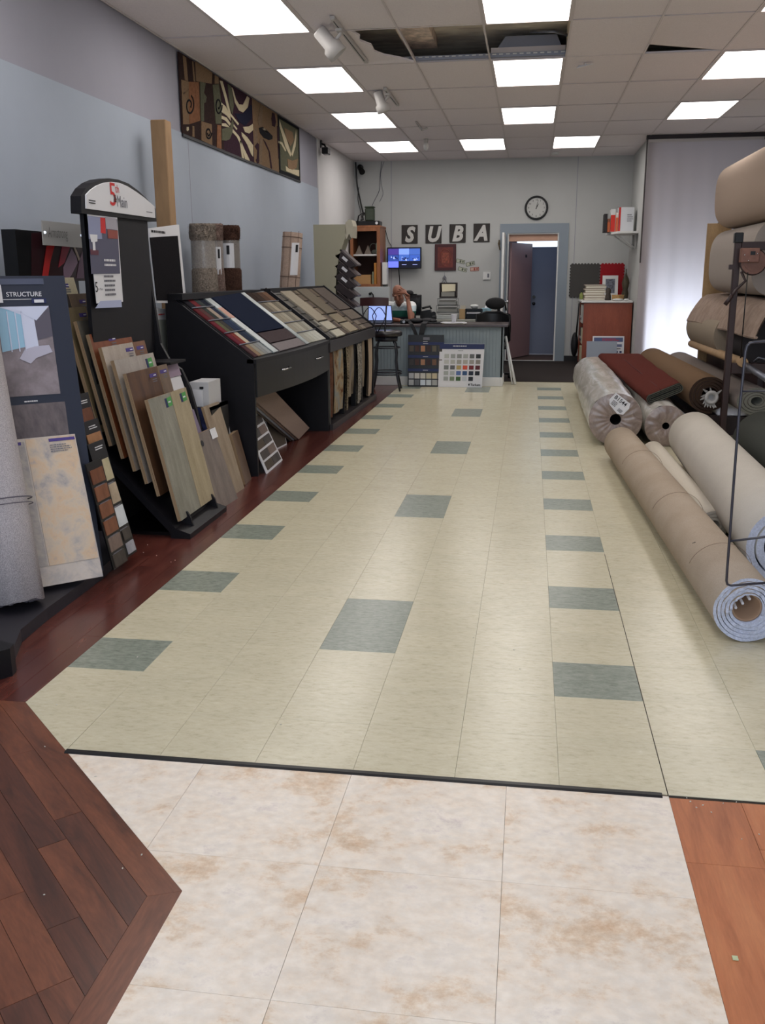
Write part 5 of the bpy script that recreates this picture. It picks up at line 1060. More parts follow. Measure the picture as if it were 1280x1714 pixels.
# photo frame, basket, sculpture, clutter
t = thing('framed_photo', 'white photo frame leaning at the red foam mat', 'photo frame', (1.22, 16.2, 1.045))
a, b = at(1007, 498, Y=16.15), at(1035, 461, Y=16.15)
MB().slab((a.x, 16.12, 1.046), (b.x, 16.12, 1.046), (b.x, 16.2, b.z), (a.x, 16.2, b.z), .015).build('frame', M_WHITE, t); h_ = b.z-1.046
MB().slab((a.x+.05, 16.12+.08*.3, 1.046+h_*.25), (b.x-.05, 16.12+.08*.3, 1.046+h_*.25), (b.x-.05, 16.12+.08*.84, 1.046+h_*.86), (a.x+.05, 16.12+.08*.84, 1.046+h_*.86), .001).build('picture', mat('small_photo', (98, 100, 112), .5, noise=(30, .6)), t)
for v_ in C.objects[-1].data.vertices: v_.co.y -= .004
t = thing('basket', 'small tan round basket beside the photo frame', 'basket', (1.27, 15.45, 1.045)); bc = at(1034, 492, Y=15.4); MB().lathe([(.075, 0), (.088, .03), (.095, .075), (.098, .085), (.09, .085), (.08, .01)], (bc.x, 15.4, 1.046), 20).build('body', mat('tan_wicker', (176, 140, 92), .8, noise=(50, .2)), t)
t = thing('stoneware_dish', 'white squashed dish at the front edge of the cabinet top', 'dish', (1.25, 15.28, 1.045)); bc = at(1034, 499, Y=15.26); MB().ball((bc.x, 15.26, 1.063), (.085, .05, .017), 16, 8).ball((bc.x+.13, 15.26, 1.062), (.04, .04, .016), 12, 8).build('body', M_WHITE, t)
bc = at(1049, 470, Y=15.9); t = thing('wood_carving', 'dark pear-shaped carving with a stalk at the right end of the cabinet top', 'carving', (bc.x, 15.9, 1.045)); MB().lathe([(.03, 0), (.05, .03), (.055, .10), (.04, .16), (.05, .20), (.06, .26), (.045, .33), (.02, .38), (.008, .42), (.008, .48)], (min(bc.x, 1.38), 15.9, 1.046), 16).build('body', mat('olive_wood', (74, 66, 50), .5, noise=(8, .3)), t)
t = thing('desk_clutter', 'small dark figure between catalogues and basket', 'ornament', (1.12, 15.7, 1.045)); bc = at(1018, 488, Y=15.6); MB().lathe([(.05, 0), (.045, .06), (.035, .1), (.045, .15), (.02, .19)], (bc.x, 15.6, 1.046), 10).build('body', plain((62, 54, 48)), t)
# sample boards leaning at the cabinet
t = thing('sample_sheet', 'white product board with a blue header leaning at the cabinet end', 'sample board', (1.15, 15.15, 0))
a, b = at(990, 613, Y=15.1), at(1045, 563, Y=15.15); S_ = lambda u, v, o_=0: V((a.x+(b.x-a.x)*u, 15.06+.12*v-o_, .002+(b.z-.002)*v))
MB().slab(S_(0, 0), S_(1, 0), S_(1, 1), S_(0, 1), .006).build('sheet', M_PAPER, t); MB().slab(S_(.04, .83, .002), S_(.96, .83, .002), S_(.96, .96, .002), S_(.04, .96, .002), .001).build('header_band', mat('blue_grey_print', (80, 92, 130), .6), t)
for u, c in ((.05, (176, 150, 146)), (.42, (140, 50, 50)), (.75, (100, 108, 140))): MB().slab(S_(u, .68, .002), S_(u+.18, .68, .002), S_(u+.18, .76, .002), S_(u, .76, .002), .001).build('swatch', plain(c), t)
for u in (.74, .86): MB().slab(S_(u, .50, .002), S_(u+.07, .50, .002), S_(u+.07, .56, .002), S_(u, .56, .002), .001).build('swatch', M_NAVY, t)
printlines(S_(.3, .86, .003), (1, 0, 0), (0, .12, b.z), .28, .04, 2, M_RED, t); printlines(S_(.74, .6, .002), (1, 0, 0), (0, .12, b.z), .1, .03, 1, M_INK, t)
t = MB().slab((.76, 14.96, .004), (1.22, 14.96, .004), (1.22, 15.04, .44), (.76, 15.04, .44), .006).build('grey_sheet', mat('blue_grey_board', (150, 158, 170), .6), label='plain blue-grey board leaning in front of the white product board', cat='sample board')

# ---- oak cupboard in the back left corner
W_OAK = wood('oak_cupboard', (130, 80, 50), (162, 106, 70), stretch=(4, 4, .5), scale=3)
OY = 15.85; ox0, ox1 = -3.10, -2.60; oz = 2.245
t = thing('oak_cupboard', 'tall oak cupboard with an open upper half in the back left corner', 'cupboard', (-2.85, 16.15, 0))
MB().box(ox0, ox0+.02, OY, 16.44, 0, oz).box(ox1-.02, ox1, OY, 16.44, 0, oz).build('side_panel', W_OAK, t); MB().box(ox0, ox1, 16.42, 16.44, 0, oz).build('back_panel', mat('dark_inside', (70, 48, 42), .7), t)
MB().bevbox(ox0-.01, ox1+.01, OY-.02, 16.45, oz-.03, oz, .004).build('top', W_OAK, t)
MB().box(ox0, ox0+.05, OY-.02, OY, 1.2, oz-.03).box(ox1-.055, ox1, OY-.02, OY, .05, oz-.03).box(ox0+.05, ox1-.055, OY-.02, OY, oz-.09, oz-.03).box(ox0+.05, ox1-.055, OY-.02, OY, 1.24, 1.31).build('face_frame', W_OAK, t)
MB().box(ox0+.02, ox1-.02, OY+.02, 16.4, 1.765, 1.79).build('shelf', M_WHITE, t); MB().box(ox0+.02, ox1-.02, OY, 16.4, 1.26, 1.29).box(ox0, ox1, OY, 16.4, 0.02, .06).build('shelf', W_OAK, t)
d = MB().box(ox0+.0, ox1-.055, OY-.04, OY-.02, .08, 1.22).build('door', W_OAK, t); mb = MB()
for (a0, a1, b0, b1) in ((ox0, ox1-.055, 1.15, 1.22), (ox0, ox1-.055, .08, .15), (ox0, ox0+.06, .15, 1.15), (ox1-.115, ox1-.055, .15, 1.15)): mb.bevbox(a0, a1, OY-.05, OY-.04, b0, b1, .004)
mb.bevbox(ox0+.09, ox1-.145, OY-.048, OY-.04, .19, 1.11, .006); mb.build('door_rail', W_OAK, d)
def onshelf(label, cat, name, x, y, z_, build):
    t_ = thing(name, label, cat, (x, y, z_), 'things in the open part of the oak cupboard'); build(t_, x, y, z_); return t_
onshelf('row of grey pyramid paperweights on the upper cupboard shelf', 'ornament', 'pyramid_ornament', -2.98, 16.0, 1.79, lambda t_, x, y, z_: [MB().add([(x+k-.06, y-.05, z_), (x+k+.06, y-.05, z_), (x+k+.06, y+.05, z_), (x+k-.06, y+.05, z_), (x+k, y, z_+.15)], [(0, 1, 2, 3), (0, 1, 4), (1, 2, 4), (2, 3, 4), (3, 0, 4)]).build('pyramid', plain((116, 104, 94)), t_) for k in (0, .15)])
onshelf('tangle of cable with a ring on the upper cupboard shelf', 'cable', 'cable_coil', -2.74, 16.02, 1.79, lambda t_, x, y, z_: MB().tube([(x+.07*math.cos(q*.35), y+.01*math.sin(q), z_+.09+.085*math.sin(q*.35)) for q in range(18)], .008, 6, closed=True).ball((x+.04, y-.03, z_+.04), (.07, .04, .038)).build('coil', plain((90, 92, 84)), t_))
onshelf('pale green bottle at the right of the upper cupboard shelf', 'bottle', 'bottle', -2.655, 15.97, 1.79, lambda t_, x, y, z_: MB().lathe([(.025, 0), (.027, .02), (.027, .16), (.012, .19), (.012, .23)], (x-.01, y, z_), 12).build('body', plain((150, 168, 150)), t_))
onshelf('open cardboard box on the lower cupboard shelf', 'box', 'cardboard_box', -2.90, 15.98, 1.29, lambda t_, x, y, z_: MB().box(x-.15, x+.13, y-.1, y+.12, z_, z_+.17).build('carton', mat('cardboard', (178, 138, 92), .8), t_))
onshelf('green-white book standing on the lower cupboard shelf', 'book', 'book', -2.735, 16.0, 1.29, lambda t_, x, y, z_: MB().bevbox(x-.012, x+.012, y-.1, y+.1, z_, z_+.22).build('cover', plain((150, 156, 130)), t_))
onshelf('tall orange-yellow folder on the lower cupboard shelf', 'folder', 'folder', -2.69, 16.0, 1.29, lambda t_, x, y, z_: MB().bevbox(x-.022, x+.022, y-.12, y+.12, z_, z_+.36).build('cover', plain((196, 132, 60)), t_))
# magazine rack at its right side
t = thing('side_file', 'white upright paper file beside the oak cupboard', 'file', (-2.54, 15.95, 0)); MB().box(-2.565, -2.515, 15.9, 16.1, 0, 1.30).build('stand', plain((70, 74, 72)), t); MB().bevbox(-2.575, -2.50, 15.88, 16.08, 1.30, 1.66).build('file', M_WHITE, t)
# on top of the cupboard
t = thing('recorder_box', 'flat black recorder with a white knob on top of the oak cupboard', 'device', (-2.78, 16.1, oz)); MB().bevbox(-2.98, -2.62, 15.9, 16.2, oz, oz+.075, .006).build('housing', M_BLACKP, t); MB().cyl((-2.665, 15.90, oz+.04), (-2.665, 15.885, oz+.04), .022, n=14).build('knob', M_PAPER, t)
t = thing('green_tin', 'olive green tin standing on the black recorder', 'tin', (-2.80, 16.1, oz+.075)); MB().bevbox(-2.88, -2.73, 16.0, 16.15, oz+.075, oz+.29, .02).build('body', plain((62, 70, 58)), t); MB().bevbox(-2.885, -2.725, 15.995, 16.155, oz+.29, oz+.31, .008).build('lid', plain((62, 72, 58)), t)
t = thing('dark_charger', 'black tangle of adapters left of the green tin', 'adapter', (-3.0, 16.0, oz)); MB().bevbox(-3.07, -2.99, 15.95, 16.05, oz, oz+.08, .01).tube([(-3.0, 15.98, oz+.05), (-2.98, 15.97, oz+.16), (-2.92, 15.99, oz+.20), (-2.90, 15.98, oz+.1), (-2.94, 15.95, oz+.09)], .012, 6).build('adapter', M_BLACKP, t)
# cables in the corner and camera
cabletube([(-3.10, 16.43, H-.01), (-3.08, 16.43, 2.95), (-3.03, 16.42, 2.7), (-2.96, 16.35, 2.45), (-2.92, 16.2, oz+.22)], .012, M_BLACKP, 'thick_cable', 'thick black cable running down the back left corner')
cabletube([(-3.05, 16.44, 2.9), (-3.07, 16.44, 2.7), (-3.02, 16.42, 2.5), (-2.98, 16.3, 2.36), (-2.96, 16.2, oz+.18)], .005, M_BLACKP, 'thin_cable', 'thin dark cable looping beside the thick corner cable')
cabletube([(-2.66, 16.44, H-.01), (-2.69, 16.44, 3.05), (-2.70, 16.44, 2.85), (-2.80, 16.43, 2.65), (-2.86, 16.35, 2.5), (-2.87, 16.2, oz+.31)], .005, M_GREYINK, 'thin_cable', 'grey wire slanting down the back wall to the green tin')
cabletube([(-2.62, 16.44, H-.01), (-2.68, 16.45, 3.1), (-2.66, 16.45, 2.9), (-2.64, 16.45, 2.78), (-2.70, 16.45, 2.66)], .004, M_GREYINK, 'thin_cable', 'short grey wire end hanging right of the slanting wire')
cabletube([(-2.60, 16.43, 2.2), (-2.55, 16.43, 2.02), (-2.5, 16.43, 1.93), (X0+.02, 16.38, 1.86)], .006, M_BLACKP, 'thin_cable', 'dark cable from the cupboard to the television')
t = thing('corner_camera', 'black camera on the back wall in the left corner under the ceiling', 'camera', at(605, 285, Y=16.35)); c = at(602, 280, Y=16.38); c2_ = at(606, 288, Y=16.25)
MB().cyl((c.x, YB, c.z), (c.x, 16.40, c.z), .05, n=14).ball((c.x, 16.38, c.z), .045, 12, 8).build('mount', M_BLACKP, t); MB().cyl((c.x, 16.38, c.z), c2_, .03, .05, n=14).build('housing', M_BLACKP, t)
t = thing('wall_camera', 'black camera clamped high on the left wall beyond the rugs', 'camera', at(535, 245, X=XL)); c = at(536, 240, X=XL); MB().box(XL, XL+.02, c.y-.04, c.y+.04, c.z-.06, c.z+.08).tube([c, c+V((.06, 0, -.02)), c+V((.09, -.03, -.08))], .014, 8).build('bracket', M_BLACKP, t); MB().bevbox(XL+.05, XL+.14, c.y-.16, c.y+.02, c.z-.16, c.z-.07, .01).build('housing', M_BLACKP, t)
cabletube([(XL+.01, c.y-.02, H), (XL+.01, c.y-.02, c.z+.08)], .006, M_WHITE, 'thin_cable', 'pale wire above the camera on the left wall')
# ================================================================== counter
t = thing('sales_counter', 'long sales counter with dark top and grey-blue beadboard front', 'counter', (-1.4, 12.9, 0))
CY = 12.62; CT = .815
M_BEAD = mat('grey_blue_beadboard', (136, 148, 154), .6)
MB().bevbox(-2.38, -.40, CY-.07, 13.25, CT-.035, CT, .006).build('worktop', mat('dark_brown_worktop', (56, 42, 42), .32, .5, noise=(18, .15)), t)
mb = MB(); mb.box(-2.36, -.47, CY+.008, CY+.03, 0, CT-.035)
for q in range(43): x = -2.36+q*.0441; mb.box(x+.003, min(x+.041, -.47), CY, CY+.01, .12, CT-.035)
mb.build('beadboard_front', M_BEAD, t); MB().box(-.49, -.465, CY, 13.2, 0, CT-.035).build('end_panel', M_BEAD, t)
MB().bevbox(-2.36, -.49, CY-.014, CY, 0, .12, .004).bevbox(-.502, -.455, CY-.01, 13.2, 0, .12, .004).build('base_trim', M_WHITE, t)
# ---- sample boards on the floor before the counter
def grid_board(name, label, px, m_board, th, zlift=.0):
    a, b, c, d = px; B0, B1 = at(*a, Z=0), at(*b, Z=0); Yb = min(B0.y, B1.y, CY-.10)
    B0 = at(*a, Y=Yb); B1 = at(*b, Y=Yb); T1, T0 = at(*c, Y=Yb+.05), at(*d, Y=Yb+.05); B0.z = B1.z = .002
    t_ = thing(name, label, 'sample board', (B0+B1)/2); T0.z = T1.z = (T0.z+T1.z)/2
    def P(u, v, o_=0): q = B0.lerp(B1, u).lerp(T0.lerp(T1, u), v); n = (B1-B0).cross(T0-B0).normalized(); return q+n*o_
    recalc(MB().slab(P(0, 0), P(1, 0), P(1, 1), P(0, 1), th).build('board', m_board, t_)); return t_, P
t_, P = grid_board('tile_sample_board', 'black sample board of small wood and tile squares leaning at the counter', [(682, 646), (743, 648), (743, 561), (683, 560)], M_BLACKP, .012)
dk = [[(76, 68, 60), (66, 40, 34), (168, 120, 88), (56, 36, 32), (92, 84, 70), (64, 60, 54)], [(56, 50, 50), (70, 42, 34), (160, 116, 88), (50, 30, 30), (108, 78, 60), (70, 50, 42)]]
for r_, v0 in enumerate((.68, .42)):
    for q in range(6): patch(t_, P, 'square', .04+q*.158, .04+q*.158+.118, v0, v0+.11, plain(dk[r_][q], .5), .003)
for r_, v0 in enumerate((.16, .03)):
    for q in range(6): patch(t_, P, 'square', .03+q*.160, .03+q*.160+.138, v0, v0+.105, plain([(170, 170, 172), (188, 184, 178), (190, 186, 176), (182, 174, 152), (190, 176, 148), (150, 150, 150)][q] if r_ == 0 else [(172, 172, 172), (96, 98, 102), (196, 204, 214), (190, 196, 200), (160, 160, 158), (150, 150, 150)][q], .5), .003)
for v0 in (.81, .56, .30): patch(t_, P, 'blue_band', .0, 1, v0, v0+.05, M_NAVY, .002); printlines(P(.42, v0+.01, .004), (1, 0, 0), ZA, .09, .016, 1, M_PAPER, t_)
patch(t_, P, 'header_print', .42, .60, .90, .955, M_GREYINK, .003); printlines(P(.42, .86, .002), (1, 0, 0), ZA, .08, .016, 1, M_PAPER, t_)
t_, P = grid_board('tile_sample_board', 'white colour-chart board of small squares with a navy header leaning at the counter', [(733, 648), (806, 648.5), (811, 579), (736, 572)], M_PAPER, .015)
patch(t_, P, 'header_band', 0, 1, .88, .995, M_NAVY, .003); printlines(P(.3, .93, .004), (1, 0, 0), ZA, .24, .022, 1, M_PAPER, t_); printlines(P(.42, .83, .002), (1, 0, 0), ZA, .09, .015, 1, M_GREYINK, t_)
ch = [[(178, 180, 174), (150, 154, 150), (136, 138, 134), (164, 166, 162), (96, 98, 98), (44, 46, 48)], [(190, 190, 184), (176, 176, 168), (158, 156, 146), (172, 168, 158), (152, 148, 140), (140, 134, 126)], [(120, 124, 120), (96, 96, 98), (176, 154, 96), (204, 84, 60), (110, 28, 36), (88, 26, 32)], [(164, 168, 162), (176, 180, 178), (84, 108, 160), (50, 80, 120), (24, 34, 52), (24, 26, 36)], [(156, 160, 156), (116, 130, 104), (62, 96, 52), (190, 196, 200), (28, 32, 40), None]]
for r_ in range(5):
    for q in range(6):
        if ch[r_][q]: patch(t_, P, 'square', .115+q*.142, .115+q*.142+.105, .67-r_*.13, .67-r_*.13+.095, plain(ch[r_][q], .5), .003)
text('Tarkett', P(.74, .035, .002), (1, 0, 0), ZA, .030, M_INK, t_, 'lettering', .002, bold=.02); patch(t_, P, 'logo', .69, .72, .04, .085, M_INK, .003)
# ---- things on the counter
t = thing('laptop', 'open laptop with a pale blue screen on the counter behind the bar stool', 'laptop', (-2.2, 12.9, CT))
a, b = at(615, 537, Y=12.95), at(655, 512, Y=13.0)
MB().bevbox(a.x, b.x+.04, 12.72, 12.95, CT, CT+.018, .004).build('base', M_BLACKP, t); sc = MB().slab((a.x, 12.95, CT+.02), (b.x+.03, 12.95, CT+.02), (b.x+.0, 13.0, b.z+.01), (a.x, 13.0, b.z+.01), .01).build('lid', M_BLACKP, t)
MB().slab((a.x+.015, 12.948, CT+.035), (b.x+.015, 12.948, CT+.035), (b.x-.008, 12.996, b.z-.002), (a.x+.012, 12.996, b.z-.002), .001).build('screen', mat('pale_screen', (150, 172, 236), .3, emit=1.0), t)
t = thing('jacket_bag', 'black camera bag with long straps hanging over the counter edge', 'bag', (-1.75, 12.8, CT))
M_NYL = mat('black_nylon', (28, 28, 32), .7, bump=(20, .5)); pA = at(700, 529, Y=12.85)
mb = MB(); rs = random.Random(8)
for (px_, py_, rx, rz, yy) in ((697, 530, .10, .035, 12.85), (715, 531, .10, .035, 12.86), (680, 533, .06, .03, 12.80), (725, 530, .05, .03, 12.84)):
    c = at(px_, py_, Y=yy); mb.ball((c.x, yy, CT+rz), (rx, .12, rz), 14, 8)
mb.build('body', M_NYL, t)
s0 = [at(x, y, Y=CY-.09) for x, y in [(708, 533), (709, 543), (706, 556), (702, 575)]]
mb = MB(); pts = [V((p.x, CY-.095-.004*i, p.z)) for i, p in enumerate(s0)]; pts[0] = V((pts[0].x+.01, 12.75, CT+.03)); pts[1] = V((pts[1].x, CY-.085, CT+.012))
for p, q in zip(pts, pts[1:]): mb.slab(p+V((-.035, 0, 0)), q+V((-.035, 0, 0)), q+V((.035, 0, 0)), p+V((.035, 0, 0)), .012)
mb.build('strap', M_NYL, t)
s0 = [at(x, y, Y=CY-.09) for x, y in [(682, 534), (688, 543), (693, 552), (697, 562)]]; mb = MB(); pts = [V((p.x, CY-.095, p.z)) for p in s0]; pts[0] = V((pts[0].x, 12.72, CT+.03)); pts[1] = V((pts[1].x, CY-.085, CT+.005))
for p, q in zip(pts, pts[1:]): mb.slab(p+V((-.02, 0, -.006)), q+V((-.02, 0, -.006)), q+V((.02, 0, .006)), p+V((.02, 0, .006)), .01)
mb.build('strap', M_NYL, t)
t = thing('camera_body', 'small black camera with a shiny lens on the counter edge by the man', 'camera', (-1.93, 12.68, CT)); c = at(675, 537, Y=12.68); MB().bevbox(c.x-.045, c.x+.035, 12.66, 12.71, CT, CT+.055, .008).build('housing', M_BLACKP, t); MB().cyl((c.x+.01, 12.66, CT+.028), (c.x+.01, 12.635, CT+.028), .018, n=14).build('lens', M_CHROME, t)
t = thing('paper_cup', 'white paper cup on the stack of papers on the counter', 'cup', at(760, 538, Y=12.75)); c = at(759.5, 538, Y=12.72); MB().lathe([(.027, 0), (.038, .095), (.041, .098), (.041, .103), (.036, .103), (.026, .004)], (c.x, 12.72, CT+.022), 20).build('body', M_PAPER, t)
for q, (dx, an) in enumerate(((0, 0), (.02, 6), (-.015, -4))):
    M_ = Matrix.Translation(V((c.x-.0+dx, 12.72, CT+.001+.0068*q))) @ Matrix.Rotation(math.radians(an), 4, 'Z'); MB().box(-.15, .15, -.10, .10, 0, .006, 0, M_).build('paper_sheaf', M_PAPER if q else plain((176, 170, 150)), label=['bottom', 'middle', 'top'][q]+' paper sheaf under the paper cup on the counter', cat='papers', group='paper sheaves under the cup')
t = thing('black_folder', 'flat black folder lying on the counter left of the papers', 'folder', (-1.4, 12.8, CT)); c = at(735, 533, Y=12.85); MB().bevbox(c.x-.16, c.x+.06, 12.72, 12.98, CT, CT+.02, .005).build('cover', M_BLACKP, t)
# ---- desk behind the counter
t = thing('back_desk', 'grey desk along the back wall behind the counter', 'desk', (-1.3, 14.6, 0)); DZT = .80
MB().bevbox(-2.35, -.68, 14.25, 15.0, DZT-.04, DZT, .006).build('desktop', mat('grey_desktop', (150, 150, 142), .5), t); MB().box(-2.33, -2.30, 14.3, 14.95, 0, DZT-.04).box(-.73, -.70, 14.3, 14.95, 0, DZT-.04).box(-2.30, -.73, 14.9, 14.92, .2, DZT-.04).build('leg_panel', mat('dark_grey_metal', (70, 70, 70), .5), t)
def D(x, y, Y=14.5): return at(x, y, Y=Y)
t = thing('old_monitor', 'black monitor on the back desk right of the man', 'monitor', D(694, 530)); a, b = D(679, 526), D(705, 493)
MB().bevbox(a.x, b.x, 14.5, 14.56, DZT+.05, b.z, .01).build('housing', M_BLACKP, t); MB().box(a.x+.02, b.x-.02, 14.497, 14.5, DZT+.075, b.z-.02).build('screen', mat('dark_glass', (20, 22, 28), .15, .6), t); MB().box((a.x+b.x)/2-.03, (a.x+b.x)/2+.03, 14.52, 14.56, DZT, DZT+.06).bevbox((a.x+b.x)/2-.1, (a.x+b.x)/2+.1, 14.44, 14.62, DZT, DZT+.012).build('stand', M_BLACKP, t)
c = D(682, 491); t = thing('baseball_cap', 'black cap lying on top of the monitor', 'cap', (c.x, 14.53, b.z)); MB().ball((c.x+.02, 14.53, b.z+.02), (.07, .06, .045), 14, 8).bevbox(c.x+.03, c.x+.14, 14.49, 14.57, b.z, b.z+.01).build('cap', M_NYL, t)
t = thing('desk_phone', 'black desk telephone with cradle on the back desk', 'telephone', D(713, 532)); c = D(713, 528); MB().prism([(c.x-.08, 14.4, DZT), (c.x+.09, 14.4, DZT), (c.x+.09, 14.4, DZT+.09), (c.x+.07, 14.4, DZT+.14), (c.x-.06, 14.4, DZT+.12), (c.x-.08, 14.4, DZT+.08)], (0, .12, 0)).build('base', M_BLACKP, t); MB().tube([(c.x-.05, 14.38, DZT+.16), (c.x, 14.38, DZT+.175), (c.x+.07, 14.38, DZT+.19), (c.x+.09, 14.38, DZT+.15)], .017, 8).build('handset', M_BLACKP, t)
t = thing('tape_dispenser', 'small black tape dispenser between telephone and trays', 'tape dispenser', D(726, 532)); c = D(726, 530); MB().bevbox(c.x-.05, c.x+.05, 14.42, 14.50, DZT, DZT+.05, .01).cyl((c.x, 14.44, DZT+.07), (c.x, 14.47, DZT+.07), .04, n=16).build('body', M_BLACKP, t)
# paper trays
M_WIRE = mat('grey_wire', (120, 124, 124), .4, metal=.5)
for q, (pz, wpx, ztop, lab) in enumerate([(528, (731, 768), 0, 'lowest'), (516, (732, 767), 0, 'middle'), (507, (734, 765), 0, 'upper')]):
    a, b = D(wpx[0], pz), D(wpx[1], pz); z0 = DZT+.0+.105*q; t = thing('paper_tray', lab+' wire paper tray of the stack on the back desk', 'paper tray', ((a.x+b.x)/2, 14.5, z0), 'stacked wire paper trays')
    mb = MB(); 
    for zz in (z0+.004, z0+.095): mb.tube([(a.x, 14.35, zz), (b.x, 14.35, zz), (b.x, 14.65, zz), (a.x, 14.65, zz)], .004, 5, closed=True)
    for x in (a.x, b.x):
        for y in (14.35, 14.65): mb.tube([(x, y, z0), (x, y, z0+.1)], .004, 5)
    mb.build('wire_frame', M_WIRE, t); MB().box(a.x+.01, b.x-.01, 14.36, 14.64, z0+.008, z0+.05).build('papers', plain([(176, 180, 178), (140, 140, 134), (150, 150, 146)][q]), t)
    MB().box(a.x+.02, b.x-.03, 14.355, 14.62, z0+.052, z0+.066).build('folder', plain([(206, 210, 208), (96, 96, 92), (120, 118, 112)][q]), t)
a, b = D(735, 507), D(765, 473); z0 = DZT+.315
t = thing('organizer_box', 'dark letter box holding a cream note pad on top of the paper trays', 'letter box', ((a.x+b.x)/2, 14.5, z0)); MB().box(a.x+.01, b.x, 14.40, 14.60, z0, z0+.02).box(a.x+.01, a.x+.025, 14.40, 14.60, z0, b.z).box(b.x-.015, b.x, 14.40, 14.60, z0, b.z).box(a.x, b.x, 14.58, 14.60, z0, b.z).build('box', plain((48, 40, 38)), t)
MB().slab((a.x+.05, 14.40, z0+.09), (b.x-.02, 14.40, z0+.10), (b.x-.02, 14.44, z0+.2), (a.x+.04, 14.44, z0+.2), .01).build('note_pad', plain((206, 198, 170)), t); MB().box(a.x+.04, b.x-.03, 14.39, 14.42, z0+.02, z0+.085).build('papers', plain((150, 148, 140)), t)
t = thing('wooden_holder', 'pale wooden holder with papers right of the paper trays', 'letter box', D(773, 530)); a = D(769, 528); MB().bevbox(a.x, a.x+.10, 14.42, 14.56, DZT, DZT+.15).build('box', plain((176, 146, 104)), t); MB().box(a.x+.02, a.x+.09, 14.44, 14.5, DZT+.15, DZT+.2).build('papers', plain((190, 184, 168)), t)
t = thing('black_tray', 'black two-tier letter tray right of the wooden holder', 'paper tray', D(794, 530)); a, b = D(779, 528), D(808, 509)
for q in range(3): MB().box(a.x, b.x, 14.4, 14.6, DZT+.07*q, DZT+.07*q+.012).build('tier', M_BLACKP, t)
MB().box(a.x, a.x+.01, 14.4, 14.6, DZT, DZT+.15).box(b.x-.01, b.x, 14.4, 14.6, DZT, DZT+.15).box(a.x, b.x, 14.59, 14.6, DZT, DZT+.15).build('side', M_BLACKP, t); MB().box(a.x+.02, b.x-.03, 14.41, 14.58, DZT+.082, DZT+.10).build('papers', M_PAPER, t)
t = thing('small_dish', 'white lidded bowl on the black letter tray', 'bowl', D(794, 506)); c = D(794, 503); MB().lathe([(.035, 0), (.06, .03), (.062, .04), (.055, .055), (.02, .06)], (c.x, 14.5, DZT+.153), 16).build('bowl', M_WHITE, t)
t = thing('tissue_box', 'pale blue tissue box beside the office chair', 'tissue box', D(815, 528)); c = D(815, 522); MB().bevbox(c.x-.08, c.x+.06, 14.45, 14.57, DZT, DZT+.16).build('carton', mat('blue_carton', (140, 176, 190), .6, noise=(20, .3)), t); MB().ball((c.x-.01, 14.5, DZT+.165), (.03, .02, .03), 10, 6).build('tissue', M_PAPER, t)
# ---- office chair
t = thing('office_chair', 'black office chair with a headrest behind the right end of the counter', 'chair', (-.7, 13.75, 0)); hx = at(829, 508, Y=13.8); 
MB().ball((hx.x, 13.80, hx.z), (.145, .055, .085), 18, 10).build('headrest', mat('black_mesh', (24, 24, 26), .8, noise=(200, .3)), t); MB().tube([(hx.x+.03, 13.86, hx.z), (hx.x+.05, 13.9, hx.z-.12), (hx.x+.03, 13.88, hx.z-.3)], .02, 8).tube([(hx.x+.03, 13.86, hx.z-.02), (hx.x+.14, 13.87, hx.z-.01), (hx.x+.15, 13.88, hx.z-.1)], .014, 8).build('neck_bracket', M_BLACKP, t)
bx = at(825, 530, Y=13.8); MB().grid(lambda u, v: (bx.x-.24+.48*u+.02*math.sin(v*3), 13.80+.06*math.sin(math.pi*u), .50+(.40+.03*math.sin(math.pi*u))*v), 10, 8).grid(lambda u, v: (bx.x+.24-.48*u, 13.84+.06*math.sin(math.pi*u), .50+(.40+.03*math.sin(math.pi*u))*v), 10, 8).tube([(bx.x-.24, 13.82, .52), (bx.x-.235, 13.82, .88), (bx.x-.1, 13.86, .925), (bx.x+.1, 13.86, .925), (bx.x+.235, 13.82, .88), (bx.x+.24, 13.82, .52)], .018, 8).build('backrest', M_BLACKP, t)
MB().bevbox(bx.x-.24, bx.x+.24, 13.38, 13.84, .43, .50, .02).build('seat', M_BLACKP, t); MB().cyl((bx.x, 13.6, .08), (bx.x, 13.6, .43), .03, n=12).build('gas_post', M_CHROME, t); mb = MB()
for q in range(5): an = q*1.2566; mb.tube([(bx.x, 13.6, .09), (bx.x+.26*math.cos(an), 13.6+.26*math.sin(an), .07)], .018, 6).ball((bx.x+.26*math.cos(an), 13.6+.26*math.sin(an), .03), .03, 10, 6)
mb.build('star_base', M_BLACKP, t)
# ---- white partition panel behind the laptop
a, b = at(600, 480, Y=14.05), at(651.5, 480, Y=14.05); t = thing('white_partition', 'white desk partition panel behind the laptop and the man', 'partition', ((a.x+b.x)/2-.1, 14.06, 0)); MB().bevbox(-2.95, b.x, 14.04, 14.07, .0, a.z, .004).build('panel', mat('satin_white_panel', (188, 192, 192), .45), t); c = at(619, 492, Y=14.0); MB().tube([(c.x, 14.03, c.z), (c.x+.02, 14.0, c.z+.02), (c.x+.045, 14.0, c.z-.01), (c.x+.045, 14.02, c.z-.05)], .009, 6).cyl((c.x, 14.04, c.z), (c.x, 14.0, c.z), .02, n=12).build('cable_grommet', M_BLACKP, t)
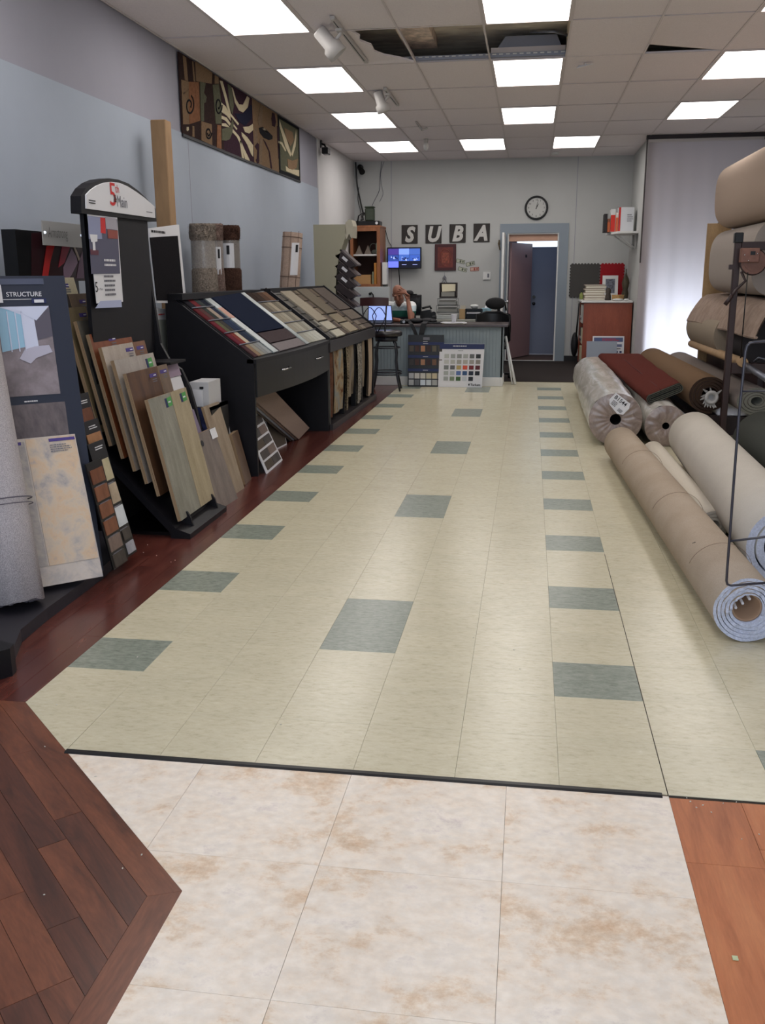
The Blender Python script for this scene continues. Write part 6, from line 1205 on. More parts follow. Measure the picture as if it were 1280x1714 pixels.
# ---- bar stool
t = thing('bar_stool', 'black iron bar stool with a dark wood backrest before the counter', 'bar stool', (-1.92, 12.02, 0)); M_IRON = mat('black_iron', (26, 28, 38), .4, .5)
SC = V((-1.93, 12.02, 0)); SZ = .69
MB().lathe([(.17, 0), (.20, .012), (.205, .04), (.20, .062), (.17, .075), (.05, .08)], (SC.x, SC.y, SZ), 28).build('seat', mat('black_vinyl', (34, 30, 32), .28, .6), t); MB().cyl((SC.x, SC.y, SZ-.06), (SC.x, SC.y, SZ), .14, .15, n=24).build('swivel_ring', M_IRON, t)
for q in range(4):
    an = math.radians(50+90*q); d = V((math.cos(an), math.sin(an), 0)); MB().tube([SC+d*.12+V((0, 0, SZ-.04)), SC+d*.165+V((0, 0, SZ-.10)), SC+d*.185+V((0, 0, SZ-.22)), SC+d*.175+V((0, 0, .38)), SC+d*.20+V((0, 0, .2)), SC+d*.255+V((0, 0, 0.008))], .0125, 8).build('leg', M_IRON, t)
for zz, rr in ((SZ-.14, .175), (.245, .19), (.215, .193)): MB().tube([SC+V((rr*math.cos(k*.2244), rr*math.sin(k*.2244), zz)) for k in range(28)], .008, 6, closed=True).build('foot_ring', M_IRON, t)
ra_, rb_ = V((-2.235, 11.83, 0)), V((-1.875, 11.80, 0)); pz = lambda y: at(630, y, Y=11.83).z
zT, zB = pz(498.5), pz(512); mb = MB(); mb.grid(lambda u, v: (ra_.x+(rb_.x-ra_.x)*u, 11.83-.03*math.sin(math.pi*u), zB+(zT-zB)*v+.008*math.sin(math.pi*u)*v), 10, 1).grid(lambda u, v: (rb_.x+(ra_.x-rb_.x)*u, 11.855-.03*math.sin(math.pi*u), zB+(zT-zB)*v+.008*math.sin(math.pi*u)*v), 10, 1)
mb.grid(lambda u, v: (ra_.x+(rb_.x-ra_.x)*u, 11.83+.025*v-.03*math.sin(math.pi*u), zT+.008*math.sin(math.pi*u)), 10, 1).grid(lambda u, v: (ra_.x+(rb_.x-ra_.x)*u, 11.83+.025*v-.03*math.sin(math.pi*u), zB), 10, 1); mb.build('back_rail', mat('dark_mahogany', (58, 28, 28), .4), t)
zA_ = SZ+.06
for x in (ra_.x+.025, rb_.x-.025): MB().tube([(x, 11.84, zB+.02), (x+(.03 if x < -2 else -.02), 11.84, SZ+.1), (x+(.06 if x < -2 else -.03), 11.87, SZ-.02)], .010, 8).build('back_post', M_IRON, t)
mb = MB(); zl = SZ+.06
for (xa_, xb_, sg) in ((-2.20, -2.03, 1), (-2.08, -1.91, 1)): mb.tube([(xa_+(xb_-xa_)*u, 11.84, zB-.12+.10*math.sin(math.pi*u)*1.0+.0) for u in [q/8 for q in range(9)]], .006, 6)
for (xa_, xb_) in ((-2.20, -2.10), (-1.91, -2.02), (-2.03, -2.10), (-2.08, -2.02)): mb.tube([(xa_, 11.84, zB-.12), (xa_+(xb_-xa_)*.3, 11.84, zB-.2), (xb_, 11.84, SZ+.05)], .006, 6)
mb.build('back_scroll', M_IRON, t)
# ---- white trim pieces leaning by the door
for q, ((x0_, y0_), (x1_, y1_)) in enumerate((((846, 563), (862, 643)), ((846, 566), (857, 643)))):
    A = at(x1_, y1_, Z=.01); B = at(x0_, y0_, Y=A.y+.25); t = MB().tube([A, B], .018 if q == 0 else .010, 4).build('trim_stick', M_WHITE, label=['broad white trim stick leaning at the counter end by the door', 'thin white trim stick beside the broad one at the counter end'][q], cat='trim stick')
# a small grey box on the door carpet
# ---- track lights
M_TL = mat('white_lamp_metal', (186, 182, 178), .4)
def track(label, x, y0, y1, hy, hz, rot, hx, r=.075, ln=.2):
    t = thing('track_lamp', label, 'ceiling lamp', (x, (y0+y1)/2, H-.02), 'white track lamps on the ceiling')
    MB().bevbox(x-.018, x+.018, y0, y1, H-.03, H-.002, .003).build('track', M_TL, t); MB().box(x-.004, x+.004, y0+.05, y1-.1, H-.0305, H-.029).build('track_slot', M_INK, t)
    d = V(rot).normalized(); c = V((hx, hy, H-hz)); MB().tube([(x, hy, H-.03), (x, hy, H-.06), (hx*.5+x*.5, hy, H-hz*.8), c-d*.02], .014, 8).bevbox(x-.025, x+.025, hy-.06, hy+.06, H-.05, H-.03).build('bracket', M_TL, t)
    n = 20; mb = MB(); prof = [(-.6*ln, r*.62), (-.55*ln, r*.7), (0, r*.72), (.1*ln, r), (.45*ln, r), (.45*ln, r*.9), (.2*ln, r*.85)]
    q_ = V((0, 0, 1)).rotation_difference(d).to_matrix(); mb.lathe([(rr, zz) for zz, rr in prof], c, n, M=q_); mb.build('lamp_head', M_TL, t); mb = MB(); mb.lathe([(r*.85, .2*ln), (r*.5, .19*ln), (.01, .19*ln)], c, n, M=q_).build('reflector', mat('dark_reflector', (60, 60, 64), .3), t)
track('large white track lamp hanging beside the missing ceiling tiles', -1.64, 7.45, 8.95, 7.75, .13, (.62, .12, -.72), -1.72, .078, .22)
track('smaller white track lamp behind the missing ceiling tiles', -1.66, 10.2, 11.15, 10.4, .12, (.30, .1, -.92), -1.73, .07, .2)
t = thing('track_lamp', 'bare dark track with a small socket near the back of the ceiling', 'ceiling lamp', (-1.6, 12.8, H-.02), 'white track lamps on the ceiling'); MB().bevbox(-1.615, -1.59, 12.4, 13.1, H-.02, H-.002).build('track', M_TL, t); MB().box(-1.605, -1.60, 12.45, 12.75, H-.0215, H-.0195).box(-1.605, -1.60, 12.85, 13.05, H-.0215, H-.0195).build('track_slot', M_INK, t); MB().tube([(-1.60, 12.8, H-.02), (-1.56, 12.8, H-.05), (-1.50, 12.8, H-.03)], .012, 6).build('arm', M_TL, t)
t = thing('track_lamp', 'faint white bulb holder at the far end of the lamp row', 'ceiling lamp', (-1.65, 14.0, H-.1), 'white track lamps on the ceiling'); MB().cyl((-1.65, 14.0, H), (-1.65, 14.0, H-.05), .03, n=14).build('base', M_TL, t); MB().ball((-1.65, 14.0, H-.10), (.035, .035, .06), 14, 8).build('bulb', mat('frosted_bulb', (210, 208, 204), .4), t)
c = V((.30, 9.40, H)); t = thing('ceiling_clip', 'small white curled tag on the ceiling right of the centre light', 'ceiling clip', c); MB().slab(c+V((-.08, 0, -.045)), c+V((.07, 0, -.012)), c+V((.07, .05, -.004)), c+V((-.06, .05, -.012)), .004).cyl(c+V((0, .03, -.02)), c+V((0, .03, 0)), .008, n=8).build('tag', M_PAPER, t)
c = at(929, 255, Z=H); t = thing('smoke_alarm', 'small round white smoke alarm on the ceiling by the clock wall', 'smoke alarm', (c.x, c.y, H-.03)); MB().lathe([(.03, -.035), (.055, -.03), (.06, -.005), (.06, .003)], (c.x, c.y, H), 20).build('body', M_WHITE, t)
# ================================================================== right side: hanging cloth, carpet rolls, rack
m = bpy.data.materials.new('thin_white_cloth'); m.use_nodes = True; nt = m.node_tree
for n in list(nt.nodes): nt.nodes.remove(n)
o_ = nt.nodes.new('ShaderNodeOutputMaterial'); d_ = nt.nodes.new('ShaderNodeBsdfDiffuse'); t_ = nt.nodes.new('ShaderNodeBsdfTranslucent'); x_ = nt.nodes.new('ShaderNodeMixShader')
d_.inputs[0].default_value = lin((186, 177, 179)); t_.inputs[0].default_value = lin((222, 222, 230)); x_.inputs[0].default_value = .30
nt.links.new(d_.outputs[0], x_.inputs[1]); nt.links.new(t_.outputs[0], x_.inputs[2]); nt.links.new(x_.outputs[0], o_.inputs[0]); M_CLOTH = m
CLY = 14.27
t = thing('hanging_cloth', 'long white cloth hanging across the right-hand bay, glowing near the floor', 'curtain', (2.2, CLY, 0))
def cloth(u, v):
    x = 1.40+.03*(v)**2+(2.96-1.41)*u; z = 3.22*v+.02*(1-v); a = (.35+.65*(1-v))
    return (x, CLY+a*(.016*math.sin(u*17+1.5*math.sin(v*2))+.009*math.sin(u*41+v)), z)
MB().grid(cloth, 90, 24).build('cloth', M_CLOTH, t); MB().box(1.43, 2.96, CLY-.012, CLY+.01, 3.215, 3.255).build('hem', mat('pale_hem', (196, 190, 188), .8), t)
MB().box(1.40, 3.05, CLY-.03, CLY+.05, 3.26, H).build('curtain_rail', mat('dark_rail_metal', (44, 36, 40), .5), t); MB().box(1.405, 1.42, CLY-.01, CLY+.05, 1.6, 3.26).build('gap_shade_strip', mat('gap_shade', (70, 64, 66), .6), t)  # narrow strip: dark colour stands in for the shaded gap beside the cloth
MB().box(2.98, 3.06, 14.2, 14.35, 0, 3.26).build('trim_5', mat('dark_brown_jamb', (60, 44, 44), .5), kind='structure')
MB().box(3.06, XR, 14.27, 14.37, 0, H+.3).build('wall_right', M_WALLG, kind='structure')
# carpets
def cm(nm, c, a=.12, s=240): return mat(nm, c, .97, .05, noise=(s, a), bump=(420, .35))
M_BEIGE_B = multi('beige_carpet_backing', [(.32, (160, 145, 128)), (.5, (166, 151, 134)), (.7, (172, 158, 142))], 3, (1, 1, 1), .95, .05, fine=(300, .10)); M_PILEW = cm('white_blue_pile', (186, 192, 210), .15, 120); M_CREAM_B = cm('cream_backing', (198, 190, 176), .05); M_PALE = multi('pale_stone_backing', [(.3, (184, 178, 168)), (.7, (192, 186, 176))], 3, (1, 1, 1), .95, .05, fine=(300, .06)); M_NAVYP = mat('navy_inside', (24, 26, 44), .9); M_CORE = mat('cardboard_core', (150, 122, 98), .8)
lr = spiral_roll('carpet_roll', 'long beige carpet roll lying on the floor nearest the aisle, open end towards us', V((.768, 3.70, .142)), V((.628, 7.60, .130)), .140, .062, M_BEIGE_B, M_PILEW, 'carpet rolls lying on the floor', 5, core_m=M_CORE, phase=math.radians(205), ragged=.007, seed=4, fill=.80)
mb = MB()
for yy in (4.18, 5.2, 6.5): f = (yy-3.7)/3.9; c = V((.768-.14*f, yy, .142-.012*f)); mb.tube([c+V((.1408*math.cos(k*.13), .01*math.sin(k*.3), .1408*math.sin(k*.13))) for k in range(2, 23)], .0011, 4)
mb.build('crease_line', mat('crease_brown', (130, 112, 98), .9), lr)
mb = MB(); 
for k in range(3): mb.tube([V((.735+.025*k, 3.76, .125+.02*k)), V((.745+.02*k, 3.95, .13+.022*k))], .006, 6)
mb.build('white_sticks', M_PAPER, lr)
MB().tube([V((.640+.003*k, 4.42-.025*k, .197+.010*k)) for k in range(6)], .0012, 4).build('stain_mark', M_INK, lr)
spiral_roll('carpet_roll', 'slim cream carpet roll wedged between the long beige roll and the big pale one', V((.925, 5.25, .082)), V((.862, 7.46, .092)), .088, .03, M_CREAM_B, M_PALE, 'carpet rolls lying on the floor', 3, seed=5)
R6a, R6b = V((1.085, 4.36, .225)), V((1.155, 7.42, .235))
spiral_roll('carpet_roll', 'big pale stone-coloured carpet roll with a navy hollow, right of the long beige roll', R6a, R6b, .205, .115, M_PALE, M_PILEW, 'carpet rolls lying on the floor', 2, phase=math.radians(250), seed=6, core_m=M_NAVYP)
d_r = spiral_roll('carpet_roll', 'dark grey-green carpet roll at the right edge of the picture', V((1.70, 3.6, .255)), V((1.60, 7.15, .255)), .255, .08, cm('dark_green_grey', (70, 72, 68)), cm('pale_rim', (170, 168, 158)), 'carpet rolls lying on the floor', 4, phase=math.radians(90), seed=7)
# plastic-wrapped rolls
M_FILM = multi('milky_film', [(.30, (164, 160, 152)), (.5, (182, 178, 170)), (.72, (208, 206, 202))], 3.5, (2.5, .5, 2.5), .22, .6, 6, .6, bump=.8, distort=1.5); M_FILME = multi('film_over_taupe', [(.34, (118, 102, 94)), (.6, (146, 130, 122)), (.8, (186, 178, 174))], 9, (1, 1, 1), .25, .6, 6, .6, distort=1.0)
def filmroll(label, a, b, r, hole, seed):
    a, b = V(a), V(b); t = thing('wrapped_roll', label, 'carpet roll', (a.x, a.y, 0), 'plastic-wrapped carpet rolls'); d = (b-a).normalized(); x = V((0, 0, 1)).cross(d).normalized(); y = d.cross(x); rnd = random.Random(seed); n = 64; mb = MB(); nl = 26
    ph = [rnd.uniform(0, 6) for _ in range(4)]
    for li in range(nl+1):
        f = li/nl; L = a+(b-a)*f
        for i in range(n):
            an = 2*math.pi*i/n; rr = r*(1 if 0 < li < nl else .975)+.0035*math.sin(an*9+ph[0]+f*9)+.003*math.sin(an*5-f*31+ph[1])+.002*math.sin(f*70+an*2)
            mb.v.append(L+(x*math.cos(an)+y*math.sin(an))*rr-d*(0 if li else .0))
    for li in range(nl):
        for i in range(n): j = (i+1) % n; mb.f.append([li*n+i, li*n+j, (li+1)*n+j, (li+1)*n+i]); mb.m.append(0); mb.sm.append(True)
    recalc(mb.build('film_wrap', M_FILM, t))
    mb = MB(); rings = 9; fo = [(rnd.randrange(7, 22), rnd.uniform(0, 6)) for _ in range(3)]
    for q in range(rings+1):
        f = q/rings; rr = hole+(r*.985-hole)*f
        for i in range(n*2):
            an = math.pi*i/n; w_ = sum(math.sin(an*k+p+f*1.2) for k, p in fo)/3; mb.v.append(a+(x*math.cos(an)+y*math.sin(an))*rr-d*(.012*math.sin(math.pi*f)+.0035*w_*math.sin(math.pi*f)**.5 if 0 < f < 1 else 0))
    N2 = n*2
    for q in range(rings):
        for i in range(N2): j = (i+1) % N2; mb.f.append([q*N2+i, q*N2+j, (q+1)*N2+j, (q+1)*N2+i]); mb.m.append(0); mb.sm.append(True)
    recalc(mb.build('end_film', M_FILME, t)); mb = MB()
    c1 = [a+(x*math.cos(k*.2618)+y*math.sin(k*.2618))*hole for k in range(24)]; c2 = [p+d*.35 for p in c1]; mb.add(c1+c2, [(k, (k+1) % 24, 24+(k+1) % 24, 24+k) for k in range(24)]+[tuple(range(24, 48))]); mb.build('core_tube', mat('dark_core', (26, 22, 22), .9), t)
    return t, x, y, d
t, fx, fy, fd = filmroll('plastic-wrapped carpet roll with a printed sticker and a round black hole, nearest the counter', (.628, 8.2, .232), (.655, 12.0, .232), .228, .047, 3)
c = at(1036, 676, Y=8.18); mb = MB(); u = V((math.cos(math.radians(-38)), 0, math.sin(math.radians(-38)))); v = V((-u.z, 0, u.x))
q = lambda a_, b_, o_=0: V((c.x, 8.172-o_, c.z))+u*a_+v*b_
mb.prism([q(-.085, .03), q(-.085, .055), q(.07, .06), q(.09, .02), q(.085, -.05), q(.04, -.075), q(-.06, -.055), q(-.09, -.02)], (0, .002, 0)); st = mb.build('sticker', M_PAPER, t); recalc(st)
text('B1544', q(-.07, .012, .0), u, v, .034, M_INK, st, 'lettering', .002, bold=.01); printlines(q(-.06, -.045, 0), u, v, .06, .045, 4, M_INK, st, 'small_print', 21, .002); printlines(q(.02, -.055, 0), u, v, .045, .03, 3, M_INK, st, 'small_print', 22, .002)
filmroll('plastic-wrapped carpet roll half hidden behind the big pale roll', (1.052, 8.22, .180), (1.07, 11.9, .180), .178, .03, 9)
# folded red carpet
M_REDC = cm('brick_red_carpet', (86, 42, 36), .12); M_REDB = cm('grey_woven_back', (92, 92, 84), .2)
t = thing('folded_carpet', 'folded brick-red carpet lying on top of the plastic-wrapped rolls', 'carpet', (1.0, 10, .38))
sec0 = (V((.955, 8.52, .372)), V((1.175, 8.50, .472))); sec1 = (V((.76, 11.9, .455)), V((1.19, 11.9, .462)))
def stadium(A, B, h, k=10):
    d = (B-A); L = d.length; d.normalize(); n = V((-d.z, 0, d.x)); out = []
    for i in range(k+1): an = math.pi/2+math.pi*i/k; out.append(A+(d*math.cos(an)+n*math.sin(an))*h)
    for i in range(k+1): an = -math.pi/2+math.pi*i/k; out.append(B+(d*math.cos(an)+n*math.sin(an))*h)
    return out
mb = MB(); nl = 14; K = None
for li in range(nl+1):
    f = li/nl; A = sec0[0].lerp(sec1[0], f); B = sec0[1].lerp(sec1[1], f); ring = stadium(A, B, .042+.003*math.sin(f*9)); K = len(ring); mb.v += [p+V((0, 0, .004*math.sin(f*21+i*.7))) for i, p in enumerate(ring)]
for li in range(nl):
    for i in range(K): j = (i+1) % K; mb.f.append([li*K+i, li*K+j, (li+1)*K+j, (li+1)*K+i]); mb.m.append(0); mb.sm.append(True)
recalc(mb.build('pile', M_REDC, t))
for hh, m_ in ((.040, M_REDB), (.026, M_REDB), (.012, M_REDB)):
    mb = MB(); ring = stadium(sec0[0], sec0[1], hh); inner = stadium(sec0[0]+(sec0[1]-sec0[0])*.0, sec0[1], hh-.005); ins = V((0, -.012+.3*(.036-hh), 0)); N_ = len(ring)
    ring = [p+ins for p in ring]; inner = [p+ins for p in inner]; b0 = [p+V((0, .1, 0)) for p in ring]; b1 = [p+V((0, .1, 0)) for p in inner]; mb.add(ring+inner+b0+b1, sum([[(i, (i+1) % N_, N_+(i+1) % N_, N_+i), (i, 2*N_+i, 2*N_+(i+1) % N_, (i+1) % N_), (N_+i, N_+(i+1) % N_, 3*N_+(i+1) % N_, 3*N_+i)] for i in range(N_)], [])); recalc(mb.build('fold_layer', m_, t))
mb = MB(); mb.prism([p+V((0, .012, 0)) for p in stadium(sec0[0], sec0[1], .0405)], (0, .01, 0)); mb.build('fold_gap_shade', mat('fold_gap_shade', (30, 30, 28), .95), t)  # dark plate puts the shade between the fold layers into colour
mb = MB(); P = []
for k in range(15): f = k/14; A = sec0[0].lerp(sec1[0], f); B = sec0[1].lerp(sec1[1], f); dd = (B-A).normalized(); n = V((-dd.z, 0, dd.x)); P.append(A.lerp(B, .42)+n*(.0425+.004*math.sin(f*21)))
mb.tube(P, .004, 5); mb.build('crease_line', mat('dark_red_seam', (74, 28, 28), .95), t)
# brown roll and grey roll behind
br = spiral_roll('carpet_roll', 'brown carpet roll with shredded white plastic in its open end', V((1.468, 8.62, .405)), V((1.385, 12.0, .405)), .186, .07, cm('brown_backing', (112, 90, 70), .15), cm('dark_brown_pile', (58, 46, 40), .3), 'carpet rolls lying on the floor', 4, phase=math.radians(-100), seed=11, squash=.92, upv=(0, 0, 1))
mb = MB(); rs = random.Random(6); c0 = V((1.475, 8.60, .385))
mb.lathe([(.030, -.05), (.045, -.02), (.055, .0), (.062, .03), (.05, .05), (.028, .03), (.022, -.02)], c0, 18, M=Matrix.Rotation(math.radians(90), 3, 'X'))
for k in range(16):
    an = rs.uniform(0, 6.28); r1 = rs.uniform(.05, .065); p = c0+V((math.cos(an)*r1, -.01, math.sin(an)*r1)); dd = V((math.cos(an+.3), -.6, math.sin(an+.3)))*rs.uniform(.02, .05); s_ = V((-math.sin(an), 0, math.cos(an)))*.012; mb.add([p-s_, p+s_, p+dd+s_*.3, p+dd-s_*.2], [(0, 1, 2, 3)])
mb.build('plastic_shreds', mat('shredded_film', (168, 166, 164), .3, .6, bump=(30, .8)), br)
spiral_roll('carpet_roll', 'flattened grey-taupe carpet roll behind the brown one, under the steel post', V((1.83, 8.45, .375)), V((1.72, 12.1, .395)), .175, .05, cm('grey_taupe_backing', (124, 114, 108), .1), cm('pale_grey_pile', (120, 120, 112), .2), 'carpet rolls lying on the floor', 4, phase=math.radians(-90), seed=12, squash=.72, upv=(0, 0, 1))
# ---- roll rack with winch
M_RACK = mat('dark_brown_steel', (50, 34, 34), .42, .45); M_RUSTB = mat('rust_brown_steel', (120, 84, 72), .45, .4, noise=(14, .15))
rk2 = thing('roll_rack', 'dark brown steel roll rack with a winch wheel and cable, right side', 'rack', (2.0, 9.6, 0))
def post(x, y, z1, w=.026, nm='post'): MB().bevbox(x-w, x+w, y-w, y+w, 0, z1, .004).build(nm, M_RACK, rk2)
post(1.585, 8.55, 1.74); post(1.965, 8.75, 1.70, .018); post(2.55, 8.55, 1.72); post(2.55, 11.2, 2.0); post(1.95, 11.45, 2.0, .02)
MB().bevbox(1.55, 1.62, 8.515, 8.585, 1.69, 1.775, .006).build('post_cap', M_BLACKP, rk2)
MB().bevbox(1.611, 2.56, 8.525, 8.575, 1.63, 1.70, .004).build('top_beam', M_RACK, rk2); MB().bevbox(1.611, 2.56, 8.52, 8.58, .60, .69, .004).build('lower_beam', M_RACK, rk2)
MB().box(1.32, 2.56, 8.9, 9.0, .0, .17).box(1.32, 2.56, 11.5, 11.6, 0, .17).box(1.34, 1.42, 8.7, 11.8, .17, .215).box(1.90, 2.0, 8.7, 11.8, .17, .235).box(1.50, 1.56, 8.7, 11.8, .17, .215).build('base_frame', M_RACK, rk2)
MB().box(1.90, 1.97, 8.8, 11.4, .40, .62).box(2.0, 2.05, 8.8, 11.4, .40, .63).box(1.9, 2.6, 10.9, 11.0, .36, .40).box(1.9, 2.6, 8.95, 9.02, .36, .40).build('cradle', M_RACK, rk2)
MB().bevbox(1.585, 1.735, 8.40, 8.46, 1.53, 1.645, .005).build('winch_box', M_RUSTB, rk2); MB().cyl((1.70, 8.44, 1.535), (1.70, 8.47, 1.535), .10, n=30).cyl((1.70, 8.435, 1.535), (1.70, 8.44, 1.535), .075, n=30).build('winch_wheel', M_RUSTB, rk2); MB().tube([(1.70+.10*math.cos(k*.2244), 8.455, 1.535+.10*math.sin(k*.2244)) for k in range(28)], .012, 6, closed=True).build('wheel_rim', M_RACK, rk2)
mb = MB()
for (x, z) in ((1.615, 1.59), (1.65, 1.545), (1.715, 1.60)): mb.ball((x, 8.395, z), .007, 8, 6)
mb.build('rivet', M_CHROME, rk2); MB().box(1.66, 1.70, 8.397, 8.40, 1.59, 1.62).build('maker_plate', M_BLACKP, rk2)
MB().tube([(1.660, 8.44, 1.45), (1.675, 8.50, .72)], .005, 6).build('winch_cable', M_BLACKP, rk2)
MB().tube([(1.62, 8.50, 1.46), (1.66, 8.50, 1.38), (1.58, 8.48, 1.30), (1.55, 8.47, 1.25)], .012, 8).tube([(1.555, 8.47, 1.262), (1.505, 8.47, 1.185)], .018, 8).build('crank_handle', M_RACK, rk2); MB().box(1.525, 1.60, 8.52, 8.56, 1.475, 1.515).build('stub_arm', M_RACK, rk2)
MB().tube([(1.80, 8.56, .70), (1.83, 8.52, .74), (1.88, 8.50, .73), (1.90, 8.54, .70)], .010, 6).build('hook', M_STEEL, rk2)
# arms that carry the big rolls
for zz in (1.245, 1.885): MB().box(2.05, 2.56, 8.9, 8.96, zz-.06, zz-.0).box(2.05, 2.56, 10.9, 10.96, zz-.06, zz).build('carrying_arm', M_RACK, rk2)
def bigroll(label, c, y0, y1, r, m_, seed, rf=.06):
    t = thing('carpet_roll', label, 'carpet roll', (c[0], (y0+y1)/2, c[1]-r), 'big carpet rolls on the rack'); mb = MB(); n = 56; prof = [(y0, r*.2), (y0+.001, r)] + [(y0+(y1-y0)*q/8, r) for q in range(1, 8)] + [(y1-rf, r), (y1-rf*.6, r*.985), (y1-rf*.25, r*.94), (y1, r*.86), (y1, r*.2)]
    for (y, rr) in prof:
        for i in range(n): an = 2*math.pi*i/n; k = rr*(1+.008*math.sin(3*an+seed)); e_ = .62 if r > .3 else 1; ca_, sa_ = math.cos(an), math.sin(an); mb.v.append(V((c[0]+k*math.copysign(abs(ca_)**e_, ca_), y, c[1]+k*math.copysign(abs(sa_)**e_, sa_))))
    for j in range(len(prof)-1):
        for i in range(n): a_ = (i+1) % n; mb.f.append([j*n+i, j*n+a_, (j+1)*n+a_, (j+1)*n+i]); mb.m.append(0); mb.sm.append(1 < j < len(prof)-2)
    recalc(mb.build('carpet', m_, t)); mb = MB(); mb.cyl((c[0], y0-.01, c[1]), (c[0], y1+.01, c[1]), r*.22, n=20, cap=False).build('core_tube', M_CORE, t); return t
M_PINKB = cm('warm_pink_beige', (176, 158, 144), .05); M_GREYBG = cm('grey_beige', (164, 155, 148), .05)
bigroll('topmost of the big carpet rolls on the rack, warm beige, near the ceiling', (2.085, 2.225), 7.2, 10.85, .325, M_PINKB, 1, .07); bigroll('second big carpet roll on the rack, grey-beige, behind the winch', (2.075, 1.568), 8.75, 10.85, .325, M_GREYBG, 2, .07)
# draped carpet under the rolls
t = thing('draped_carpet', 'taupe carpet draped over the rack below the two big rolls', 'carpet', (2.0, 10, 1.0)); M_DRP = multi('taupe_pile', [(.35, (138, 120, 108)), (.6, (156, 138, 126))], 9, (1, 1, 1), .97, .05, fine=(260, .12))
pf = [(2.50, 1.225), (2.25, 1.232), (2.0, 1.232), (1.84, 1.215), (1.775, 1.175), (1.72, 1.10), (1.672, 1.02), (1.638, .945)]
def dr(u, v, off=0):
    s = u*(len(pf)-1); i = min(int(s), len(pf)-2); f = s-i; x = pf[i][0]*(1-f)+pf[i+1][0]*f; z = pf[i][1]*(1-f)+pf[i+1][1]*f; y = 8.05+3.2*v; w_ = 1 if u > .5 else 0
    return (x+.07*(1-v)*w_*(u-.4)-off*.0, y, z+.006*math.sin(v*14+u*3)-off)
mb = MB(); mb.grid(lambda u, v: dr(u, v), 21, 16).grid(lambda u, v: dr(1-u, v, .02), 21, 16); P = [V(dr(1, q/16)) for q in range(17)]; mb.tube([p+V((.008, 0, -.008)) for p in P], .012, 6); mb.build('pile', M_DRP, t)
bigroll('taupe carpet roll below the draped carpet, half in shadow', (1.875, .86), 9.55, 11.25, .24, cm('taupe_backing', (150, 138, 122), .06), 5, .03)
bigroll('charcoal carpet roll below the draped carpet, behind the steel post', (1.965, .86), 8.72, 9.42, .24, cm('charcoal_pile', (60, 58, 60), .15), 6, .03)
MB().cyl(at(1157, 575, Y=11.2), at(1244, 607, Y=8.45), .040, n=20).build('cardboard_tube', mat('kraft_tube', (172, 142, 108), .7, noise=(7, .08)), label='long brown cardboard tube lying across the lower rack beam', cat='tube')
pA = at(1247, 611, Y=8.45); pB = at(1292, 640, Y=7.4); MB().cyl(pA, pB, .026, n=16).build('steel_pipe', M_STEEL, label='grey steel pipe sticking out of the rack at the right edge', cat='pipe')
MB().bevbox(1.80, 2.06, 11.32, 11.35, 0, at(1185, 374, Y=11.32).z, .003).build('plywood_sheet', wood('plywood', (150, 122, 86), (182, 152, 112), stretch=(3, 3, .6), scale=3), label='narrow plywood sheet standing upright behind the rack rolls', cat='board')
# ---- wire display stand close to the camera
t = thing('wire_stand', 'black wire display stand at the right edge, close to the camera', 'display stand', (.72, 2.95, 0)); M_WR = mat('black_wire', (40, 40, 50), .3, .6)
def wp(x, y, Y=2.95): return at(x, y, Y=Y)
pts = [V((.72, 2.95, wp(1300, 566).z)), wp(1262, 572.5), wp(1255, 574), wp(1250, 579), wp(1247, 590), wp(1236, 700), wp(1226, 830), wp(1217, 950), wp(1215.5, 972), wp(1217, 978), wp(1223, 980), V((.72, 2.95, wp(1290, 970).z))]
MB().tube(pts, .0042, 8).build('wire_loop', M_WR, t); MB().tube([wp(1241.5, 655), V((.72, 2.95, wp(1300, 652).z))], .003, 6).build('wire_rung', M_WR, t); MB().tube([wp(1220.5, 906), V((.72, 2.95, wp(1300, 890).z))], .0038, 6).build('wire_rung', M_WR, t)
x_ = wp(1330, 566); x_ = V((.72, 2.95, x_.z)); MB().tube([x_, V((x_.x, x_.y, 0.004))], .006, 8).tube([V((x_.x, 2.6, .006)), V((x_.x, 2.96, .006))], .006, 8).tube([V((x_.x, 2.95, .006)), V((x_.x+.3, 2.95, .006)), V((x_.x+.3, 2.95, x_.z)), x_], .006, 8).build('upright', M_WR, t)
mb = MB(); rs = random.Random(14)
for (px_, py_) in [(224, 917), (240, 925), (247, 912), (293, 938), (286, 941), (210, 905), (262, 930), (1155, 1342), (1165, 1352), (1176, 1348), (1190, 1360), (1149, 1336), (1210, 1345), (1232, 1343), (230, 1100), (95, 1180), (75, 1250), (160, 1300), (205, 1454), (74, 1498), (237, 1431), (1241, 1405), (1270, 1397), (470, 1213), (860, 1088), (792, 1068), (870, 1120)]:
    c = at(px_, py_, Z=0); s_ = rs.uniform(.002, .0045); a_ = rs.uniform(0, 3); mb.prism([(c.x+s_*k*math.cos(a_+q*1.57), c.y+s_*k*math.sin(a_+q*1.57), .002) for q, k in enumerate((1, .5, 1.1, .6))], (0, 0, -.0018))
mb.build('floor_chips', plain((200, 196, 184)), label='scattered pale chips and crumbs on the floor', cat='debris', kind='stuff')
# a tiny paper chip on the orange floor
c = at(1230, 1604, Z=0.001); MB().box(c.x-.006, c.x+.006, c.y-.006, c.y+.006, .0005, .003).build('paper_chip', plain((190, 200, 160)), label='tiny pale chip lying on the orange floorboards', cat='scrap')
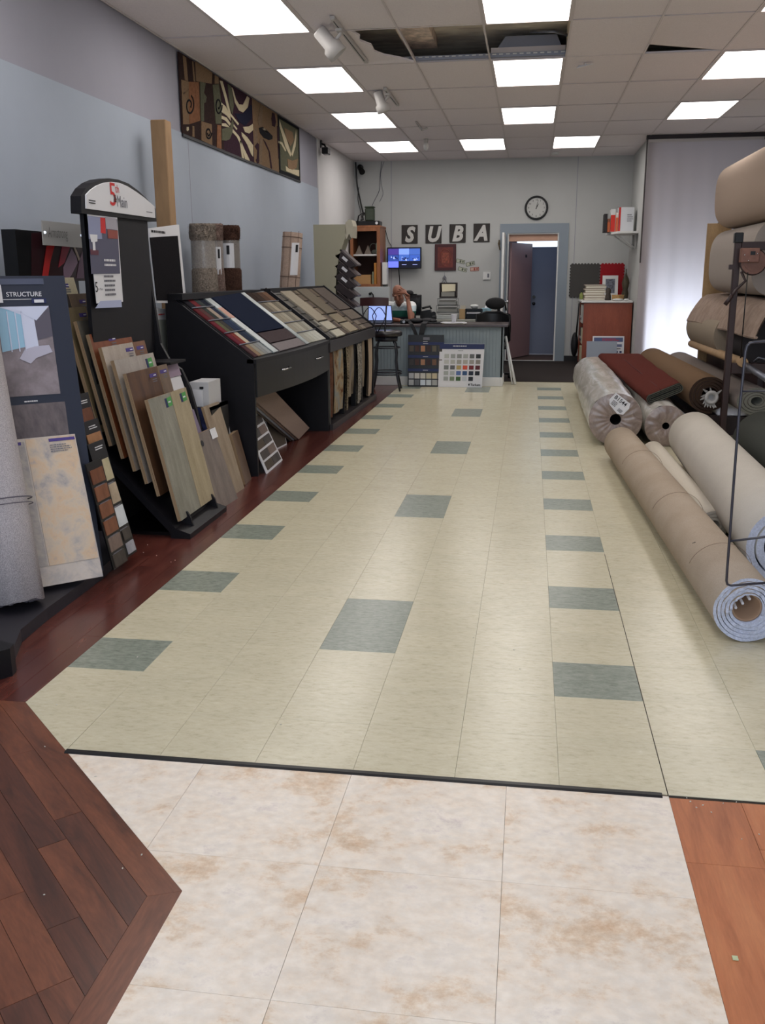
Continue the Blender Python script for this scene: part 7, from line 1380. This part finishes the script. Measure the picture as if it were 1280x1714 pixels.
# ================================================================== the man at the counter
M_SKIN = multi('skin', [(.3, (128, 82, 64)), (.7, (150, 100, 80))], 6, (1, 1, 1), .5, .4, 4)
def remesh(mb, name, m, parent, vox, smooth=4, fac=.6):
    o = recalc(mb.build(name, m, parent)); r_ = o.modifiers.new('r', 'REMESH'); r_.mode = 'VOXEL'; r_.voxel_size = vox; r_.use_smooth_shade = True
    s_ = o.modifiers.new('s', 'SMOOTH'); s_.iterations = smooth; s_.factor = fac; return o
def limb(mb, a, b, r0_, r1_):
    a, b = V(a), V(b); mb.cyl(a, b, r0_, r1_, n=18).ball(a, r0_, 16, 10).ball(b, r1_, 16, 10)
PY = 13.42
hc = at(666.3, 492.5, Y=13.32)
man = thing('person', 'bald man in a white and green polo shirt leaning his forehead on one hand', 'person', (hc.x, 13.5, 0))
tilt = Matrix.Rotation(math.radians(24), 3, 'X') @ Matrix.Rotation(math.radians(-8), 3, 'Y')   # chin tucked
def hd_(x, y, z): return hc + tilt @ V((x, y, z))
mb = MB()
mb.ball(hd_(0, .02, .035), (.076, .096, .088), 24, 16, M=tilt); mb.ball(hd_(0, -.022, -.03), (.062, .070, .085), 20, 14, M=tilt)      # skull, face
mb.ball(hd_(0, -.045, -.092), (.036, .036, .030), 16, 10, M=tilt)                                                                    # chin
for s in (-1, 1):
    mb.ball(hd_(s*.034, -.062, -.03), (.024, .022, .026), 12, 8, M=tilt); mb.ball(hd_(s*.030, -.082, .018), (.026, .014, .010), 12, 8, M=tilt)   # cheek, brow
    mb.ball(hd_(s*.079, .012, -.012), (.010, .020, .032), 12, 8, M=tilt)                                                             # ear
    mb.ball(hd_(s*.050, -.01, -.065), (.020, .035, .030), 12, 8, M=tilt)
mb.cyl(hd_(0, -.084, .008), hd_(0, -.112, -.038), .009, .014, n=12).ball(hd_(0, -.108, -.040), (.017, .016, .012), 12, 8, M=tilt)    # nose
mb.ball(hd_(0, -.086, -.064), (.026, .010, .0065), 12, 8, M=tilt).ball(hd_(0, -.084, -.076), (.023, .010, .007), 12, 8, M=tilt)      # lips
SH = at(684, 504, Y=13.5).z-.072; nb = V((hc.x-.005, 13.49, SH+.055)); limb(mb, hd_(0, .035, -.050), nb, .056, .064)
bx_ = hc.x-.01
shL, shR = V((bx_-.175, 13.52, SH)), V((bx_+.175, 13.52, SH))
mb.ball((bx_, 13.56, SH-.10), (.155, .10, .16), 20, 14); mb.ball((bx_, 13.60, SH-.30), (.14, .10, .18), 20, 14); mb.ball((bx_, 13.62, .53), (.165, .12, .12), 18, 12)
limb(mb, (bx_-.06, 13.53, SH+.0), shL, .06, .058); limb(mb, (bx_+.06, 13.53, SH+.0), shR, .06, .058)
el = at(688, 534.5, Y=13.06); el = V((el.x, 13.06, CT+.045)); wr = at(682.5, 502, Y=13.20)
limb(mb, shR, el, .052, .042); limb(mb, el, V(wr), .042, .027)
# hand on the forehead: palm, thumb and four bent fingers reaching over the brow
pd = (hd_(.03, -.06, .075)-V(wr)).normalized(); mb.ball(V(wr)+V((0, -.005, .03)), (.030, .022, .040), 14, 10)
pc = V(wr)+V((-.004, -.01, .045)); tips = [(hd_(.010, -.098, .060)), (hd_(.022, -.085, .082)), (hd_(.040, -.062, .100)), (hd_(.060, -.030, .108))]
for q, tp in enumerate(tips):
    k0 = V(wr)+V((.018-.012*q+.006, -.030+.016*q, .062+.004*(q == 1))); out = (k0-hc).normalized(); k1 = k0.lerp(tp, .45)+out*.020+V((.006, 0, .016)); k2 = k0.lerp(tp, .8)+out*.010+V((0, 0, .006))
    limb(mb, pc, k0, .014, .0105); limb(mb, k0, k1, .0105, .0095); limb(mb, k1, k2, .0095, .0088); limb(mb, k2, tp, .0088, .008)
th = [V(wr)+V((-.012, -.016, .015)), V(wr)+V((-.030, -.030, .035)), V(wr)+V((-.034, -.034, .062))]; limb(mb, th[0], th[1], .014, .011); limb(mb, th[1], th[2], .011, .009)
# other arm lying on the counter
elL = V((bx_-.16, 13.16, CT+.045)); wrL = V((at(668, 534, Y=12.98).x, 12.98, CT+.032)); limb(mb, shL, elL, .052, .042); limb(mb, elL, wrL, .040, .026)
mb.ball(wrL+V((.035, -.008, -.004)), (.044, .034, .018), 14, 8)
for q in range(4): a0 = wrL+V((.065, -.034+.018*q, -.002)); a1 = a0+V((.030-.004*abs(q-1.5), -.004, .008)); a2 = a1+V((.022, -.002, -.010)); limb(mb, a0, a1, .0095, .009); limb(mb, a1, a2, .009, .008)
a0 = wrL+V((.02, -.030, -.002)); limb(mb, a0, a0+V((.022, -.022, .002)), .012, .010); limb(mb, a0+V((.022, -.022, .002)), a0+V((.045, -.028, -.002)), .010, .0085)
# legs, seated
for s in (-1, 1):
    limb(mb, (bx_+s*.09, 13.60, .52), (bx_+s*.11, 13.22, .50), .082, .060); limb(mb, (bx_+s*.11, 13.22, .50), (bx_+s*.11, 13.30, .09), .056, .040); mb.ball((bx_+s*.11, 13.25, .045), (.045, .12, .045), 14, 8)
remesh(mb, 'body', M_SKIN, man, .0052, 3, .5)
for s in (-1, 1):
    MB().ball(hd_(s*.029, -.0765, -.004), (.011, .008, .006), 12, 8, M=tilt).build('eye', mat('eye_lid', (112, 70, 56), .5), man); MB().tube([hd_(s*.018, -.083, -.006), hd_(s*.029, -.0865, -.0095), hd_(s*.040, -.081, -.006)], .0016, 5).build('lash', mat('dark_iris', (40, 28, 24), .3), man)
    MB().tube([hd_(s*.016, -.094, .020), hd_(s*.030, -.096, .026), hd_(s*.046, -.086, .020)], .0035, 6).build('eyebrow', mat('grey_hair', (96, 88, 82), .9), man)
# shirt: printed bands by height
m = bpy.data.materials.new('polo_cotton'); m.use_nodes = True; nt = m.node_tree; b = nt.nodes['Principled BSDF']; tc = nt.nodes.new('ShaderNodeTexCoord'); sp = nt.nodes.new('ShaderNodeSeparateXYZ'); mr = nt.nodes.new('ShaderNodeMapRange'); cr = nt.nodes.new('ShaderNodeValToRGB'); nt.links.new(tc.outputs['Object'], sp.inputs[0]); nt.links.new(sp.outputs[2], mr.inputs[0]); mr.inputs[1].default_value = .5; mr.inputs[2].default_value = 1.3; nt.links.new(mr.outputs[0], cr.inputs[0]); nt.links.new(cr.outputs[0], b.inputs['Base Color']); cr.color_ramp.interpolation = 'CONSTANT'; b.inputs['Roughness'].default_value = .9
e = cr.color_ramp.elements; zf = lambda z: (z-.5)/.8
zg1 = at(665, 520, Y=13.45).z; e[0].position = 0; e[0].color = lin((40, 44, 52)); e[1].position = zf(zg1-.085); e[1].color = lin((22, 84, 72)); q_ = e.new(zf(zg1)); q_.color = lin((176, 190, 196)); q_ = e.new(zf(zg1+.07)); q_.color = lin((224, 226, 226))
mb = MB(); mb.ball((bx_, 13.56, SH-.10), (.172, .118, .165), 20, 14); mb.ball((bx_, 13.60, SH-.30), (.160, .122, .19), 20, 14); mb.ball((bx_, 13.62, .56), (.178, .134, .10), 18, 12)
limb(mb, (bx_-.06, 13.53, SH-.005), shL, .070, .070); limb(mb, (bx_+.06, 13.53, SH-.005), shR, .070, .070); limb(mb, shR, shR.lerp(el, .55), .070, .064); limb(mb, shL, shL.lerp(elL, .55), .070, .064)
remesh(mb, 'polo_shirt', m, man, .008, 3, .5)
mb = MB(); n = 24
cf = []
for k in range(n+1):
    an = math.radians(-70)+math.radians(320)*k/n; cf.append(V((nb.x+.072*math.sin(an-math.radians(90)+math.pi), nb.y+.066*math.cos(an-math.radians(90)+math.pi), nb.z-.01)))
mb = MB(); 
for s in (-1, 1): mb.prism([nb+V((s*.008, -.085, -.075)), nb+V((s*.060, -.060, -.045)), nb+V((s*.072, -.02, .005)), nb+V((s*.045, -.062, -.012))], (s*.003, -.008, .004))
mb.tube([nb+V((.072*math.cos(math.radians(a_)), .062*math.sin(math.radians(a_)), .004-.03*max(0, -math.sin(math.radians(a_))))) for a_ in range(-40, 221, 20)], .012, 8); recalc(mb.build('collar', mat('white_cotton', (224, 226, 226), .9), man))
mb = MB()
for s in (-1, 1): limb(mb, (bx_+s*.09, 13.60, .52), (bx_+s*.11, 13.22, .50), .092, .072); limb(mb, (bx_+s*.11, 13.22, .50), (bx_+s*.11, 13.30, .12), .068, .055)
mb.ball((bx_, 13.62, .52), (.175, .135, .10), 16, 10); remesh(mb, 'trousers', mat('dark_trousers', (38, 40, 50), .9), man, .012)
for s in (-1, 1): MB().ball((bx_+s*.11, 13.24, .05), (.052, .135, .05), 14, 8).build('shoe', M_BLACKP, man)
t = thing('desk_stool', 'black round stool the man sits on behind the counter', 'stool', (bx_, 13.62, 0)); MB().lathe([(.16, 0), (.19, .02), (.19, .05), (.15, .065)], (bx_, 13.62, .355), 24).build('seat', M_BLACKP, t); MB().cyl((bx_, 13.62, .02), (bx_, 13.62, .36), .03, n=12).cyl((bx_, 13.62, 0), (bx_, 13.62, .02), .2, n=24).build('base', M_CHROME, t)
